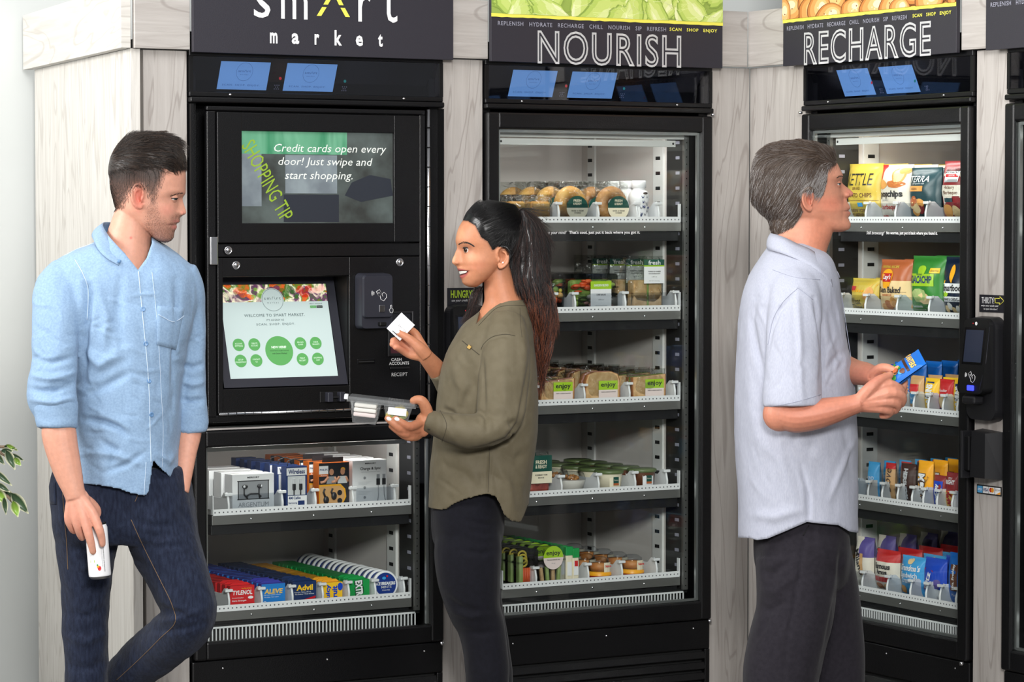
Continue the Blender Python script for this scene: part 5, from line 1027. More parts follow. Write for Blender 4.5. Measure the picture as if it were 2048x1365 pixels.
def polyw(x, y, poly, soft):     # smooth 0..1 weight, 1 inside the outline
    n = len(poly); inside = np.zeros(len(x), bool); d = np.full(len(x), 1e9)
    for i in range(n):
        (ax, ay), (bx, by) = poly[i], poly[(i + 1) % n]; dx, dy = bx - ax, by - ay
        t = np.clip(((x - ax) * dx + (y - ay) * dy) / (dx * dx + dy * dy + 1e-9), 0, 1); d = np.minimum(d, np.hypot(x - ax - t * dx, y - ay - t * dy))
        if dy: inside ^= ((ay > y) != (by > y)) & (x < dx * (y - ay) / dy + ax)
    return np.clip(.5 + np.where(inside, d, -d) / (2 * soft), 0, 1)
def cut_poly(o, poly, front=True):
    bm = bmesh.new(); bm.from_mesh(o.data); bm.normal_update(); A = np.array([v.co[:] for v in bm.verts]); N = np.array([v.normal[:] for v in bm.verts]); x, y = to_px(A)
    w = (polyw(x, y, poly, .5) > .5) & (N[:, 1] < .15); bmesh.ops.delete(bm, geom=[v for v in bm.verts if w[v.index]], context='VERTS')
    bs = [v for v in bm.verts if v.is_boundary]
    for _ in range(4): bmesh.ops.smooth_vert(bm, verts=bs, factor=.5, use_axis_x=True, use_axis_y=True, use_axis_z=True)
    snap(bs, poly, True, 7)
    bm.to_mesh(o.data); bm.free(); o.data.update()
def fuzz(name, parent, body, poly, n, L, r, d0, mats, soft=6, lift=.5):    # close-cropped hair or stubble standing on the skin
    a, nr = coords(body); x, y = to_px(a); w = polyw(x, y, poly, soft); idx = [i for i in np.random.permutation(len(a)) if random.random() < w[i]][:n]; mb = MB()
    for i in idx:
        p = Vector(a[i]); nn = Vector(nr[i]); d = Vector(d0); d = (d - nn * d.dot(nn)).normalized() + nn * lift; e = p + d.normalized() * L * random.uniform(.6, 1.2); mb.tube([p, e], [r, r * .4], random.choice(mats), 3, cap=False)
    o = mb.build(name, parent); o['kind'] = 'stuff'; return o
def bvh(*obs):
    V = []; Fs = []
    for o in obs:
        b = len(V); V += [o.matrix_world @ v.co if o.parent is None else v.co.copy() for v in o.data.vertices]; Fs += [[b + i for i in p.vertices] for p in o.data.polygons]
    return BVHTree.FromPolygons(V, Fs)
def hit(tree, Y, x, y, off=.001, far=False):
    if far:
        p = P(Y, x, y); h = tree.ray_cast(Vector((p.x, Y + 1, p.z)), Vector((0, -1, 0)))
        return h[0] + Vector((0, off, 0)) if h[0] is not None else None
    h = tree.ray_cast(Vector((0, 0, 1.5)), ray(x, y).normalized()); 
    return h[0] + h[1] * off if h[0] is not None else None
def seam(tree, Y, pts, r, m, name, parent, off=.0006, sub=6, n=5, far=False):
    mb = MB(); A = catmull(pts, sub); q = [hit(tree, Y, x, y, off, far) for x, y in A]; q = [h for h in q if h is not None]
    if len(q) > 1: mb.tube(q, r, m, n); return mb.build(name, parent)
def patch(tree, Y, quad, nx, nz, m, name, parent, off=.0022):   # quad corners: tl, tr, br, bl in px
    tl, tr, br, bl = [np.array(q, float) for q in quad]; v = []
    for j in range(nz + 1):
        for i in range(nx + 1):
            u, w = i / nx, j / nz; p = (tl * (1 - u) + tr * u) * (1 - w) + (bl * (1 - u) + br * u) * w; h = hit(tree, Y, p[0], p[1], off); v.append(h if h is not None else P(Y, p[0], p[1]))
    mb = MB().add(v, [(j * (nx + 1) + i, j * (nx + 1) + i + 1, (j + 1) * (nx + 1) + i + 1, (j + 1) * (nx + 1) + i) for j in range(nz) for i in range(nx)], m, True); o = mb.build(name, parent)
    md = o.modifiers.new('thickness', 'SOLIDIFY'); md.thickness = .0016; md.offset = 1; return o
def button(tree, Y, x, y, r, m, name, parent):
    h = tree.ray_cast(Vector((0, 0, 1.5)), ray(x, y).normalized())
    if h[0] is None: return
    q = h[1].to_track_quat('Z', 'Y').to_matrix().to_4x4(); T = Matrix.Translation(h[0]) @ q
    MB().lathe([(r, 0), (r, .0012), (r * .8, .0018), (r * .65, .0012), (0, .0012)], m, 14, T=T).build(name, parent)
def skin_mat(name, rough=.48, sss=.12):
    q = NT(name); a = q.n('ShaderNodeAttribute', attribute_name='tone'); tc = q.n('ShaderNodeTexCoord'); nz = q.n('ShaderNodeTexNoise', i_Scale=90., i_Detail=3.); q.l(tc.outputs['Object'], nz.inputs['Vector'])
    mr = q.n('ShaderNodeMapRange', i_1=.3, i_2=.7, i_3=.93, i_4=1.05); q.l(nz.outputs[0], mr.inputs[0])
    mx = q.n('ShaderNodeMix', data_type='RGBA', blend_type='MULTIPLY'); mx.inputs[0].default_value = 1; q.l(a.outputs['Color'], mx.inputs[6]); q.l(mr.outputs[0], mx.inputs[7])
    q.l(mx.outputs[2], q.b.inputs['Base Color']); q.b.inputs['Roughness'].default_value = rough; q.b.inputs['Specular IOR Level'].default_value = .35
    q.b.inputs['Subsurface Weight'].default_value = sss; q.b.inputs['Subsurface Radius'].default_value = (.010, .004, .002); q.b.inputs['Subsurface Scale'].default_value = .5
    bp = q.n('ShaderNodeBump', i_Strength=.08, i_Distance=.004); n2 = q.n('ShaderNodeTexNoise', i_Scale=420., i_Detail=2.); q.l(tc.outputs['Object'], n2.inputs['Vector']); q.l(n2.outputs[0], bp.inputs['Height']); q.l(bp.outputs[0], q.b.inputs['Normal'])
    return name
def tone(o, base, spots):      # spots: (x, y, rx, ry, colour, strength) or a function giving (colour, weights)
    a, n = coords(o); x, y = to_px(a); c = np.tile(np.array(lin(base)[:3]), (len(a), 1))
    for s_ in spots:
        if callable(s_): col, w = s_(x, y, a, n)
        else:
            X, Y_, rx, ry, col, st = s_; w = st * np.exp(-(((x - X) / rx) ** 2 + ((y - Y_) / ry) ** 2) ** 1.5)
        c = c * (1 - w[:, None]) + np.array(lin(col)[:3]) * w[:, None]
    at = o.data.color_attributes.new('tone', 'FLOAT_COLOR', 'POINT'); at.data.foreach_set('color', np.hstack([c, np.ones((len(c), 1))]).ravel())
def head(fig, mb, rows, dC, m, sgn, nw=.012, sub=3, n=72):
    # rows: y, front with nose and lips, front of the face without them, back, half width (m), half width of the middle ridge (m)
    A = catmull(rows, sub); v = []
    for y, f, fb, b, w, wn in A:
        w = max(w, .004); z = fig.p(f, y, dC).z; X = lambda q: fig.p(q, y, dC).x
        xb, xf = X(b), X(fb); L = abs(xf - xb); xc = xb + (xf - xb) * .47; af, ab = abs(xf - xc), abs(xc - xb); bump = (X(f) - X(fb)) * sgn
        for i in range(n):
            t = 2 * PI * i / n; ct, st = math.cos(t), math.sin(t); ex = 2.25
            k = (abs(ct) ** ex + abs(st) ** ex) ** (-1 / ex); cx, sy = ct * k, st * k; yy = w * sy
            xx = cx * (af if ct > 0 else ab)
            if ct > 0: xx += bump * math.exp(-(yy / wn) ** 2)
            v.append((xc + sgn * xx, fig.Y + dC + yy, z))
    N = len(A); fcs = [(j * n + i, j * n + (i + 1) % n, (j + 1) * n + (i + 1) % n, (j + 1) * n + i) for j in range(N - 1) for i in range(n)]
    fcs += [tuple(range(n))[::-1], tuple(range((N - 1) * n, N * n))]; mb.add(v, fcs, m, True)
def ear(fig, mb, x, y, h, w, side, d, m, sgn):   # side -1 = towards the camera
    def q(a, b, c=0): return fig.p(x + a * w * sgn, y + b * h, d + side * c)
    hl = [(.30, .05, .004), (.34, -.30, .009), (.12, -.50, .014), (-.25, -.48, .018), (-.48, -.25, .020), (-.46, .05, .018), (-.28, .30, .014), (-.02, .44, .010), (.18, .46, .006), (.26, .30, .004)]
    mb.tube([q(*a) for a in catmull(hl, 3)], .0035, m, 8)
    mb.tube([q(*a) for a in catmull([(.0, -.30, .007), (-.24, -.22, .012), (-.28, .02, .013), (-.10, .22, .010), (.10, .30, .007)], 3)], .0032, m, 8)
    mb.tube([q(*a) for a in catmull([(.28, -.05, .003), (.22, .08, .008), (.26, .2, .004)], 3)], .0034, m, 8)
    mb.add([q(.05, 0, -.003)] + [q(a * .92, b * .92, c * .6) for a, b, c in hl] + [q(.05, 0, -.012)] + [q(a * .85, b * .85, -.010) for a, b, c in hl], [(0, 1 + i, 1 + (i + 1) % 10) for i in range(10)] + [(11, 12 + (i + 1) % 10, 12 + i) for i in range(10)] + [(1 + i, 12 + i, 12 + (i + 1) % 10, 1 + (i + 1) % 10) for i in range(10)], m)
    mb.ball(q(.06, .40, .007), (.0058, .0036, .0065), m, 10, 8)
def press(o, fig, spots):      # push skin in (-) or out (+) around photo points, both sides of the face
    a, n = coords(o); x, y = to_px(a)
    for X, Y_, rx, ry, amp in spots:
        w = np.exp(-(((x - X) / rx) ** 2 + ((y - Y_) / ry) ** 2)); a = a + n * (w * amp)[:, None] * np.clip(np.abs(n[:, 1]) * 1.5, .0, 1)[:, None]
    setco(o, a)
def eye(fig, tree, root, x, y, r, iris, sgn, gaze=(0, 0), lid=.45, far=(False, True), low=.16, lash=.0009, skin='skin', sink=.35):
    for fr in far:
        h = hit(tree, fig.Y, x, y, 0, fr)
        if h is None: continue
        s_ = 1 if fr else -1; c = Vector((h.x - sgn * r * .28, h.y - s_ * r * (1 - sink), h.z)); D = Vector((sgn * (.80 + gaze[0]), s_ * .60, gaze[1])).normalized()
        e = MB().ball(c, r, 'eye_white', 20, 14).build('eye', root)
        q = D.to_track_quat('Z', 'Y').to_matrix().to_4x4(); T = Matrix.Translation(c) @ q
        ir = MB()
        for rad, mt, k in ((.52, iris, 1.012), (.24, 'pupil', 1.022)):
            ir.lathe([(r * k * math.sin(a), r * k * math.cos(a)) for a in [rad * j / 4 for j in range(4, -1, -1)]], mt, 16, T=T, cap=False)
        ir.build('iris', e)
        def cap(z0, z1, name):      # lid: a band of a slightly larger ball between two elevations
            mb = MB(); v = []; nu, nv = 22, 6; R_ = r * 1.10
            fa = math.atan2(s_ * .8, sgn * .6)
            for j in range(nv + 1):
                for i in range(nu + 1):
                    u = fa + (i / nu - .5) * 2.9; edge = 1 - .75 * abs(2 * i / nu - 1) ** 2.2
                    el = z0 * edge + (z1 - z0 * edge) * j / nv
                    v.append(c + Vector((math.cos(el) * math.cos(u), math.cos(el) * math.sin(u), math.sin(el))) * R_)
            f = [(j * (nu + 1) + i, j * (nu + 1) + i + 1, (j + 1) * (nu + 1) + i + 1, (j + 1) * (nu + 1) + i) for j in range(nv) for i in range(nu)]
            o = mb.add(v, f, skin, True).build(name, root); tone(o, o_base[0], []) ; return v, nu
        v, nu = cap(lid, 1.5, 'upper_eyelid'); MB().tube(v[2:nu - 1], lash, 'lash', 5).build('eyelashes', root)
        cap(-low - .2, -1.5, 'lower_eyelid')
o_base = [(200, 150, 130)]
def brow(fig, tree, root, pts, wd, m, n=46, L=.006, up=.4, sgn=1, far=(False, True), rad=.0006):
    A = catmull(pts, 10)
    for fr in far:
        mb = MB()
        for k in range(n):
            x, y = A[int(k / n * (len(A) - 1))]; t = k / n; w = wd * (1 - .55 * abs(2 * t - .8)); yy = y + random.uniform(-w, w); h = hit(tree, fig.Y, x, yy, .0006, fr)
            if h is None: continue
            d = Vector((-sgn * 1, 0, up * random.uniform(.4, 1.2) * (1 - t) + .05)).normalized() * L; s_ = 1 if fr else -1
            mb.tube([h, h + d * .5 + Vector((0, s_ * .0008, 0)), h + d + Vector((0, s_ * .0003, 0))], [rad, rad, rad * .3], m, 4)
        if mb.v: mb.build('eyebrow', root)
def strands(name, parent, seeds, flow, mats, L, r, steps=6, n=4, lift=.0, wave=.0, kind='stuff'):
    # seeds: (position, normal); flow(pos) gives the combing direction; hairs lie along the head
    mb = MB()
    for p, nn in seeds:
        pts = [p.copy()]; q = p.copy(); l = L(p) if callable(L) else L; ph = random.uniform(0, 6.28)
        for s_ in range(steps):
            d = flow(q, nn); d = d - nn * d.dot(nn) * .9; d = d.normalized() if d.length > 1e-6 else d
            d += Vector((random.uniform(-1, 1), random.uniform(-1, 1), random.uniform(-1, 1))) * .10 + nn * lift * (1 - 1.6 * s_ / steps)
            q = q + d.normalized() * (l / steps) + Vector((math.sin(ph + s_ * 1.3), math.cos(ph + s_ * 1.1), 0)) * wave; pts.append(q.copy())
        mb.tube(pts, [r * (1 - .75 * i / steps) for i in range(steps + 1)], random.choice(mats), n, cap=False)
    o = mb.build(name, parent); o['kind'] = kind; return o
def scalp(body, inside, off, name, parent, m, poly=None):
    # a cap of hair lifted off the skin wherever inside(x, y) holds
    a, n = coords(body); x, y = to_px(a); ok = inside(x, y, a)
    bm = bmesh.new(); bm.from_mesh(body.data); bm.verts.ensure_lookup_table()
    bmesh.ops.delete(bm, geom=[v for v in bm.verts if not ok[v.index]], context='VERTS'); bm.normal_update()
    bm.verts.index_update(); cw = np.array([v.co[:] for v in bm.verts]); wt = polyw(*to_px(cw), poly, 13) if poly else None
    for v in bm.verts:
        edge = any(e.is_boundary for e in v.link_edges); xx, yy = to_px(np.array([v.co[:]])); o_ = off(xx[0], yy[0]) if callable(off) else off
        k_ = max(0, min(1, (wt[v.index] - .5) * 2)) if wt is not None else 1; v.co += v.normal * (0.0004 if edge else .0006 + o_ * k_)
    bmesh.ops.smooth_vert(bm, verts=[v for v in bm.verts if not v.is_boundary], factor=.5, use_axis_x=True, use_axis_y=True, use_axis_z=True)
    bm.normal_update()
    me = bpy.data.meshes.new(name); bm.to_mesh(me); seeds = [(v.co.copy(), v.normal.copy()) for v in bm.verts]; bm.free()
    o = bpy.data.objects.new(name, me); C.objects.link(o); o.parent = parent; me.materials.clear(); me.materials.append(MAT[m]); me.polygons.foreach_set('use_smooth', [True] * len(me.polygons)); me.polygons.foreach_set('material_index', [0] * len(me.polygons)); me.update()
    return o, seeds
def collar(fig, rows, m, name, parent, thick=.002):   # rows: (top x, y, d, bottom x, y, d)
    A = catmull(rows, 5); v = []
    for tx, ty, td, bx, by, bd in A:
        t, b = fig.p(tx, ty, td), fig.p(bx, by, bd); mid = (t + b) / 2; cen = fig.p(np.mean(A[:, 0]), ty, 0); o_ = (mid - Vector((cen.x, cen.y, mid.z))); o_ = o_.normalized() * .005 if o_.length > 0 else o_
        for k in range(5): q = k / 4; v.append(t * (1 - q) + b * q + o_ * 4 * q * (1 - q))
    mb = MB().add(v, [(j * 5 + i, j * 5 + i + 1, (j + 1) * 5 + i + 1, (j + 1) * 5 + i) for j in range(len(A) - 1) for i in range(4)], m, True); o = mb.build(name, parent)
    md = o.modifiers.new('thickness', 'SOLIDIFY'); md.thickness = thick; md.offset = 0; return o
def nail(fig, x, y, d, rx, ry, ang, m, root):
    T = Matrix.Translation(fig.p(x, y, d)) @ Matrix.Rotation(ang, 4, 'Y'); MB().ball((0, 0, 0), (rx * fig.k, .0016, ry * fig.k), m, 10, 8, T=T).build('fingernail', root)
def cloth(name, col, var, scale=60, bump=(700, .25), rough=.85, sheen=.08, stretch=(1, 1, 1), weave=None):
    mat(name, col, rough, spec=.2, var=(scale, var), bump=bump, sheen=sheen, stretch=stretch)
skin_mat('skin'); mat('eye_white', (205, 196, 190), .2); mat('pupil', (10, 8, 8), .1); mat('iris_brown', (62, 40, 26), .15); mat('iris_grey', (84, 92, 96), .15); mat('lash', (22, 16, 14), .6); mat('teeth', (236, 230, 222), .25); mat('mouth_dark', (60, 22, 22), .6); mat('nail_white', (240, 236, 236), .2); mat('nail_bare', (226, 178, 160), .3)
mat('hair_dark', (34, 26, 22), .42, spec=.5); mat('hair_brown', (66, 50, 40), .42, spec=.5); mat('hair_black', (9, 7, 8), .32, spec=.5); mat('hair_auburn', (138, 78, 52), .35, spec=.5); mat('hair_umber', (64, 36, 28), .35, spec=.5)
mat('hair_grey', (112, 104, 100), .5); mat('hair_silver', (178, 174, 172), .5); mat('hair_mid', (84, 70, 60), .5)
cloth('chambray', (126, 152, 181), (138, 164, 192), 220, (900, .2)); mat('chambray_stitch', (196, 212, 228), .8); cloth('denim', (20, 26, 44), (34, 42, 62), 160, (800, .3), stretch=(1, 1, .25)); mat('denim_stitch', (120, 96, 70), .8)
cloth('olive', (99, 91, 72), (105, 97, 78), 40, (500, .08), rough=.6, sheen=.05); mat('olive_dark', (62, 56, 44), .8); cloth('navy_cloth', (14, 14, 22), (18, 18, 27), 90, (700, .15)); cloth('charcoal', (31, 28, 35), (37, 34, 41), 90, (700, .15)); cloth('pale_check', (168, 171, 186), (178, 181, 194), 400, (1200, .15), stretch=(1, 1, .2)); mat('pale_edge', (150, 154, 172), .8)
mat('shoe_leather', (48, 36, 30), .4, coat=.2); mat('button_blue', (92, 130, 172), .35); mat('gold', (212, 176, 106), .25, .9)
def shoe(fig, x, d, L, sgn, parent, ang=0, lift=0, heel=.02):
    base = P(fig.Y + d, x, 900); mb = MB(); T = Matrix.Translation((base.x, base.y, lift)) @ Matrix.Rotation(ang, 4, 'Z')
    prof = [(-.08, .036, .085), (-.05, .038, .08), (0, .040, .06), (.05, .046, .05), (.10, .045, .038), (.14, .034, .028), (.165, .012, .016)]; v = []; n = 12
    for xx, hw, hh in prof:
        for i in range(n):
            t = 2 * PI * i / n; v.append((xx * sgn * L, hw * math.cos(t), heel * .3 + hh / 2 + hh / 2 * math.sin(t)))
    N = len(prof); mb.add(v, [(j * n + i, j * n + (i + 1) % n, (j + 1) * n + (i + 1) % n, (j + 1) * n + i) for j in range(N - 1) for i in range(n)] + [tuple(range(n)), tuple(range((N - 1) * n, N * n))], 'shoe_leather', True, T=T)
    o = mb.build('shoe', parent); xs = sorted((-.085 * sgn * L, .16 * sgn * L)); MB().box(xs[0], xs[1], -.038, .038, 0, .012, 'black_plastic', .004, T=T).build('sole', o); return o
# ---------------------------------------------------------------- man in the blue shirt
def build_man():
    f = Fig(6.9); base = (202, 147, 125); o_base[0] = base
    root = empty('person', P(6.9, 240, 600) * 1); root.location.z = 0; RL = root.location.copy()
    tag(root, 'man in a light blue shirt and dark jeans holding a white can', 'person')
    S = 'skin'; mb = MB()
    H = [(283, 312, 312, 268, .018, .03), (287, 330, 330, 250, .038, .03), (294, 345, 345, 238, .054, .03), (305, 357, 357, 230, .065, .03), (320, 365, 365, 224, .072, .03), (340, 370.5, 370.5, 221, .076, .03), (360, 371.5, 371.5, 221, .077, .03), (375, 371, 370.5, 222, .076, .03), (386, 371, 369, 224, .075, .024), (392, 368, 365, 225.5, .0745, .014), (397, 365.5, 361, 227, .074, .010), (406, 367.5, 358.5, 229, .073, .0085), (415, 370.5, 358, 232, .072, .0095), (423, 373, 357.5, 235, .070, .0125), (428, 372, 357, 239, .068, .014), (431.5, 366, 356.5, 243, .067, .013), (434, 361, 356, 247, .066, .012), (439, 359.5, 355, 254, .064, .017), (443.5, 360, 354, 262, .062, .019), (446.5, 355.5, 353.2, 266, .061, .018), (449, 352, 352, 270, .059, .018), (453, 354, 351, 276, .057, .019), (458, 352.5, 349.5, 283, .054, .018), (463, 348.5, 348, 291, .050, .02), (470, 348, 346.5, 300, .044, .02), (477, 346, 344, 308, .037, .02), (482, 341, 340, 317, .027, .02), (485.5, 333, 333, 327, .010, .02)]
    head(f, mb, H, 0, S, 1)
    f.loft(mb, [(392, 240, 300, .0, .05), (420, 231, 302, 0, .056), (445, 222, 303, 0, .058), (470, 213, 303, 0, .060), (500, 204, 303, 0, .064), (540, 180, 310, 0, .075), (600, 175, 330, 0, .08), (800, 200, 320, 0, .07), (960, 190, 310, 0, .07)], S)
    for sd in (-1, 1):
        ear(f, mb, 277, 394, 49, 27, sd, sd * .071, S, 1); mb.ball(f.p(361, 426.5, sd * .0105), (.0085, .0062, .0062), S)
    # near arm, hand on the can
    f.limb(mb, [(120, 560, -.07, 18), (112, 660, -.11, 18), (106, 780, -.14, 20), (112, 835, -.152, 27), (117, 862, -.157, 34), (123, 895, -.16, 33), (136, 945, -.165, 28), (147, 980, -.17, 22), (152, 996, -.17, 21)], S, 5, 18, .8)
    W0 = (150, 985, -.168, 15)
    for ch in ([W0, (137, 1034, -.166, 9.5), (142, 1053, -.158, 8), (147, 1062, -.145, 7), (152, 1062, -.135, 6.5)],
               [W0, (151, 1034, -.175, 10), (156, 1056, -.172, 8.6), (161, 1071, -.16, 7.6), (164, 1076, -.150, 7)],
               [W0, (166.5, 1031, -.181, 10.5), (177, 1068, -.184, 9.2), (183, 1091, -.181, 7.8), (186, 1104, -.178, 6.8)],
               [W0, (183, 1024, -.178, 10.5), (198, 1058, -.183, 9), (203.5, 1077, -.179, 7.6), (205, 1089, -.176, 6.6)],
               [(152, 992, -.16, 13), (176, 1004, -.14, 11.5), (193, 1020, -.125, 9.5), (202, 1042, -.108, 8), (207, 1062, -.101, 7)]): f.chain(mb, ch, S)
    mb.ball(f.p(160, 1008, -.166), (.026, .013, .036), S)
    # far arm into the pocket
    f.limb(mb, [(372, 560, .0, 14), (382, 680, .02, 14), (384, 800, .03, 18), (380, 860, .02, 24), (374, 905, .0, 20), (370, 940, -.02, 17), (362, 985, -.04, 16)], S, 5, 18, .85)
    body = fuse(mb, 'body', .0023, 5)
    press(body, f, [(349, 396, 12, 8, -.0035), (352, 382, 13, 5, .0012), (356, 424, 5, 4, .0022), (330, 420, 16, 14, .0015), (300, 425, 30, 18, -.001)])
    SIDE = [(222, 300), (330, 330), (325, 352), (318, 372), (312, 388), (306, 402), (300, 392), (286, 372), (270, 370), (258, 384), (252, 400), (244, 412), (230, 418), (216, 400)]
    BEARD = [(300, 398), (312, 396), (315, 420), (322, 436), (338, 444), (341, 436), (352, 430), (364, 434), (362, 443), (346, 446), (343, 452), (350, 461), (352, 478), (338, 490), (306, 480), (290, 452), (294, 420)]
    def stub(x, y, a, n): return (150, 108, 92), .5 * polyw(x, y, BEARD, 9)
    def fade(x, y, a, n): return (58, 46, 41), polyw(x, y, SIDE, 8) * np.clip((440 - y) / 90, .25, .96)
    tone(body, base, [fade, stub, (352, 443, 7, 3.4, (196, 120, 112), .8), (350, 455, 7, 4.5, (206, 126, 116), .9), (343, 449, 8, 1.6, (110, 56, 52), .9), (277, 396, 11, 24, (214, 110, 94), .7), (335, 420, 16, 12, (226, 150, 132), .5), (368, 426, 7, 5, (222, 140, 124), .5), (160, 1040, 50, 40, (222, 150, 130), .4), (262, 476, 3, 3, (196, 80, 70), .8)])
    body.parent = root; body.location = -RL
    tr = bvh_world(body)
    def own(o): 
        if o is not None and o.parent is root: o.location = o.location - RL if False else -RL
        return o
    kids = []
    eye(f, tr, root, 347, 395.5, .0118, 'iris_grey', 1, (.1, -.55), -.12, low=.30, lash=.0012)
    brow(f, tr, root, [(341, 392.5), (350, 389), (360, 387), (366, 386.5)], 1.6, 'hair_dark', 60, .008, .5)
    # hair: short sides, long swept top
    def inside(x, y, a):
        lim = np.interp(x, [218, 232, 250, 300, 330, 345, 372], [356, 350, 344, 342, 340, 344, 346]) + np.random.uniform(-7, 5, len(x)) * (x < 335); return (y < lim) & ~((x > 333) & (y > 330 + (372 - x) * .35 + 8))
    cap, seeds = scalp(body, inside, lambda x, y: .004 + .012 * max(0, min(1, (330 - y) / 45)) * max(0, min(1, (x - 235) / 60)) * max(.15, min(1, (378 - x) / 34)), 'hair', root, 'hair_dark', [(200, 250), (390, 250), (376, 350), (352, 338), (338, 330), (326, 346), (300, 346), (250, 350), (200, 364)])
    cx = f.p(300, 340, 0)
    def flow(p, n): 
        k = max(0, min(1, (p.z - f.p(0, 345, 0).z) / .05)); side = 1 if p.y > f.Y else -1
        return Vector((1.0, side * .05 * k, -.38 + .33 * k)) if p.x < f.p(352, 300).x else Vector((.75, 0, -.9))
    sd = random.sample(seeds, min(len(seeds), 5600))
    strands('hair_strands', root, sd, flow, ['hair_dark', 'hair_dark', 'hair_brown'], lambda p: (.022 if p.x < f.p(338, 330).x else .012) + (.030 if p.x < f.p(338, 330).x else .012) * max(0, min(1, (p.z - f.p(0, 335, 0).z) / .05)), .0005, 5, 3, .10)
    fuzz('cropped_hair', root, body, SIDE, 12000, .0055, .00034, (-.2, 0, -1), ['hair_dark', 'hair_brown', 'hair_dark'], 7, .3); fuzz('stubble', root, body, BEARD, 2600, .0016, .00026, (.3, 0, -1), ['hair_brown'], 4, .5)
    # shirt
    mb = MB(); K = 'chambray'
    f.loft(mb, [(470, 208, 306, 0, .07), (486, 186, 322, 0, .085), (500, 155, 342, 0, .10), (515, 124, 364, 0, .108), (535, 100, 384, 0, .115), (560, 92, 396, 0, .122), (600, 96, 398, 0, .128), (650, 118, 388, -.005, .132), (700, 140, 376, -.005, .132), (760, 150, 366, -.005, .132), (820, 152, 362, -.005, .134), (880, 152, 360, -.005, .136), (940, 150, 360, -.005, .138), (1000, 145, 362, -.005, .14), (1030, 145, 364, -.005, .14)], K, 4, 48, 2.3)
    f.limb(mb, [(135, 545, -.03, 42), (117, 575, -.06, 49), (112, 620, -.09, 49), (110, 680, -.11, 47), (107, 740, -.125, 47), (103, 785, -.135, 50), (110, 815, -.145, 46), (113, 838, -.15, 40)], K, 5, 24, .85)
    f.limb(mb, [(362, 545, .0, 36), (377, 575, .01, 36), (381, 620, .02, 32), (384, 690, .03, 29), (384, 760, .035, 30), (384, 815, .03, 30), (383, 838, .025, 29)], K, 5, 24, .9)
    shirt = fuse(mb, 'shirt', .0042, 6)
    cut_hem(shirt, [(60, 1200), (140, 962), (150, 968), (172, 972), (200, 974), (235, 980), (262, 990), (292, 995), (299, 985), (302, 962), (306, 925), (318, 938), (334, 952), (350, 964), (356, 968), (361, 940), (366, 905), (420, 900)])
    rumple(shirt, .0045, 9, 7, 3.3); rumple(shirt, .0022, 26, 15, 8.1)
    crease(shirt, [([(176, 575), (172, 620), (168, 680), (166, 760)], 9, -0.0174), ([(165, 555), (180, 590), (176, 640)], 6, -0.0087), ([(72, 720), (105, 726), (150, 714)], 6, -0.0087), ([(66, 752), (100, 760), (150, 745)], 6, 0.0116), ([(58, 778), (100, 784), (152, 768)], 6, -0.0116), ([(64, 800), (110, 806), (150, 795)], 6, 0.0101), ([(168, 838), (205, 844), (238, 856), (252, 870)], 6, -0.0145), ([(160, 690), (200, 730), (250, 700)], 10, 0.0101), ([(190, 560), (215, 640), (205, 700)], 9, 0.0072), ([(240, 560), (232, 640), (250, 720)], 9, -0.0072), ([(170, 790), (215, 770), (262, 745)], 8, -0.0072), ([(175, 905), (230, 910), (285, 930)], 7, 0.0072), ([(210, 945), (250, 930), (290, 905)], 6, -0.0072), ([(200, 880), (230, 900), (220, 940)], 7, -0.0072),
        ([(352, 730), (385, 736), (412, 728)], 6, -0.0087), ([(354, 760), (385, 770), (412, 762)], 6, 0.0087), ([(352, 795), (380, 806), (412, 800)], 6, -0.0087), ([(352, 560), (356, 640), (350, 720), (346, 820)], 7, -0.0130), ([(318, 910), (338, 925), (352, 905)], 6, 0.0087), ([(380, 600), (395, 660), (392, 720)], 8, -0.0058)])
    wrinkles(shirt, (160, 560, 300, 960), 42, 24, .5, .0030, 1); wrinkles(shirt, (62, 600, 155, 800), 22, 20, .15, .0030, 2); wrinkles(shirt, (350, 600, 412, 800), 12, 15, .1, .0028, 3); wrinkles(shirt, (305, 700, 360, 930), 12, 22, 1.2, .0026, 4)
    st = bvh_world(shirt)
    cut_poly(shirt, [(215, 470), (226, 482), (250, 508), (276, 540), (293, 517), (304, 486), (300, 440), (215, 440)])
    collar(f, [(251, 509, -.085, 238, 531, -.121), (240, 498, -.080, 214, 517, -.118), (224, 481, -.070, 197, 500, -.104), (212, 464, -.045, 188, 482, -.072), (206, 450, -.005, 184, 472, -.01), (212, 445, .045, 190, 466, .06), (240, 450, .075, 228, 474, .10), (275, 472, .075, 282, 496, .10), (298, 482, .035, 312, 502, .065), (303, 487, -.015, 308, 512, -.04), (297, 512, -.07, 290, 522, -.10)], K, 'collar', root)
    seam(st, 6.9, [(277, 543), (284, 620), (292, 700), (298, 780), (300, 860), (302, 925)], .0009, 'chambray_stitch', 'placket_edge', root, .0005, 10)
    seam(st, 6.9, [(304, 545), (312, 620), (318, 700), (322, 780), (326, 860), (324, 935)], .0006, 'chambray_stitch', 'placket_stitch', root, .0004, 10)
    seam(st, 6.9, [(292, 925), (288, 992)], .0006, 'chambray_stitch', 'placket_stitch', root, .0004, 10)
    for x, y in ((286, 619), (292, 688), (298, 763), (303, 830)): button(st, 6.9, x, y, .0058, 'button_blue', 'button', root)
    MB().ball(f.p(238, 523, -.128), (.0045, .002, .0045), 'button_blue', 10, 6).build('collar_button', root)
    patch(st, 6.9, [(314, 612), (368, 616), (352, 700), (313, 690)], 6, 8, K, 'breast_pocket', root); seam(st, 6.9, [(316, 630), (346, 644), (366, 632)], .0007, 'chambray_stitch', 'pocket_stitch', root, .0036, 8)
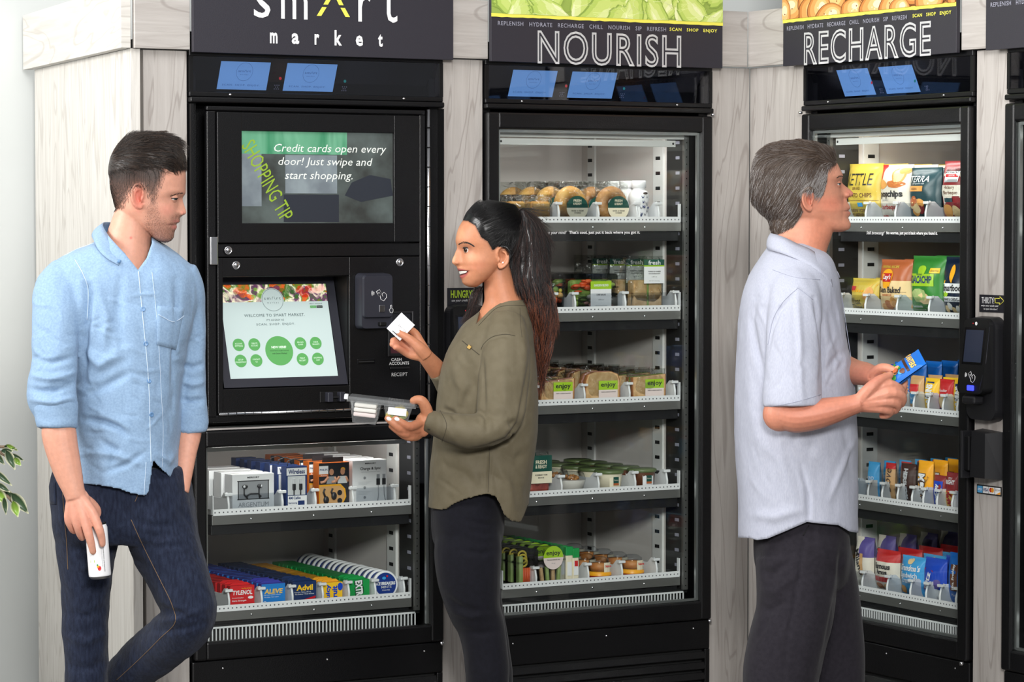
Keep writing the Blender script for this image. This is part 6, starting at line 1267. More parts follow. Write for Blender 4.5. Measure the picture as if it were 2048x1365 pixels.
    seam(st, 6.9, [(150, 520), (166, 548), (176, 580), (174, 640)], .0009, 'chambray_stitch', 'shoulder_seam', root, .0004, 8); seam(st, 6.9, [(128, 512), (160, 496), (190, 486)], .0007, 'chambray_stitch', 'yoke_seam', root, .0004, 8)
    for rows, nm in (([(111, 806, -.148, 43), (112, 816, -.15, 44.5), (113, 836, -.152, 43), (114, 852, -.154, 41), (114, 858, -.155, 39)], 'rolled_cuff'), ([(384, 806, .028, 31), (384, 822, .026, 33), (384, 842, .024, 33), (383, 858, .022, 32), (383, 864, .022, 30)], 'rolled_cuff')):
        mb = MB(); f.limb(mb, rows, K, 6, 26, .85); c = fuse(mb, nm, .004, 4, root); rumple(c, .0028, 18, 30, 5)
    # jeans
    D = 'denim'; mb = MB()
    f.loft(mb, [(930, 108, 372, .0, .105), (960, 100, 380, .0, .118), (1000, 99, 386, .0, .125), (1040, 104, 394, .0, .125), (1068, 108, 398, .0, .115), (1084, 112, 396, 0, .10)], D, 5, 44, 2.3)
    f.limb(mb, [(170, 1000, -.0, 66), (174, 1060, -.005, 66), (172, 1110, -.005, 58), (172, 1170, 0, 52), (171, 1240, 0, 47), (172, 1310, 0, 44), (172, 1380, .0, 43), (170, 1480, .0, 40), (168, 1580, .0, 37), (167, 1645, .0, 38)], D, 6, 26, 1.0)
    f.limb(mb, [(315, 1010, -.0, 74), (325, 1070, -.02, 72), (347, 1130, -.04, 66), (368, 1185, -.055, 61), (380, 1222, -.06, 54), (368, 1252, -.045, 54), (338, 1280, .0, 53), (300, 1312, .05, 51), (255, 1352, .10, 47), (205, 1405, .15, 43), (160, 1465, .19, 38), (138, 1500, .205, 36)], D, 6, 26, 1.0)
    jeans = fuse(mb, 'jeans', .0055, 6); rumple(jeans, .004, 10, 9, 1.7); rumple(jeans, .002, 30, 22, 6.2)
    crease(jeans, [([(262, 1040), (300, 1052), (350, 1050)], 6, -.005), ([(270, 1070), (310, 1085), (365, 1082)], 7, .005), ([(310, 1215), (345, 1225), (400, 1240)], 7, -.007), ([(308, 1245), (350, 1240), (410, 1220)], 6, .006), ([(300, 1262), (350, 1262), (420, 1245)], 6, -.006), ([(130, 1270), (170, 1285), (218, 1265)], 8, .006), ([(126, 1225), (170, 1235), (215, 1215)], 8, -.005), ([(235, 1090), (252, 1110), (300, 1140)], 7, -.005), ([(130, 1330), (172, 1340), (214, 1325)], 9, -.006), ([(246, 1010), (262, 1035), (275, 1070)], 6, -.005)])
    wrinkles(jeans, (110, 1000, 400, 1300), 34, 22, .2, .0026, 5)
    jt = bvh_world(jeans)
    seam(jt, 6.9, [(124, 960), (128, 1020), (133, 1080), (136, 1140)], .0008, 'denim_stitch', 'side_seam', root, .0005, 10); seam(jt, 6.9, [(262, 1040), (290, 1100), (320, 1160), (344, 1210), (350, 1246), (320, 1278), (280, 1318), (232, 1362)], .0008, 'denim_stitch', 'inner_seam', root, .0005, 10)
    seam(jt, 6.9, [(270, 1004), (276, 990), (280, 975)], .0007, 'denim_stitch', 'fly_stitch', root, .0005, 8)
    patch(jt, 6.9, [(99, 965), (112, 966), (113, 1010), (101, 1008)], 3, 5, D, 'back_pocket', root)
    shoe(f, 176, 0, 1.0, 1, root, R(-20)); shoe(f, 136, .20, .9, 1, root, R(-30))
    can_T = None
    for o in list(C.objects):
        if o.parent is root and o is not body: o.location = Vector(o.location) - RL
    for o in (shirt, jeans): o.parent = root; o.location = -RL
    # the can he holds
    a = f.p(191.5, 1046, -.138); b_ = f.p(200.5, 1157, -.138); ax = (a - b_).normalized(); L = (a - b_).length
    can = empty('drink_can', b_); tag(can, 'slim white drink can in the hand of the man in blue', 'can')
    T = ax.to_track_quat('Z', 'Y').to_matrix().to_4x4() @ Matrix.Rotation(PI, 4, 'Z') if False else ax.to_track_quat('Z', 'Y').to_matrix().to_4x4()
    MB().lathe([(.0, .004), (.018, .002), (.021, .0), (.0255, .006), (.0262, .010), (.0262, L - .012), (.0235, L - .004)], 'p_white', 30, T=T).build('can_body', can)
    MB().lathe([(.0205, .0005), (.0225, .0005), (.0256, .0058), (.0262, .0062)], 'aluminium', 30, T=T, cap=False).build('can_base', can); MB().lathe([(.0236, L - .005), (.0242, L - .002), (.0236, L), (.0215, L - .001), (.021, L - .004), (0, L - .004)], 'print_black', 30, T=T).build('can_lid', can, label='black can lid')
    fwd = Vector((0, -1, 0)); Ti = T.inverted(); lf = (Ti.to_3x3() @ fwd); a0 = math.atan2(lf.y, lf.x)
    def wrap(m): return m.map(lambda x, y, z: tuple(T @ Vector(((.0264 - y) * math.cos(a0 + x / .0262), (.0264 - y) * math.sin(a0 + x / .0262), z))))
    m = MB(); m.disc(.004, .026, .0042, 0, 'p_red', 12, .006).disc(.001, .030, .003, 0, 'p_bag_orange', 10).disc(.0, .034, .002, -.0002, 'p_green', 8).rect(-.018, -.006, .040, .046, 0, 'p_lime')
    m.text('NOTHING BUT GOOD SPARKLING JUICE', .017, .055, .075, .003, 0, 'p_ink', rot=PI / 2, bold=.03).text('BLENDED WITH FRUIT', .012, .06, .06, .0018, 0, 'p_grey', rot=PI / 2)
    for k in range(9): m.rect(-.019, -.005 - .003 * (k % 3), .050 + .004 * k, .0512 + .004 * k, 0, 'p_lightgrey')
    wrap(m); m.build('can_print', can)
    for o in can.children: o.location = (0, 0, 0)
    return root
def tone_free(o): pass
def bvh_world(o):
    return BVHTree.FromPolygons([v.co.copy() for v in o.data.vertices], [tuple(p.vertices) for p in o.data.polygons])
build_man()
def finish(root, RL):
    for o in list(C.objects):
        if o.parent is root and not o.get('_set'): o.location = Vector(o.location) - RL
def yaw(mb, i0, i1, c, ang):
    q = Matrix.Translation(c) @ Matrix.Rotation(ang, 4, 'Z') @ Matrix.Translation(-c)
    for i in range(i0, i1): mb.v[i] = tuple(q @ Vector(mb.v[i]))
    return q
# ---------------------------------------------------------------- woman in the olive blouse
def build_woman():
    f = Fig(7.55); base = (190, 128, 95); o_base[0] = base
    root = empty('person', (P(7.55, 965, 600).x, 7.55, 0)); RL = root.location.copy()
    tag(root, 'woman with a long dark ponytail in an olive blouse, holding up a card', 'person')
    S = 'skin'; mb = MB()
    H = [(415, 978, 978, 1000, .016, .03), (418.5, 960, 960, 1012, .034, .03), (424, 946, 946, 1020, .047, .03), (432, 935, 935, 1026, .058, .03), (442, 925.5, 925.5, 1030, .065, .03), (455, 917.5, 917.5, 1032, .069, .03), (468, 913, 913, 1031, .070, .03), (478, 911, 911.5, 1029, .070, .03), (485, 910.5, 911.5, 1027, .069, .02), (491, 911.5, 914, 1025, .068, .012), (497, 911, 917, 1022, .067, .0085), (504, 908, 918.5, 1019, .066, .0075), (512, 904.5, 919, 1016, .065, .0085), (520, 901.5, 919.5, 1012, .064, .0115), (525.5, 901, 919.5, 1008, .063, .013), (529.5, 905, 920, 1004, .062, .012), (533, 911, 920, 1000, .061, .012), (537, 912.5, 919.5, 996, .060, .018), (540.5, 914, 919.5, 992, .059, .019), (544, 918, 921, 988, .058, .019), (548, 919.5, 922, 984, .056, .018), (552.5, 917.5, 922.5, 979, .053, .018), (557, 920.5, 923.5, 974, .050, .018), (561, 923, 924.5, 968, .046, .02), (566, 924.5, 926, 961, .040, .02), (571, 930, 930, 955, .030, .02), (574.5, 938, 938, 950, .012, .02)]
    head(f, mb, H, 0, S, -1)
    for sd in (-1, 1): ear(f, mb, 991, 516, 43, 27, sd, sd * .060, S, -1); mb.ball(f.p(911, 525.5, sd * .0098), (.0075, .0055, .0055), S)
    Q = yaw(mb, 0, len(mb.v), f.p(985, 520, 0), R(15))
    f.loft(mb, [(505, 980, 1022, .0, .040), (530, 974, 1024, .0, .044), (550, 969, 1026, .0, .046), (578, 968, 1036, 0, .048), (604, 968, 1048, 0, .052), (630, 955, 1052, 0, .065), (670, 935, 1055, 0, .085), (760, 920, 1050, 0, .08), (900, 915, 1035, 0, .08), (1000, 905, 990, 0, .08)], S)
    f.limb(mb, [(1005, 670, -.08, 20), (1006, 780, -.13, 20), (1000, 850, -.165, 20), (960, 858, -.185, 18), (905, 852, -.195, 17), (868, 845, -.196, 19), (850, 840, -.198, 17)], S, 5, 18, .85)
    W1 = (852, 840, -.2, 15)
    for ch in ([W1, (842, 845, -.205, 10.5), (820, 854, -.246, 9), (803, 846, -.257, 7.8), (791, 838.5, -.259, 6.6)], [W1, (838, 858, -.205, 10.5), (806, 860, -.248, 9), (789, 850, -.258, 7.6), (775, 837.5, -.259, 6.4)], [W1, (836, 866, -.198, 9.5), (812, 869, -.240, 8.5), (795, 862, -.250, 7.2), (783, 853, -.250, 6.2)], [W1, (838, 871, -.190, 8.5), (822, 876, -.225, 7.6), (808, 873, -.238, 6.5), (797, 866, -.240, 5.6)],
               [(855, 834, -.198, 13), (852, 818, -.206, 12), (844, 803, -.214, 10.5), (834, 800, -.216, 9), (827, 802, -.217, 7.6)]): f.chain(mb, ch, S)
    mb.ball(f.p(846, 850, -.2), (.022, .017, .032), S)
    f.limb(mb, [(950, 690, .10, 18), (926, 745, .13, 18), (912, 790, .12, 20), (893, 765, .085, 21), (872, 738, .04, 20), (855, 718, .01, 17), (846, 707, .002, 16), (836, 698, .006, 13)], S, 5, 18, .9)
    W2 = (851, 711, .002, 15)
    for ch in ([W2, (840, 686, .014, 10.5), (831, 668, .018, 8.6), (820, 660, .012, 7.4), (812, 662, .004, 6.6)], [W2, (826, 690, .018, 10.5), (805, 681, .014, 8.6), (791, 681, -.004, 7.4), (786, 682, -.012, 6.6)], [W2, (823, 700, .014, 10.5), (802, 690, .008, 8.6), (790, 688, -.010, 7.4), (785, 689, -.017, 6.6)], [W2, (822, 710, .008, 9.5), (806, 702, .0, 7.8), (795, 696, -.014, 6.8), (791, 695, -.018, 6)],
               [(853, 712, -.006, 14), (840, 697, -.016, 12.5), (826, 684, -.022, 10), (812, 674, -.026, 8.2), (799, 667, -.027, 6.6)]): f.chain(mb, ch, S)
    mb.ball(f.p(836, 702, .006), (.024, .014, .024), S)
    body = fuse(mb, 'body', .0021, 5)
    press(body, f, [(932, 500, 10, 7, -.003), (914, 499, 5, 7, -.001), (944, 520, 16, 12, .0022), (938, 544, 5, 6, -.0016), (950, 536, 8, 8, .001)])
    lipu = [(911, 537), (917, 537), (926, 539), (939, 541.5), (930, 543), (917, 543.5), (911, 543)]; lipl = [(914, 551), (924, 550), (938, 543), (934, 551), (926, 557), (917, 558)]
    gap = [(913, 542.5), (924, 541), (938.5, 541.5), (932, 548), (922, 551.5), (914, 551)]
    HAIR = [(900, 395), (925, 441), (936, 443), (950, 452), (957, 466), (962, 476), (975, 484), (985, 502), (996, 494), (1010, 497), (1018, 508), (1018, 534), (1026, 556), (1044, 566), (1060, 395)]
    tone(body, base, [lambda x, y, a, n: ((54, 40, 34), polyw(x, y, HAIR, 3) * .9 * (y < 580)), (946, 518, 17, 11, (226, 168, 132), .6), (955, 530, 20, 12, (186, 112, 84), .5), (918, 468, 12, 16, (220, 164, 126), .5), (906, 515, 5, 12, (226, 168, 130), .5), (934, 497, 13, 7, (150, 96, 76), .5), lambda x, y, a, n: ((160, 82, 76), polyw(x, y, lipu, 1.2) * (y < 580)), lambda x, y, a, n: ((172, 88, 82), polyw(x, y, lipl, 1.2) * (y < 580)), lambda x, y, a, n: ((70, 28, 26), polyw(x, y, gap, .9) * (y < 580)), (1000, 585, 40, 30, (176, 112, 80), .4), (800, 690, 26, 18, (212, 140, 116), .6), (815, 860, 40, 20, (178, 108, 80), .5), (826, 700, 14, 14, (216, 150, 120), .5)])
    body.parent = root; tr = bvh_world(body)
    eye(f, tr, root, 934.5, 500, .0135, 'iris_brown', -1, (-.18, .0), .40, low=.30, lash=.0019, sink=.22)
    brow(f, tr, root, [(917.5, 489), (926, 485.5), (936, 486.5), (947, 493)], 1.7, 'lash', 130, .006, .35, sgn=-1, rad=.0006)
    tq = []
    mbt = MB(); A = np.array([[(914.5, 543.5), (914.5, 549)], [(919, 542.5), (919, 549.5)], [(924, 542), (924, 548)], [(929, 542), (929, 546.5)], [(934, 542), (934, 544.5)]])
    v = [next(h for h in (hit(tr, 7.55, x + k_, y, .0012) for k_ in range(30)) if h is not None) for pr in A for x, y in pr]; mbt.add(v, [(2 * i, 2 * i + 2, 2 * i + 3, 2 * i + 1) for i in range(4)], 'teeth', True); o = mbt.build('teeth', root)
    button(tr, 7.55, 1006, 525.5, .0022, 'print_white', 'earring', root)
    for x, y, d, a in ((795, 663.5, -.0335, R(35)), (794, 839, -.2665, R(25)), (778, 838.5, -.2665, R(30))): nail(f, x, y, d, 5.6, 3.8, a, 'nail_white', root)
    # hair drawn back into a ponytail
    cap, seeds = scalp(body, lambda x, y, a: (polyw(x, y, HAIR, 1) > .5) & (y < 580) & (a[:, 1] > 7.3), lambda x, y: .0035 + .006 * max(0, min(1, (470 - y) / 50)), 'hair', root, 'hair_black', HAIR)
    tie = f.p(1036, 430, 0)
    strands('hair_strands', root, random.sample(seeds, min(len(seeds), 6000)), lambda p, n: (tie - p), ['hair_black'], lambda p: min(.05, (tie - p).length * .8), .0004, 5, 3, .03)
    mb = MB(); TAIL = [(417, 1036, 1052, 0, .014), (426, 1029, 1062, 0, .022), (440, 1029, 1073, 0, .028), (460, 1028, 1085, 0, .034), (482, 1027, 1091, 0, .038), (517, 1024, 1094, 0, .040), (552, 1024, 1097, -.005, .042), (587, 1040, 1103, -.005, .044), (622, 1055, 1110, -.005, .042), (658, 1064, 1107, 0, .036), (690, 1068, 1103, 0, .030), (715, 1072, 1096, 0, .020), (748, 1080, 1089, 0, .006)]
    f.loft(mb, TAIL, 'hair_black', 4, 40, 2); tail = fuse(mb, 'ponytail', .004, 3); tail.parent = root
    rumple(tail, .004, 60, 5, 2.2)
    a, n = coords(tail); cx = lambda z: 0
    rows = np.array(TAIL); ys = rows[:, 0]; mid = (rows[:, 1] + rows[:, 2]) / 2
    def tflow(p, nn):
        x, y = to_px(np.array([p[:]])); y = y[0]; xc = np.interp([y, y + 14], ys, mid); w0, w1 = np.interp([y, y + 14], ys, (rows[:, 2] - rows[:, 1]) / 2)
        return Vector(((xc[1] - xc[0] + (x[0] - xc[0]) * (w1 / max(w0, 1) - 1)) * f.k, 0, -14 * f.k))
    idx = np.random.permutation(len(a))[:8000]; up = []; lo = []; rd = []
    for i in idx:
        x, y = to_px(a[i:i + 1]); q = (Vector(a[i]), Vector(n[i])); r_ = random.random()
        (rd if (y[0] > 545 + 60 * random.random() and r_ < .62) else lo if r_ < .7 else up).append(q)
    for nm, sd, mts in (('ponytail_strands', up, ['hair_black']), ('ponytail_strands', lo, ['hair_umber', 'hair_black']), ('auburn_strands', rd, ['hair_auburn', 'hair_umber', 'hair_auburn'])): strands(nm, root, sd, tflow, mts, .07, .00045, 6, 3, .06, .0026)
    T = Matrix.Translation(f.p(1037, 432, 0)) @ Matrix.Rotation(R(62), 4, 'Y'); MB().lathe([(.015, -.006), (.018, -.004), (.018, .004), (.015, .006)], 'hair_black', 16, T=T, cap=False).build('hair_tie', root)
    # loose lock on the far shoulder
    sd = [(f.p(966 - random.uniform(0, 16), 572 + random.uniform(0, 10), .07 + random.uniform(0, .03)), Vector((0, -1, 0))) for _ in range(260)]
    strands('loose_lock', root, sd, lambda p, n: Vector((-.42 + .2 * math.sin(p.z * 60), 0, -1)), ['hair_black', 'hair_umber'], .10, .0005, 7, 3, 0, .003)
    # blouse
    K = 'olive'; mb = MB()
    f.loft(mb, [(600, 1000, 1050, 0, .05), (606, 982, 1053, 0, .058), (616, 966, 1057, 0, .070), (632, 945, 1061, 0, .090), (655, 921, 1066, 0, .115), (685, 903, 1069, 0, .130), (714, 890, 1071, 0, .135), (750, 880, 1074, 0, .135), (800, 874, 1077, 0, .13), (850, 868, 1077, 0, .125), (900, 863, 1071, 0, .13), (950, 859, 1063, 0, .135), (1000, 856, 1057, 0, .14), (1060, 856, 1052, 0, .14)], K, 4, 48, 2.2)
    f.limb(mb, [(1012, 640, -.06, 36), (1012, 668, -.09, 45), (1011, 700, -.115, 49), (1009, 740, -.135, 50), (1005, 790, -.15, 49), (1001, 830, -.165, 47), (994, 862, -.175, 36)], K, 5, 26, .85)
    f.limb(mb, [(1008, 846, -.168, 40), (975, 860, -.18, 41), (940, 864, -.188, 39), (905, 857, -.194, 35), (878, 850, -.197, 30), (862, 845, -.198, 27), (852, 842, -.198, 26)], K, 5, 24, .85)
    f.limb(mb, [(955, 665, .10, 36), (930, 735, .135, 33), (912, 792, .125, 31)], K, 5, 22, .9); f.limb(mb, [(916, 798, .125, 28), (898, 772, .09, 27), (884, 750, .055, 26), (878, 741, .045, 26)], K, 5, 22, .9)
    bl = fuse(mb, 'blouse', .004, 6)
    cut_hem(bl, [(845, 1016), (858, 1018), (875, 1021), (893, 1022), (905, 1012), (930, 1001), (955, 994), (975, 990), (990, 996), (1000, 1012), (1007, 1032), (1022, 1044), (1040, 1047), (1047, 1034), (1056, 1010), (1075, 1000)])
    cut_poly(bl, [(966, 600), (1002, 600), (1000, 607), (990, 613), (978, 622), (966, 634), (953, 647), (958, 628)])
    rumple(bl, .004, 8, 5, 4.4); rumple(bl, .0014, 26, 16, 1.1)
    crease(bl, [([(1064, 690), (1058, 740), (1050, 790), (1040, 848), (1015, 880), (975, 896), (935, 904), (893, 892)], 5, -.011), ([(962, 705), (964, 760), (968, 826)], 6, -.009), ([(965, 700), (975, 680), (1000, 672), (1030, 674)], 4, -.004), ([(1045, 640), (1048, 700), (1046, 760)], 8, .004), ([(886, 818), (905, 826), (912, 842)], 5, -.007), ([(960, 824), (972, 836), (974, 862)], 4, -.006), ([(1035, 840), (1022, 850), (1010, 840)], 6, -.006), ([(980, 905), (978, 950), (976, 988)], 4, -.004), ([(1055, 905), (1030, 920), (1000, 905)], 10, -.006), ([(905, 720), (925, 780), (920, 820)], 10, .006), ([(940, 730), (945, 770), (930, 815)], 8, -.005), ([(1000, 740), (1010, 790), (1005, 830)], 12, .005), ([(885, 930), (930, 950), (960, 985)], 9, -.005), ([(990, 920), (1015, 970), (1030, 1030)], 9, .006), ([(870, 760), (878, 840), (872, 900)], 8, .004)])
    wrinkles(bl, (880, 860, 1060, 1000), 16, 30, 1.3, .0026, 6, (4, 8)); wrinkles(bl, (900, 700, 1050, 860), 16, 26, 1.2, .0022, 7, (4, 8)); bl.parent = root; bt = bvh_world(bl)
    seam(bt, 7.55, [(1050, 612), (1024, 611), (1005, 613), (990, 619), (972, 636), (957, 652)], .0006, 'olive_dark', 'neck_band_seam', root, .0004, 8); seam(bt, 7.55, [(1040, 616), (1041, 650), (1044, 675)], .0005, 'olive_dark', 'yoke_seam', root, .0004, 6)
    seam(bt, 7.55, [(924.5, 682), (940, 695), (958.5, 710)], .0009, 'olive_dark', 'pocket_slit', root, .0006, 8); seam(bt, 7.55, [(962, 700), (968, 688), (985, 674), (1010, 669), (1030, 672)], .0006, 'olive_dark', 'sleeve_seam', root, .0004, 8)
    MB().box(-.005, .005, -.003, .003, -.005, .005, 'gold', .001, T=Matrix.Translation(hit(bt, 7.55, 939.5, 695.5, .003)) @ Matrix.Rotation(R(40), 4, 'Y')).build('gold_stud', root, label='small gold stud on the pocket')
    button(bt, 7.55, 857.5, 859, .0035, 'olive_dark', 'cuff_button', root); seam(bt, 7.55, [(880, 822), (893, 850), (884, 884)], .0006, 'olive_dark', 'cuff_seam', root, .0004, 8)
    seam(bt, 7.55, [(979, 892), (978, 940), (976, 989)], .0006, 'olive_dark', 'side_seam', root, .0004, 8)
    # trousers
    N = 'navy_cloth'; mb = MB()
    f.loft(mb, [(965, 868, 1000, 0, .11), (990, 864, 1004, 0, .12), (1020, 862, 1007, 0, .128), (1055, 863, 1008, 0, .13), (1085, 866, 1005, 0, .12)], N, 4, 40, 2.2)
    f.limb(mb, [(938, 1060, -.04, 64), (936, 1105, -.05, 68), (938, 1150, -.055, 64), (943, 1190, -.055, 59), (951, 1222, -.05, 53), (962, 1252, -.045, 48), (970, 1300, -.045, 45), (976, 1365, -.045, 44), (974, 1470, -.04, 37), (972, 1548, -.04, 31)], N, 5, 26)
    f.limb(mb, [(942, 1060, .06, 60), (944, 1150, .07, 58), (960, 1230, .08, 48), (980, 1310, .09, 43), (984, 1365, .09, 42), (984, 1480, .09, 35), (984, 1548, .09, 30)], N, 5, 26)
    tz = fuse(mb, 'trousers', .0055, 6); rumple(tz, .003, 12, 9, 6.6)
    crease(tz, [([(930, 1040), (970, 1050), (1004, 1042)], 5, -.005), ([(922, 1100), (965, 1108), (1002, 1098)], 6, -.005), ([(930, 1068), (970, 1078), (1006, 1070)], 6, .004), ([(885, 1190), (920, 1215), (960, 1225)], 7, -.005), ([(905, 1225), (940, 1235), (990, 1228)], 6, .004), ([(925, 1262), (960, 1268), (1005, 1262)], 7, -.004)]); tz.parent = root
    for dx, dd in ((962, -.04), (974, .09)): shoe(f, dx, dd, .88, -1, root, 0)
    finish(root, RL)
    # membership card in the raised hand
    cs = [f.p(802, 625, -.012), f.p(828.7, 650, -.018), f.p(801, 682.6, -.022), f.p(773.8, 658, -.016)]
    o_ = (cs[0] + cs[2]) / 2; ux = (cs[1] - cs[0]).normalized(); uy = (cs[3] - cs[0]); uy = (uy - ux * uy.dot(ux)).normalized(); nz_ = ux.cross(uy)
    M = Matrix((( -uy.x, -nz_.x, -ux.x * -1, o_.x), (-uy.y, -nz_.y, ux.y, o_.y), (-uy.z, -nz_.z, ux.z, o_.z), (0, 0, 0, 1)))
    wx = (cs[3] - cs[0]).length; wz = (cs[1] - cs[0]).length
    card = empty('membership_card', o_); tag(card, 'white plastic card held between the woman\'s thumb and finger', 'card'); M3 = Matrix.Translation(-o_) @ M
    if (M3.to_3x3() @ Vector((0, -1, 0))).y > 0: M3 = M3 @ Matrix.Rotation(PI, 4, 'Z')
    MB().box(-wx / 2, wx / 2, -.0006, .0006, -wz / 2, wz / 2, 'p_white', .0003, T=M3).build('card_sheet', card)
    m = MB().text('sm/\\rt', .0, .006, .026, .006, -.0009, 'p_ink', rot=PI / 2, T=M3, space=1.2).text('market', .007, .005, .018, .003, -.0012, 'p_ink', rot=PI / 2, T=M3, space=1.4).text('SCAN. SHOP. ENJOY.', .014, .004, .03, .003, -.0012, 'p_ink', rot=PI / 2, T=M3); m.build('lettering', card)
    MB().box(wx * .40 - .0012, wx * .40 + .0012, -.0009, .0009, -wz * .18, wz * .18, 'p_ink', T=M3).build('punched_slot', card)
    # clear snack box resting on her fingers
    pl, pr = f.p(700, 790, -.2), f.p(832, 805, -.2); ux = (pr - pl).normalized(); Lb = (pr - pl).length; ang = math.atan2(ux.z, ux.x); c0 = (pl + pr) / 2
    sb = empty('snack_box', c0); tag(sb, 'clear two compartment snack box in the woman\'s lower hand', 'food'); T = Matrix.Rotation(-ang, 4, 'Y'); h = Lb / 2
    mb = MB().box(-h, h, -.058, .058, -.010, .0, 'clear_box_wall', .003, T=T).box(-h - .004, h + .003, -.061, .061, -.0135, -.010, 'clear_box_wall', .001, T=T); mb.build('lid', sb)
    def tray(x0, x1, dz, nm):
        v = []; 
        for z, k in ((-.012, 0), (-dz * .55, .004), (-dz, .010)): v += [(x0 + k, -.055 + k, z), (x1 - k, -.055 + k, z), (x1 - k, .055 - k, z), (x0 + k, .055 - k, z)]
        MB().add(v, [(4 * j + i, 4 * j + (i + 1) % 4, 4 * j + 4 + (i + 1) % 4, 4 * j + 4 + i) for j in range(2) for i in range(4)] + [(8, 9, 10, 11)], 'clear_box_wall', False, T).build(nm, sb)
    tray(-h + .006, .0, .066, 'tray'); tray(.006, h - .006, .052, 'tray')
    mb = MB()
    for k in range(3): mb.box(-h + .016, -.012, -.046, .046, -.026 - .0118 * k, -.0155 - .0118 * k, 'yogurt' if k < 2 else 'print_pink', .003, T=T)
    mb.build('cracker_stack', sb)['kind'] = 'stuff'
    mb = MB()
    for k in range(16): mb.ball(T @ Vector((random.uniform(.02, h - .018), random.uniform(-.04, .04), random.uniform(-.044, -.022))), random.uniform(.008, .011), random.choice(['celery', 'leaf', 'yogurt', 'pepper_yellow']), 9, 7)
    mb.build('grapes_and_cheese', sb)['kind'] = 'stuff'
    MB().box(.018, h - .02, -.0535, -.053, -.035, -.016, 'p_white', T=T).build('print_label', sb); MB().box(-h - .013, -h - .003, -.03, .0, -.011, .002, 'p_white', .002, T=T).build('lid_tab', sb)
clear('clear_box_wall', (253, 254, 254), rough=.10, ior=1.42, diff=((245, 248, 250), .07))
build_woman()
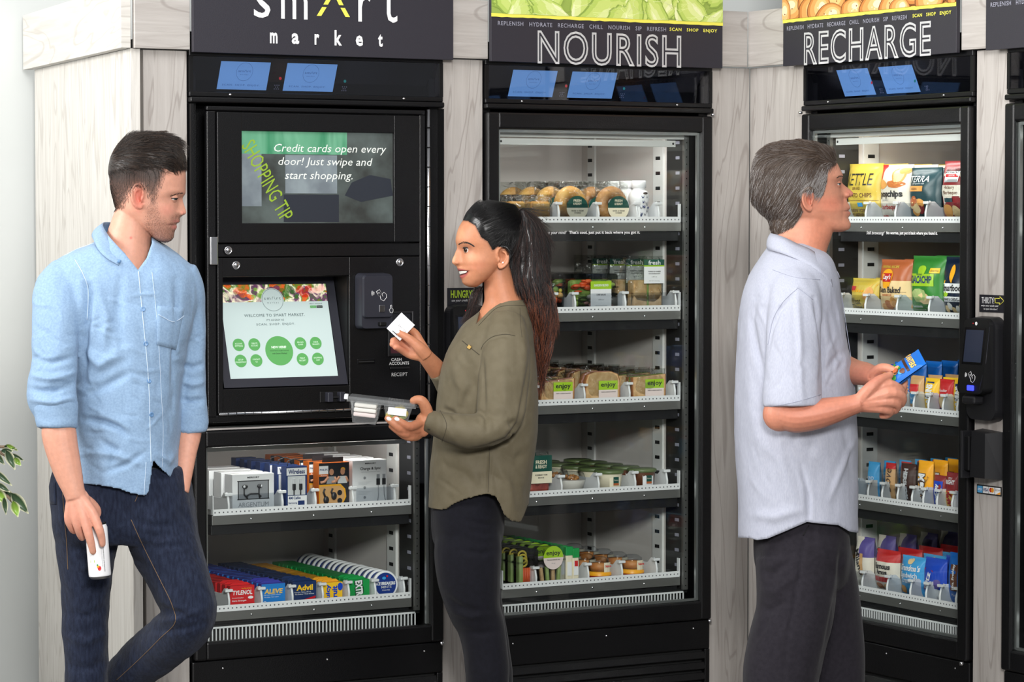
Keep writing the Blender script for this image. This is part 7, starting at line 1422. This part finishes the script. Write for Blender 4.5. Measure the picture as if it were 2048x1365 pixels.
# ---------------------------------------------------------------- grey-haired man
def build_elder():
    f = Fig(7.35); base = (206, 142, 116); o_base[0] = base
    root = empty('person', (P(7.35, 1600, 600).x, 7.35, 0)); RL = root.location.copy()
    tag(root, 'grey-haired man in a pale short-sleeved shirt and charcoal trousers', 'person')
    S = 'skin'; mb = MB()
    H = [(296, 1615, 1615, 1578, .018, .03), (299.5, 1638, 1638, 1556, .04, .03), (306, 1656, 1656, 1540, .055, .03), (315, 1667, 1667, 1528, .066, .03), (328, 1675, 1675, 1519, .073, .03), (340, 1681, 1681, 1515, .076, .03), (348, 1685, 1685, 1513, .077, .03), (353, 1686.5, 1685, 1512, .077, .026), (358, 1685, 1683, 1512, .0765, .018), (365, 1685.5, 1681, 1511, .076, .010), (371, 1692, 1681, 1510.5, .075, .0095), (377, 1699.5, 1681.5, 1510.5, .074, .010), (383, 1706.5, 1682, 1510.5, .073, .0125), (388, 1709.5, 1683, 1511, .072, .0145), (392.5, 1706, 1683.5, 1512, .071, .0145), (396.5, 1697, 1684, 1513, .070, .013), (401, 1695.5, 1685, 1516, .069, .014), (407, 1698, 1686.5, 1519, .067, .018), (413, 1701.5, 1688.5, 1523, .066, .021), (417.5, 1702, 1690, 1526, .065, .021), (421.5, 1697.5, 1691, 1530, .064, .021), (425.5, 1703, 1691, 1533, .062, .021), (430, 1702, 1691, 1537, .060, .021), (435, 1698, 1692, 1541, .057, .021), (441, 1699.5, 1694, 1547, .053, .023), (448, 1703, 1697, 1558, .048, .024), (455, 1702, 1698, 1574, .041, .024), (460, 1697, 1695, 1602, .031, .024), (464.5, 1684, 1684, 1640, .012, .02)]
    head(f, mb, H, 0, S, 1)
    for sd in (-1, 1): ear(f, mb, 1612, 401, 43, 26, sd, sd * .0715, S, 1); mb.ball(f.p(1694, 390, sd * .0115), (.0085, .0062, .0062), S)
    Q = yaw(mb, 0, len(mb.v), f.p(1600, 400, 0), R(5))
    f.loft(mb, [(395, 1538, 1640, .0, .05), (425, 1538, 1654, 0, .055), (450, 1543, 1666, 0, .057), (474, 1544, 1663, 0, .058), (500, 1541, 1654, 0, .060), (530, 1530, 1650, 0, .075), (600, 1515, 1650, 0, .10), (800, 1510, 1670, 0, .10), (1040, 1520, 1670, 0, .10)], S)
    f.limb(mb, [(1590, 590, -.12, 26), (1587, 700, -.17, 27), (1582, 770, -.195, 32), (1572, 810, -.205, 38), (1563, 829, -.21, 35)], S, 5, 18, .85)
    f.limb(mb, [(1561, 828, -.21, 33), (1590, 833, -.213, 38), (1630, 829, -.22, 36), (1670, 820, -.225, 30), (1700, 812, -.227, 24), (1720, 806, -.228, 22)], S, 5, 18, .85)
    mb.ball(f.p(1560, 829, -.211), (34 * f.k, 31 * f.k, 34 * f.k), S, 20, 14)
    W0 = (1717, 807, -.228, 18)
    for ch in ([W0, (1768, 772, -.240, 12), (1797, 777, -.226, 10), (1803, 792, -.205, 8.6), (1793, 800, -.195, 7.6)], [W0, (1776, 787, -.247, 12), (1803, 793, -.232, 10), (1802, 808, -.210, 8.6), (1790, 812, -.200, 7.6)], [W0, (1772, 803, -.245, 11.5), (1794, 809, -.232, 9.6), (1790, 821, -.212, 8.4), (1778, 824, -.203, 7.2)], [W0, (1763, 817, -.238, 10.5), (1780, 823, -.226, 8.8), (1774, 831, -.208, 7.6), (1764, 832, -.203, 6.6)],
               [(1722, 800, -.235, 15), (1742, 776, -.246, 13), (1758, 762, -.244, 10.5), (1771, 755, -.236, 9), (1780, 751, -.230, 7.6)]): f.chain(mb, ch, S)
    mb.ball(f.p(1744, 795, -.236), (.040, .019, .030), S)
    f.limb(mb, [(1655, 640, .10, 20), (1668, 712, .08, 24), (1700, 741, -.01, 27), (1728, 748, -.10, 25), (1752, 754, -.155, 19)], S, 5, 18, .9)
    W1 = (1750, 754, -.155, 16)
    for ch in ([W1, (1780, 748, -.172, 11), (1802, 753, -.190, 9.4), (1808, 767, -.200, 8.2), (1804, 780, -.204, 7.2)], [W1, (1780, 762, -.168, 11), (1803, 770, -.182, 9.4), (1807, 786, -.190, 8.2), (1799, 797, -.192, 7.2)], [W1, (1776, 775, -.165, 10.5), (1796, 787, -.176, 9), (1797, 801, -.182, 7.8), (1788, 808, -.184, 7)], [W1, (1768, 786, -.160, 9.5), (1784, 799, -.170, 8.2), (1784, 810, -.175, 7.2), (1776, 815, -.178, 6.4)], [(1748, 750, -.155, 14), (1762, 738, -.178, 11), (1776, 737, -.196, 9), (1787, 741, -.206, 7.6)]): f.chain(mb, ch, S)
    mb.ball(f.p(1762, 765, -.162), (.024, .014, .028), S)
    body = fuse(mb, 'body', .0022, 5)
    press(body, f, [(1680, 368, 11, 8, -.0036), (1683, 355, 12, 5, .0016), (1688, 398, 3, 14, -.0016), (1664, 400, 16, 12, .0015), (1650, 440, 10, 16, -.0015), (1640, 455, 14, 10, -.001), (1686, 432, 3, 12, -.0012)])
    HAIR = [(1490, 270), (1690, 270), (1680, 318), (1672, 329), (1657, 339), (1654, 365), (1647, 391), (1634, 395), (1627, 387), (1614, 382), (1602, 391), (1602, 412), (1607, 424), (1599, 438), (1588, 454), (1557, 470), (1495, 460)]
    tone(body, base, [lambda x, y, a, n: ((92, 84, 80), polyw(x, y, HAIR, 2.5) * .9 * (y < 480)), (1660, 408, 26, 16, (216, 128, 104), .6), (1700, 386, 8, 7, (216, 132, 112), .6), (1672, 345, 22, 14, (218, 156, 130), .5), (1640, 470, 30, 40, (200, 124, 96), .6), (1700, 419, 6, 3, (186, 110, 96), .7), (1699, 426, 6, 3.2, (190, 112, 98), .7), (1694, 421.8, 8, 1.1, (120, 64, 54), .9), (1618, 401, 12, 20, (216, 128, 106), .5), (1760, 800, 60, 40, (214, 146, 124), .5), (1640, 825, 130, 46, (184, 114, 92), .75), (1735, 752, 40, 26, (178, 108, 88), .7), (1680, 372, 9, 5, (176, 112, 94), .5)])
    body.parent = root; tr = bvh_world(body)
    eye(f, tr, root, 1675.5, 368, .0112, 'iris_grey', 1, (.3, .1), .12, low=.08, lash=.0008, sink=.12)
    brow(f, tr, root, [(1674, 356), (1680, 352.5), (1686, 353.5)], 1.6, 'hair_mid', 60, .008, .4)
    cap, seeds = scalp(body, lambda x, y, a: (polyw(x, y, HAIR, 1) > .5) & (y < 475), lambda x, y: .004 + .007 * max(0, min(1, (1650 - x) / 40)) * max(0, min(1, (452 - y) / 60)) + .005 * max(0, min(1, (330 - y) / 30)), 'hair', root, 'hair_mid', HAIR)
    def flow(p, n):
        x, y = to_px(np.array([p[:]])); x, y = x[0], y[0]; t = max(0, min(1, (340 - y) / 30))
        return Vector((-.55 - .5 * t, .15 * math.sin(x * .11), -1.0 + .95 * t)) if x < 1640 else Vector((-.55, 0, -.65 + 1.1 * t))
    g = {'top': [], 'side': [], 'back': []}
    for sdd in random.sample(seeds, min(len(seeds), 10000)):
        x, y = to_px(np.array([sdd[0][:]])); k = polyw(x, y, [(1600, 385), (1614, 360), (1640, 336), (1660, 332), (1658, 395), (1630, 398)], 10)[0]
        (g['side'] if random.random() < k else g['top'] if y[0] < 345 + random.uniform(-14, 14) and x[0] > 1530 else g['back']).append(sdd)
    strands('top_hair', root, g['top'], flow, ['hair_mid', 'hair_brown', 'hair_grey', 'hair_mid'], .030, .00048, 5, 3, .22, .0008); strands('temple_hair', root, g['side'], flow, ['hair_silver', 'hair_silver', 'hair_grey'], .022, .00045, 5, 3, .10, .0004); strands('back_hair', root, g['back'], flow, ['hair_grey', 'hair_mid', 'hair_mid', 'hair_silver', 'hair_brown'], lambda p: .010 + .016 * max(0, min(1, (p.z - f.p(0, 455, 0).z) / .07)), .00048, 5, 3, .08, .0005)
    # shirt
    K = 'pale_check'; mb = MB()
    f.loft(mb, [(486, 1540, 1612, 0, .07), (500, 1532, 1640, 0, .095), (516, 1520, 1658, 0, .125), (535, 1508, 1668, 0, .15), (565, 1493, 1677, 0, .172), (600, 1482, 1681, 0, .182), (656, 1477, 1690, 0, .182), (726, 1474, 1702, 0, .172), (780, 1472, 1709, 0, .168), (850, 1471, 1711, 0, .165), (934, 1473, 1713, 0, .165), (1008, 1475, 1714, 0, .165), (1050, 1475, 1714, 0, .165), (1100, 1476, 1714, 0, .165)], K, 4, 52, 2.3)
    f.limb(mb, [(1590, 545, -.09, 44), (1590, 575, -.13, 52), (1590, 610, -.158, 54), (1588, 660, -.178, 54), (1587, 720, -.193, 56), (1586, 770, -.205, 57), (1585, 800, -.211, 58), (1585, 814, -.213, 57.5)], K, 5, 28, .8)
    f.limb(mb, [(1640, 560, .10, 38), (1650, 620, .12, 38), (1660, 690, .11, 34)], K, 5, 24, .9)
    sh = fuse(mb, 'shirt', .0042, 6)
    cut_hem(sh, [(1460, 1076), (1476, 1076), (1500, 1077), (1514, 1081), (1535, 1078), (1562, 1067), (1590, 1055), (1614, 1045), (1640, 1048), (1677, 1051), (1690, 1058), (1700, 1064), (1714, 1066), (1730, 1066)])
    rumple(sh, .0045, 7, 4.5, 9.3); rumple(sh, .0014, 24, 15, 2.1)
    crease(sh, [([(1512, 596), (1502, 640), (1512, 700), (1530, 760)], 7, -.010), ([(1588, 590), (1560, 620), (1542, 660), (1532, 720)], 5, -.007), ([(1628, 596), (1640, 650), (1646, 700), (1642, 790)], 5, -.012), ([(1594, 580), (1600, 680), (1604, 800)], 6, .006), ([(1602, 930), (1616, 990), (1618, 1044)], 5, -.008), ([(1710, 880), (1690, 920), (1660, 1000)], 6, .006), ([(1520, 880), (1560, 920), (1600, 1020)], 12, .006), ([(1490, 700), (1500, 800), (1520, 900)], 12, .005), ([(1655, 610), (1668, 680), (1690, 740)], 6, -.005), ([(1660, 560), (1676, 620), (1690, 690)], 6, .005), ([(1640, 760), (1670, 720), (1690, 700)], 7, -.004), ([(1500, 1030), (1550, 1035), (1600, 1020)], 10, .006), ([(1640, 860), (1620, 900), (1560, 880)], 12, -.005), ([(1684, 850), (1700, 900), (1704, 960)], 7, -.004)]); wrinkles(sh, (1480, 560, 1700, 1040), 34, 34, 1.35, .0026, 8, (4, 8)); sh.parent = root; st = bvh_world(sh)
    collar(f, [(1650, 520, -.075, 1665, 574, -.125), (1622, 500, -.086, 1640, 545, -.14), (1595, 488, -.082, 1600, 522, -.13), (1568, 475, -.068, 1566, 508, -.105), (1546, 468, -.03, 1538, 500, -.05), (1543, 467, .03, 1538, 498, .05), (1568, 474, .07, 1566, 502, .105), (1600, 490, .08, 1604, 520, .125), (1636, 508, .06, 1655, 540, .09), (1654, 520, .01, 1680, 556, .02)], K, 'collar', root)
    seam(st, 7.35, [(1680, 560), (1686, 610), (1696, 660), (1704, 720), (1709, 780)], .0010, 'pale_edge', 'placket_edge', root, .0005, 8); seam(st, 7.35, [(1626, 600), (1598, 578), (1592, 580), (1565, 606), (1546, 640), (1536, 690)], .0006, 'pale_edge', 'sleeve_seam', root, .0004, 8); seam(st, 7.35, [(1530, 815), (1585, 806), (1641, 790)], .0006, 'pale_edge', 'sleeve_hem', root, .0004, 8); seam(st, 7.35, [(1545, 540), (1590, 555), (1640, 560)], .0005, 'pale_edge', 'yoke_seam', root, .0004, 8)
    # trousers
    N = 'charcoal'; mb = MB()
    f.loft(mb, [(1030, 1512, 1694, 0, .145), (1060, 1508, 1698, 0, .15), (1095, 1507, 1701, 0, .152), (1130, 1510, 1700, 0, .138), (1165, 1520, 1690, 0, .10), (1200, 1535, 1668, 0, .05)], N, 4, 44, 2.3)
    f.limb(mb, [(1594, 1120, -.05, 84), (1594, 1170, -.06, 81), (1590, 1225, -.065, 79), (1577, 1275, -.07, 78), (1566, 1325, -.07, 78), (1561, 1365, -.07, 76), (1556, 1480, -.07, 70), (1553, 1585, -.07, 66)], N, 5, 30)
    f.limb(mb, [(1616, 1070, .03, 80), (1628, 1120, .05, 79), (1642, 1180, .065, 76), (1654, 1240, .075, 71), (1661, 1304, .08, 69), (1663, 1365, .08, 67), (1662, 1480, .08, 63), (1660, 1585, .08, 60)], N, 5, 30)
    tz = fuse(mb, 'trousers', .0058, 6); rumple(tz, .0035, 9, 4, 3.6)
    crease(tz, [([(1610, 1062), (1600, 1150), (1580, 1250), (1565, 1360)], 4, -.004), ([(1520, 1140), (1545, 1150), (1580, 1120)], 8, -.007), ([(1518, 1180), (1550, 1185), (1590, 1150)], 9, .006), ([(1512, 1215), (1540, 1222), (1580, 1200)], 9, -.006), ([(1684, 1090), (1680, 1170), (1660, 1270), (1640, 1360)], 7, -.012)]); wrinkles(tz, (1500, 1070, 1700, 1330), 14, 40, 1.4, .0026, 9, (4, 8)); tz.parent = root; tt = bvh_world(tz)
    seam(tt, 7.35, [(1618, 1052), (1606, 1072)], .0012, 'black_flat', 'pocket_opening', root, .0004, 5)
    for dx, dd in ((1556, -.07), (1664, .08)): shoe(f, dx, dd, 1.0, 1, root, R(-8))
    finish(root, RL)
    # nut bag he is reading
    a = f.p(1746, 773, -.200); b_ = f.p(1838, 706, -.225); ax = (b_ - a).normalized(); L = (b_ - a).length; n_ = (Vector((-ax.z, 0, ax.x)) * .90 + Vector((0, -1, 0)) * .42); n_ = (n_ - ax * n_.dot(ax)).normalized(); sx = n_.cross(ax) * -1
    sx = ax.cross(n_) * -1 if False else (ax.cross(-n_)) * -1
    M = Matrix(((sx.x, -n_.x, ax.x, a.x), (sx.y, -n_.y, ax.y, a.y), (sx.z, -n_.z, ax.z, a.z), (0, 0, 0, 1)))
    if M.to_3x3().determinant() < 0: M[0][0], M[1][0], M[2][0] = -M[0][0], -M[1][0], -M[2][0]
    def art(m):
        m.text('PLANTERS', 0, L * .80, .062, .015, -.0006, 'p_gold', bold=.04); 
        for k in range(22): blob(m, random.uniform(-.026, .026), random.uniform(.012, L * .60), .008, .008, ['p_brown', 'p_tan', 'p_choc', 'p_tan', 'p_sky', 'p_grass', 'p_rust'][k % 7], -.0004 - .00008 * k, n=9, ph=k)
        strip(m, -.032, .032, L * .66, L * .71, 'p_choc', -.0004)
    e = bag('nut_bag', .076, L, .030, 'p_bag_blue', art, 91); e.matrix_world = M; tag(e, 'bright blue nut bag held in both hands of the grey-haired man', 'snack')
build_elder()
# ---------------------------------------------------------------- plant reaching in from the left
def build_plant():
    Y = 7.0; f = Fig(Y); r = empty('potted_plant', (P(Y, -150, 900).x, Y, 0)); RL = r.location.copy(); tag(r, 'variegated weeping fig at the left edge of the photo', 'plant')
    q = NT('variegated_leaf'); at = q.n('ShaderNodeAttribute', attribute_name='tone'); q.l(at.outputs['Color'], q.b.inputs['Base Color']); q.b.inputs['Roughness'].default_value = .35
    mat('bark', (110, 92, 74), .8); mat('pot_clay', (150, 146, 140), .6); mat('soil', (46, 36, 28), .9)
    bx = r.location.x
    MB().lathe([(.0, .0), (.12, .0), (.15, .26), (.155, .28), (.14, .28), (.135, .25)], 'pot_clay', 28, T=Matrix.Translation((bx, Y, 0)), cap=False).build('pot', r); MB().lathe([(.136, .25), (0, .255)], 'soil', 24, T=Matrix.Translation((bx, Y, 0)), cap=False).build('soil', r)
    MB().tube(catmull([(bx, Y, .25), (bx + .02, Y, .6), (bx - .01, Y + .02, .95), (bx + .01, Y, 1.25)], 5), [.014] * 16, 'bark', 8).build('trunk', r)
    for pts in ([(-150, 930, .0), (-90, 880, 0), (-40, 885, -.01), (0, 905, -.02), (30, 925, -.02)], [(-150, 960, .0), (-80, 940, 0), (-30, 960, 0), (0, 978, -.01), (25, 1004, -.02)], [(-150, 900, .0), (-80, 870, .03), (-20, 892, .03), (20, 894, .02)]): MB().tube([f.p(*p) for p in catmull(pts, 4)], [.004] * (4 * (len(pts) - 1) + 1), 'bark', 6).build('stem', r)
    LV = [(8, 893, 33, 898, 8, 0), (2, 902, 26, 903, 9, 0), (12, 900, 30, 940, 12, 0), (-12, 905, 9, 930, 10, 0), (20, 908, 48, 922, 6, 0), (28, 916, 42, 932, 9, 1), (12, 890, 36, 902, 6, 1), (-14, 940, 24, 972, 9, 0), (-8, 966, 20, 985, 8, 0), (10, 980, 30, 1004, 9, 0), (22, 986, 57, 1028, 15, 0), (26, 1002, 36, 1035, 12, 1), (-10, 978, 14, 1010, 13, 1), (8, 995, 12, 1030, 8, 0), (-30, 900, -8, 930, 10, 0), (-36, 960, -14, 990, 11, 0), (-60, 890, -30, 900, 10, 1)]
    rng = random.Random(4)
    for k in range(34):
        x0, y0 = rng.uniform(-175, -70), rng.uniform(640, 960); a_ = rng.uniform(-.3, 1.4) * rng.choice((-1, 1)); LV.append((x0, y0, x0 + 40 * math.sin(a_), y0 + 34 * abs(math.cos(a_)) + 6, rng.uniform(8, 12), k % 4 == 0))
    for pts in ([(-142, 760, 0), (-120, 720, 0), (-90, 700, 0), (-72, 720, 0)], [(-142, 700, 0), (-160, 660, .02), (-178, 650, .02)], [(-142, 830, 0), (-110, 800, -.02), (-80, 810, -.02)]): MB().tube([f.p(*p) for p in catmull(pts, 4)], [.003] * (4 * (len(pts) - 1) + 1), 'bark', 6).build('stem', r)
    dg, lg, cr = np.array(lin((52, 74, 50))[:3]), np.array(lin((122, 156, 58))[:3]), np.array(lin((222, 220, 190))[:3])
    for i, (x0, y0, x1, y1, w, kind) in enumerate(LV):
        n = 7; vx = []; col = []; dx, dy = x1 - x0, y1 - y0; L = math.hypot(dx, dy); px, py = -dy / L, dx / L; dd = -.02 - .012 * (i % 3) if i < 17 else rng.uniform(-.06, .06)
        for j in range(n + 1):
            t = j / n; hw = w * math.sin(PI * min(1, t * 1.03)) ** .8 * (1 - .45 * t) if t < .93 else .8
            for s_ in (-1, -.55, 0, .55, 1):
                vx.append(f.p(x0 + dx * t + px * hw * s_, y0 + dy * t + py * hw * s_ , dd - abs(s_) * .006 + .008 * math.sin(t * 2.5))); e = abs(s_) > .9 or t > .9
                col.append(cr if e else (lg if kind else dg) * (1.25 if s_ == 0 else 1))
        o = MB().add(vx, [(j * 5 + k, j * 5 + k + 1, j * 5 + k + 6, j * 5 + k + 5) for j in range(n) for k in range(4)], 'variegated_leaf', True).build('leaf', r)
        ca = o.data.color_attributes.new('tone', 'FLOAT_COLOR', 'POINT'); ca.data.foreach_set('color', np.hstack([np.array(col), np.ones((len(col), 1))]).ravel())
    finish(r, RL)
build_plant()
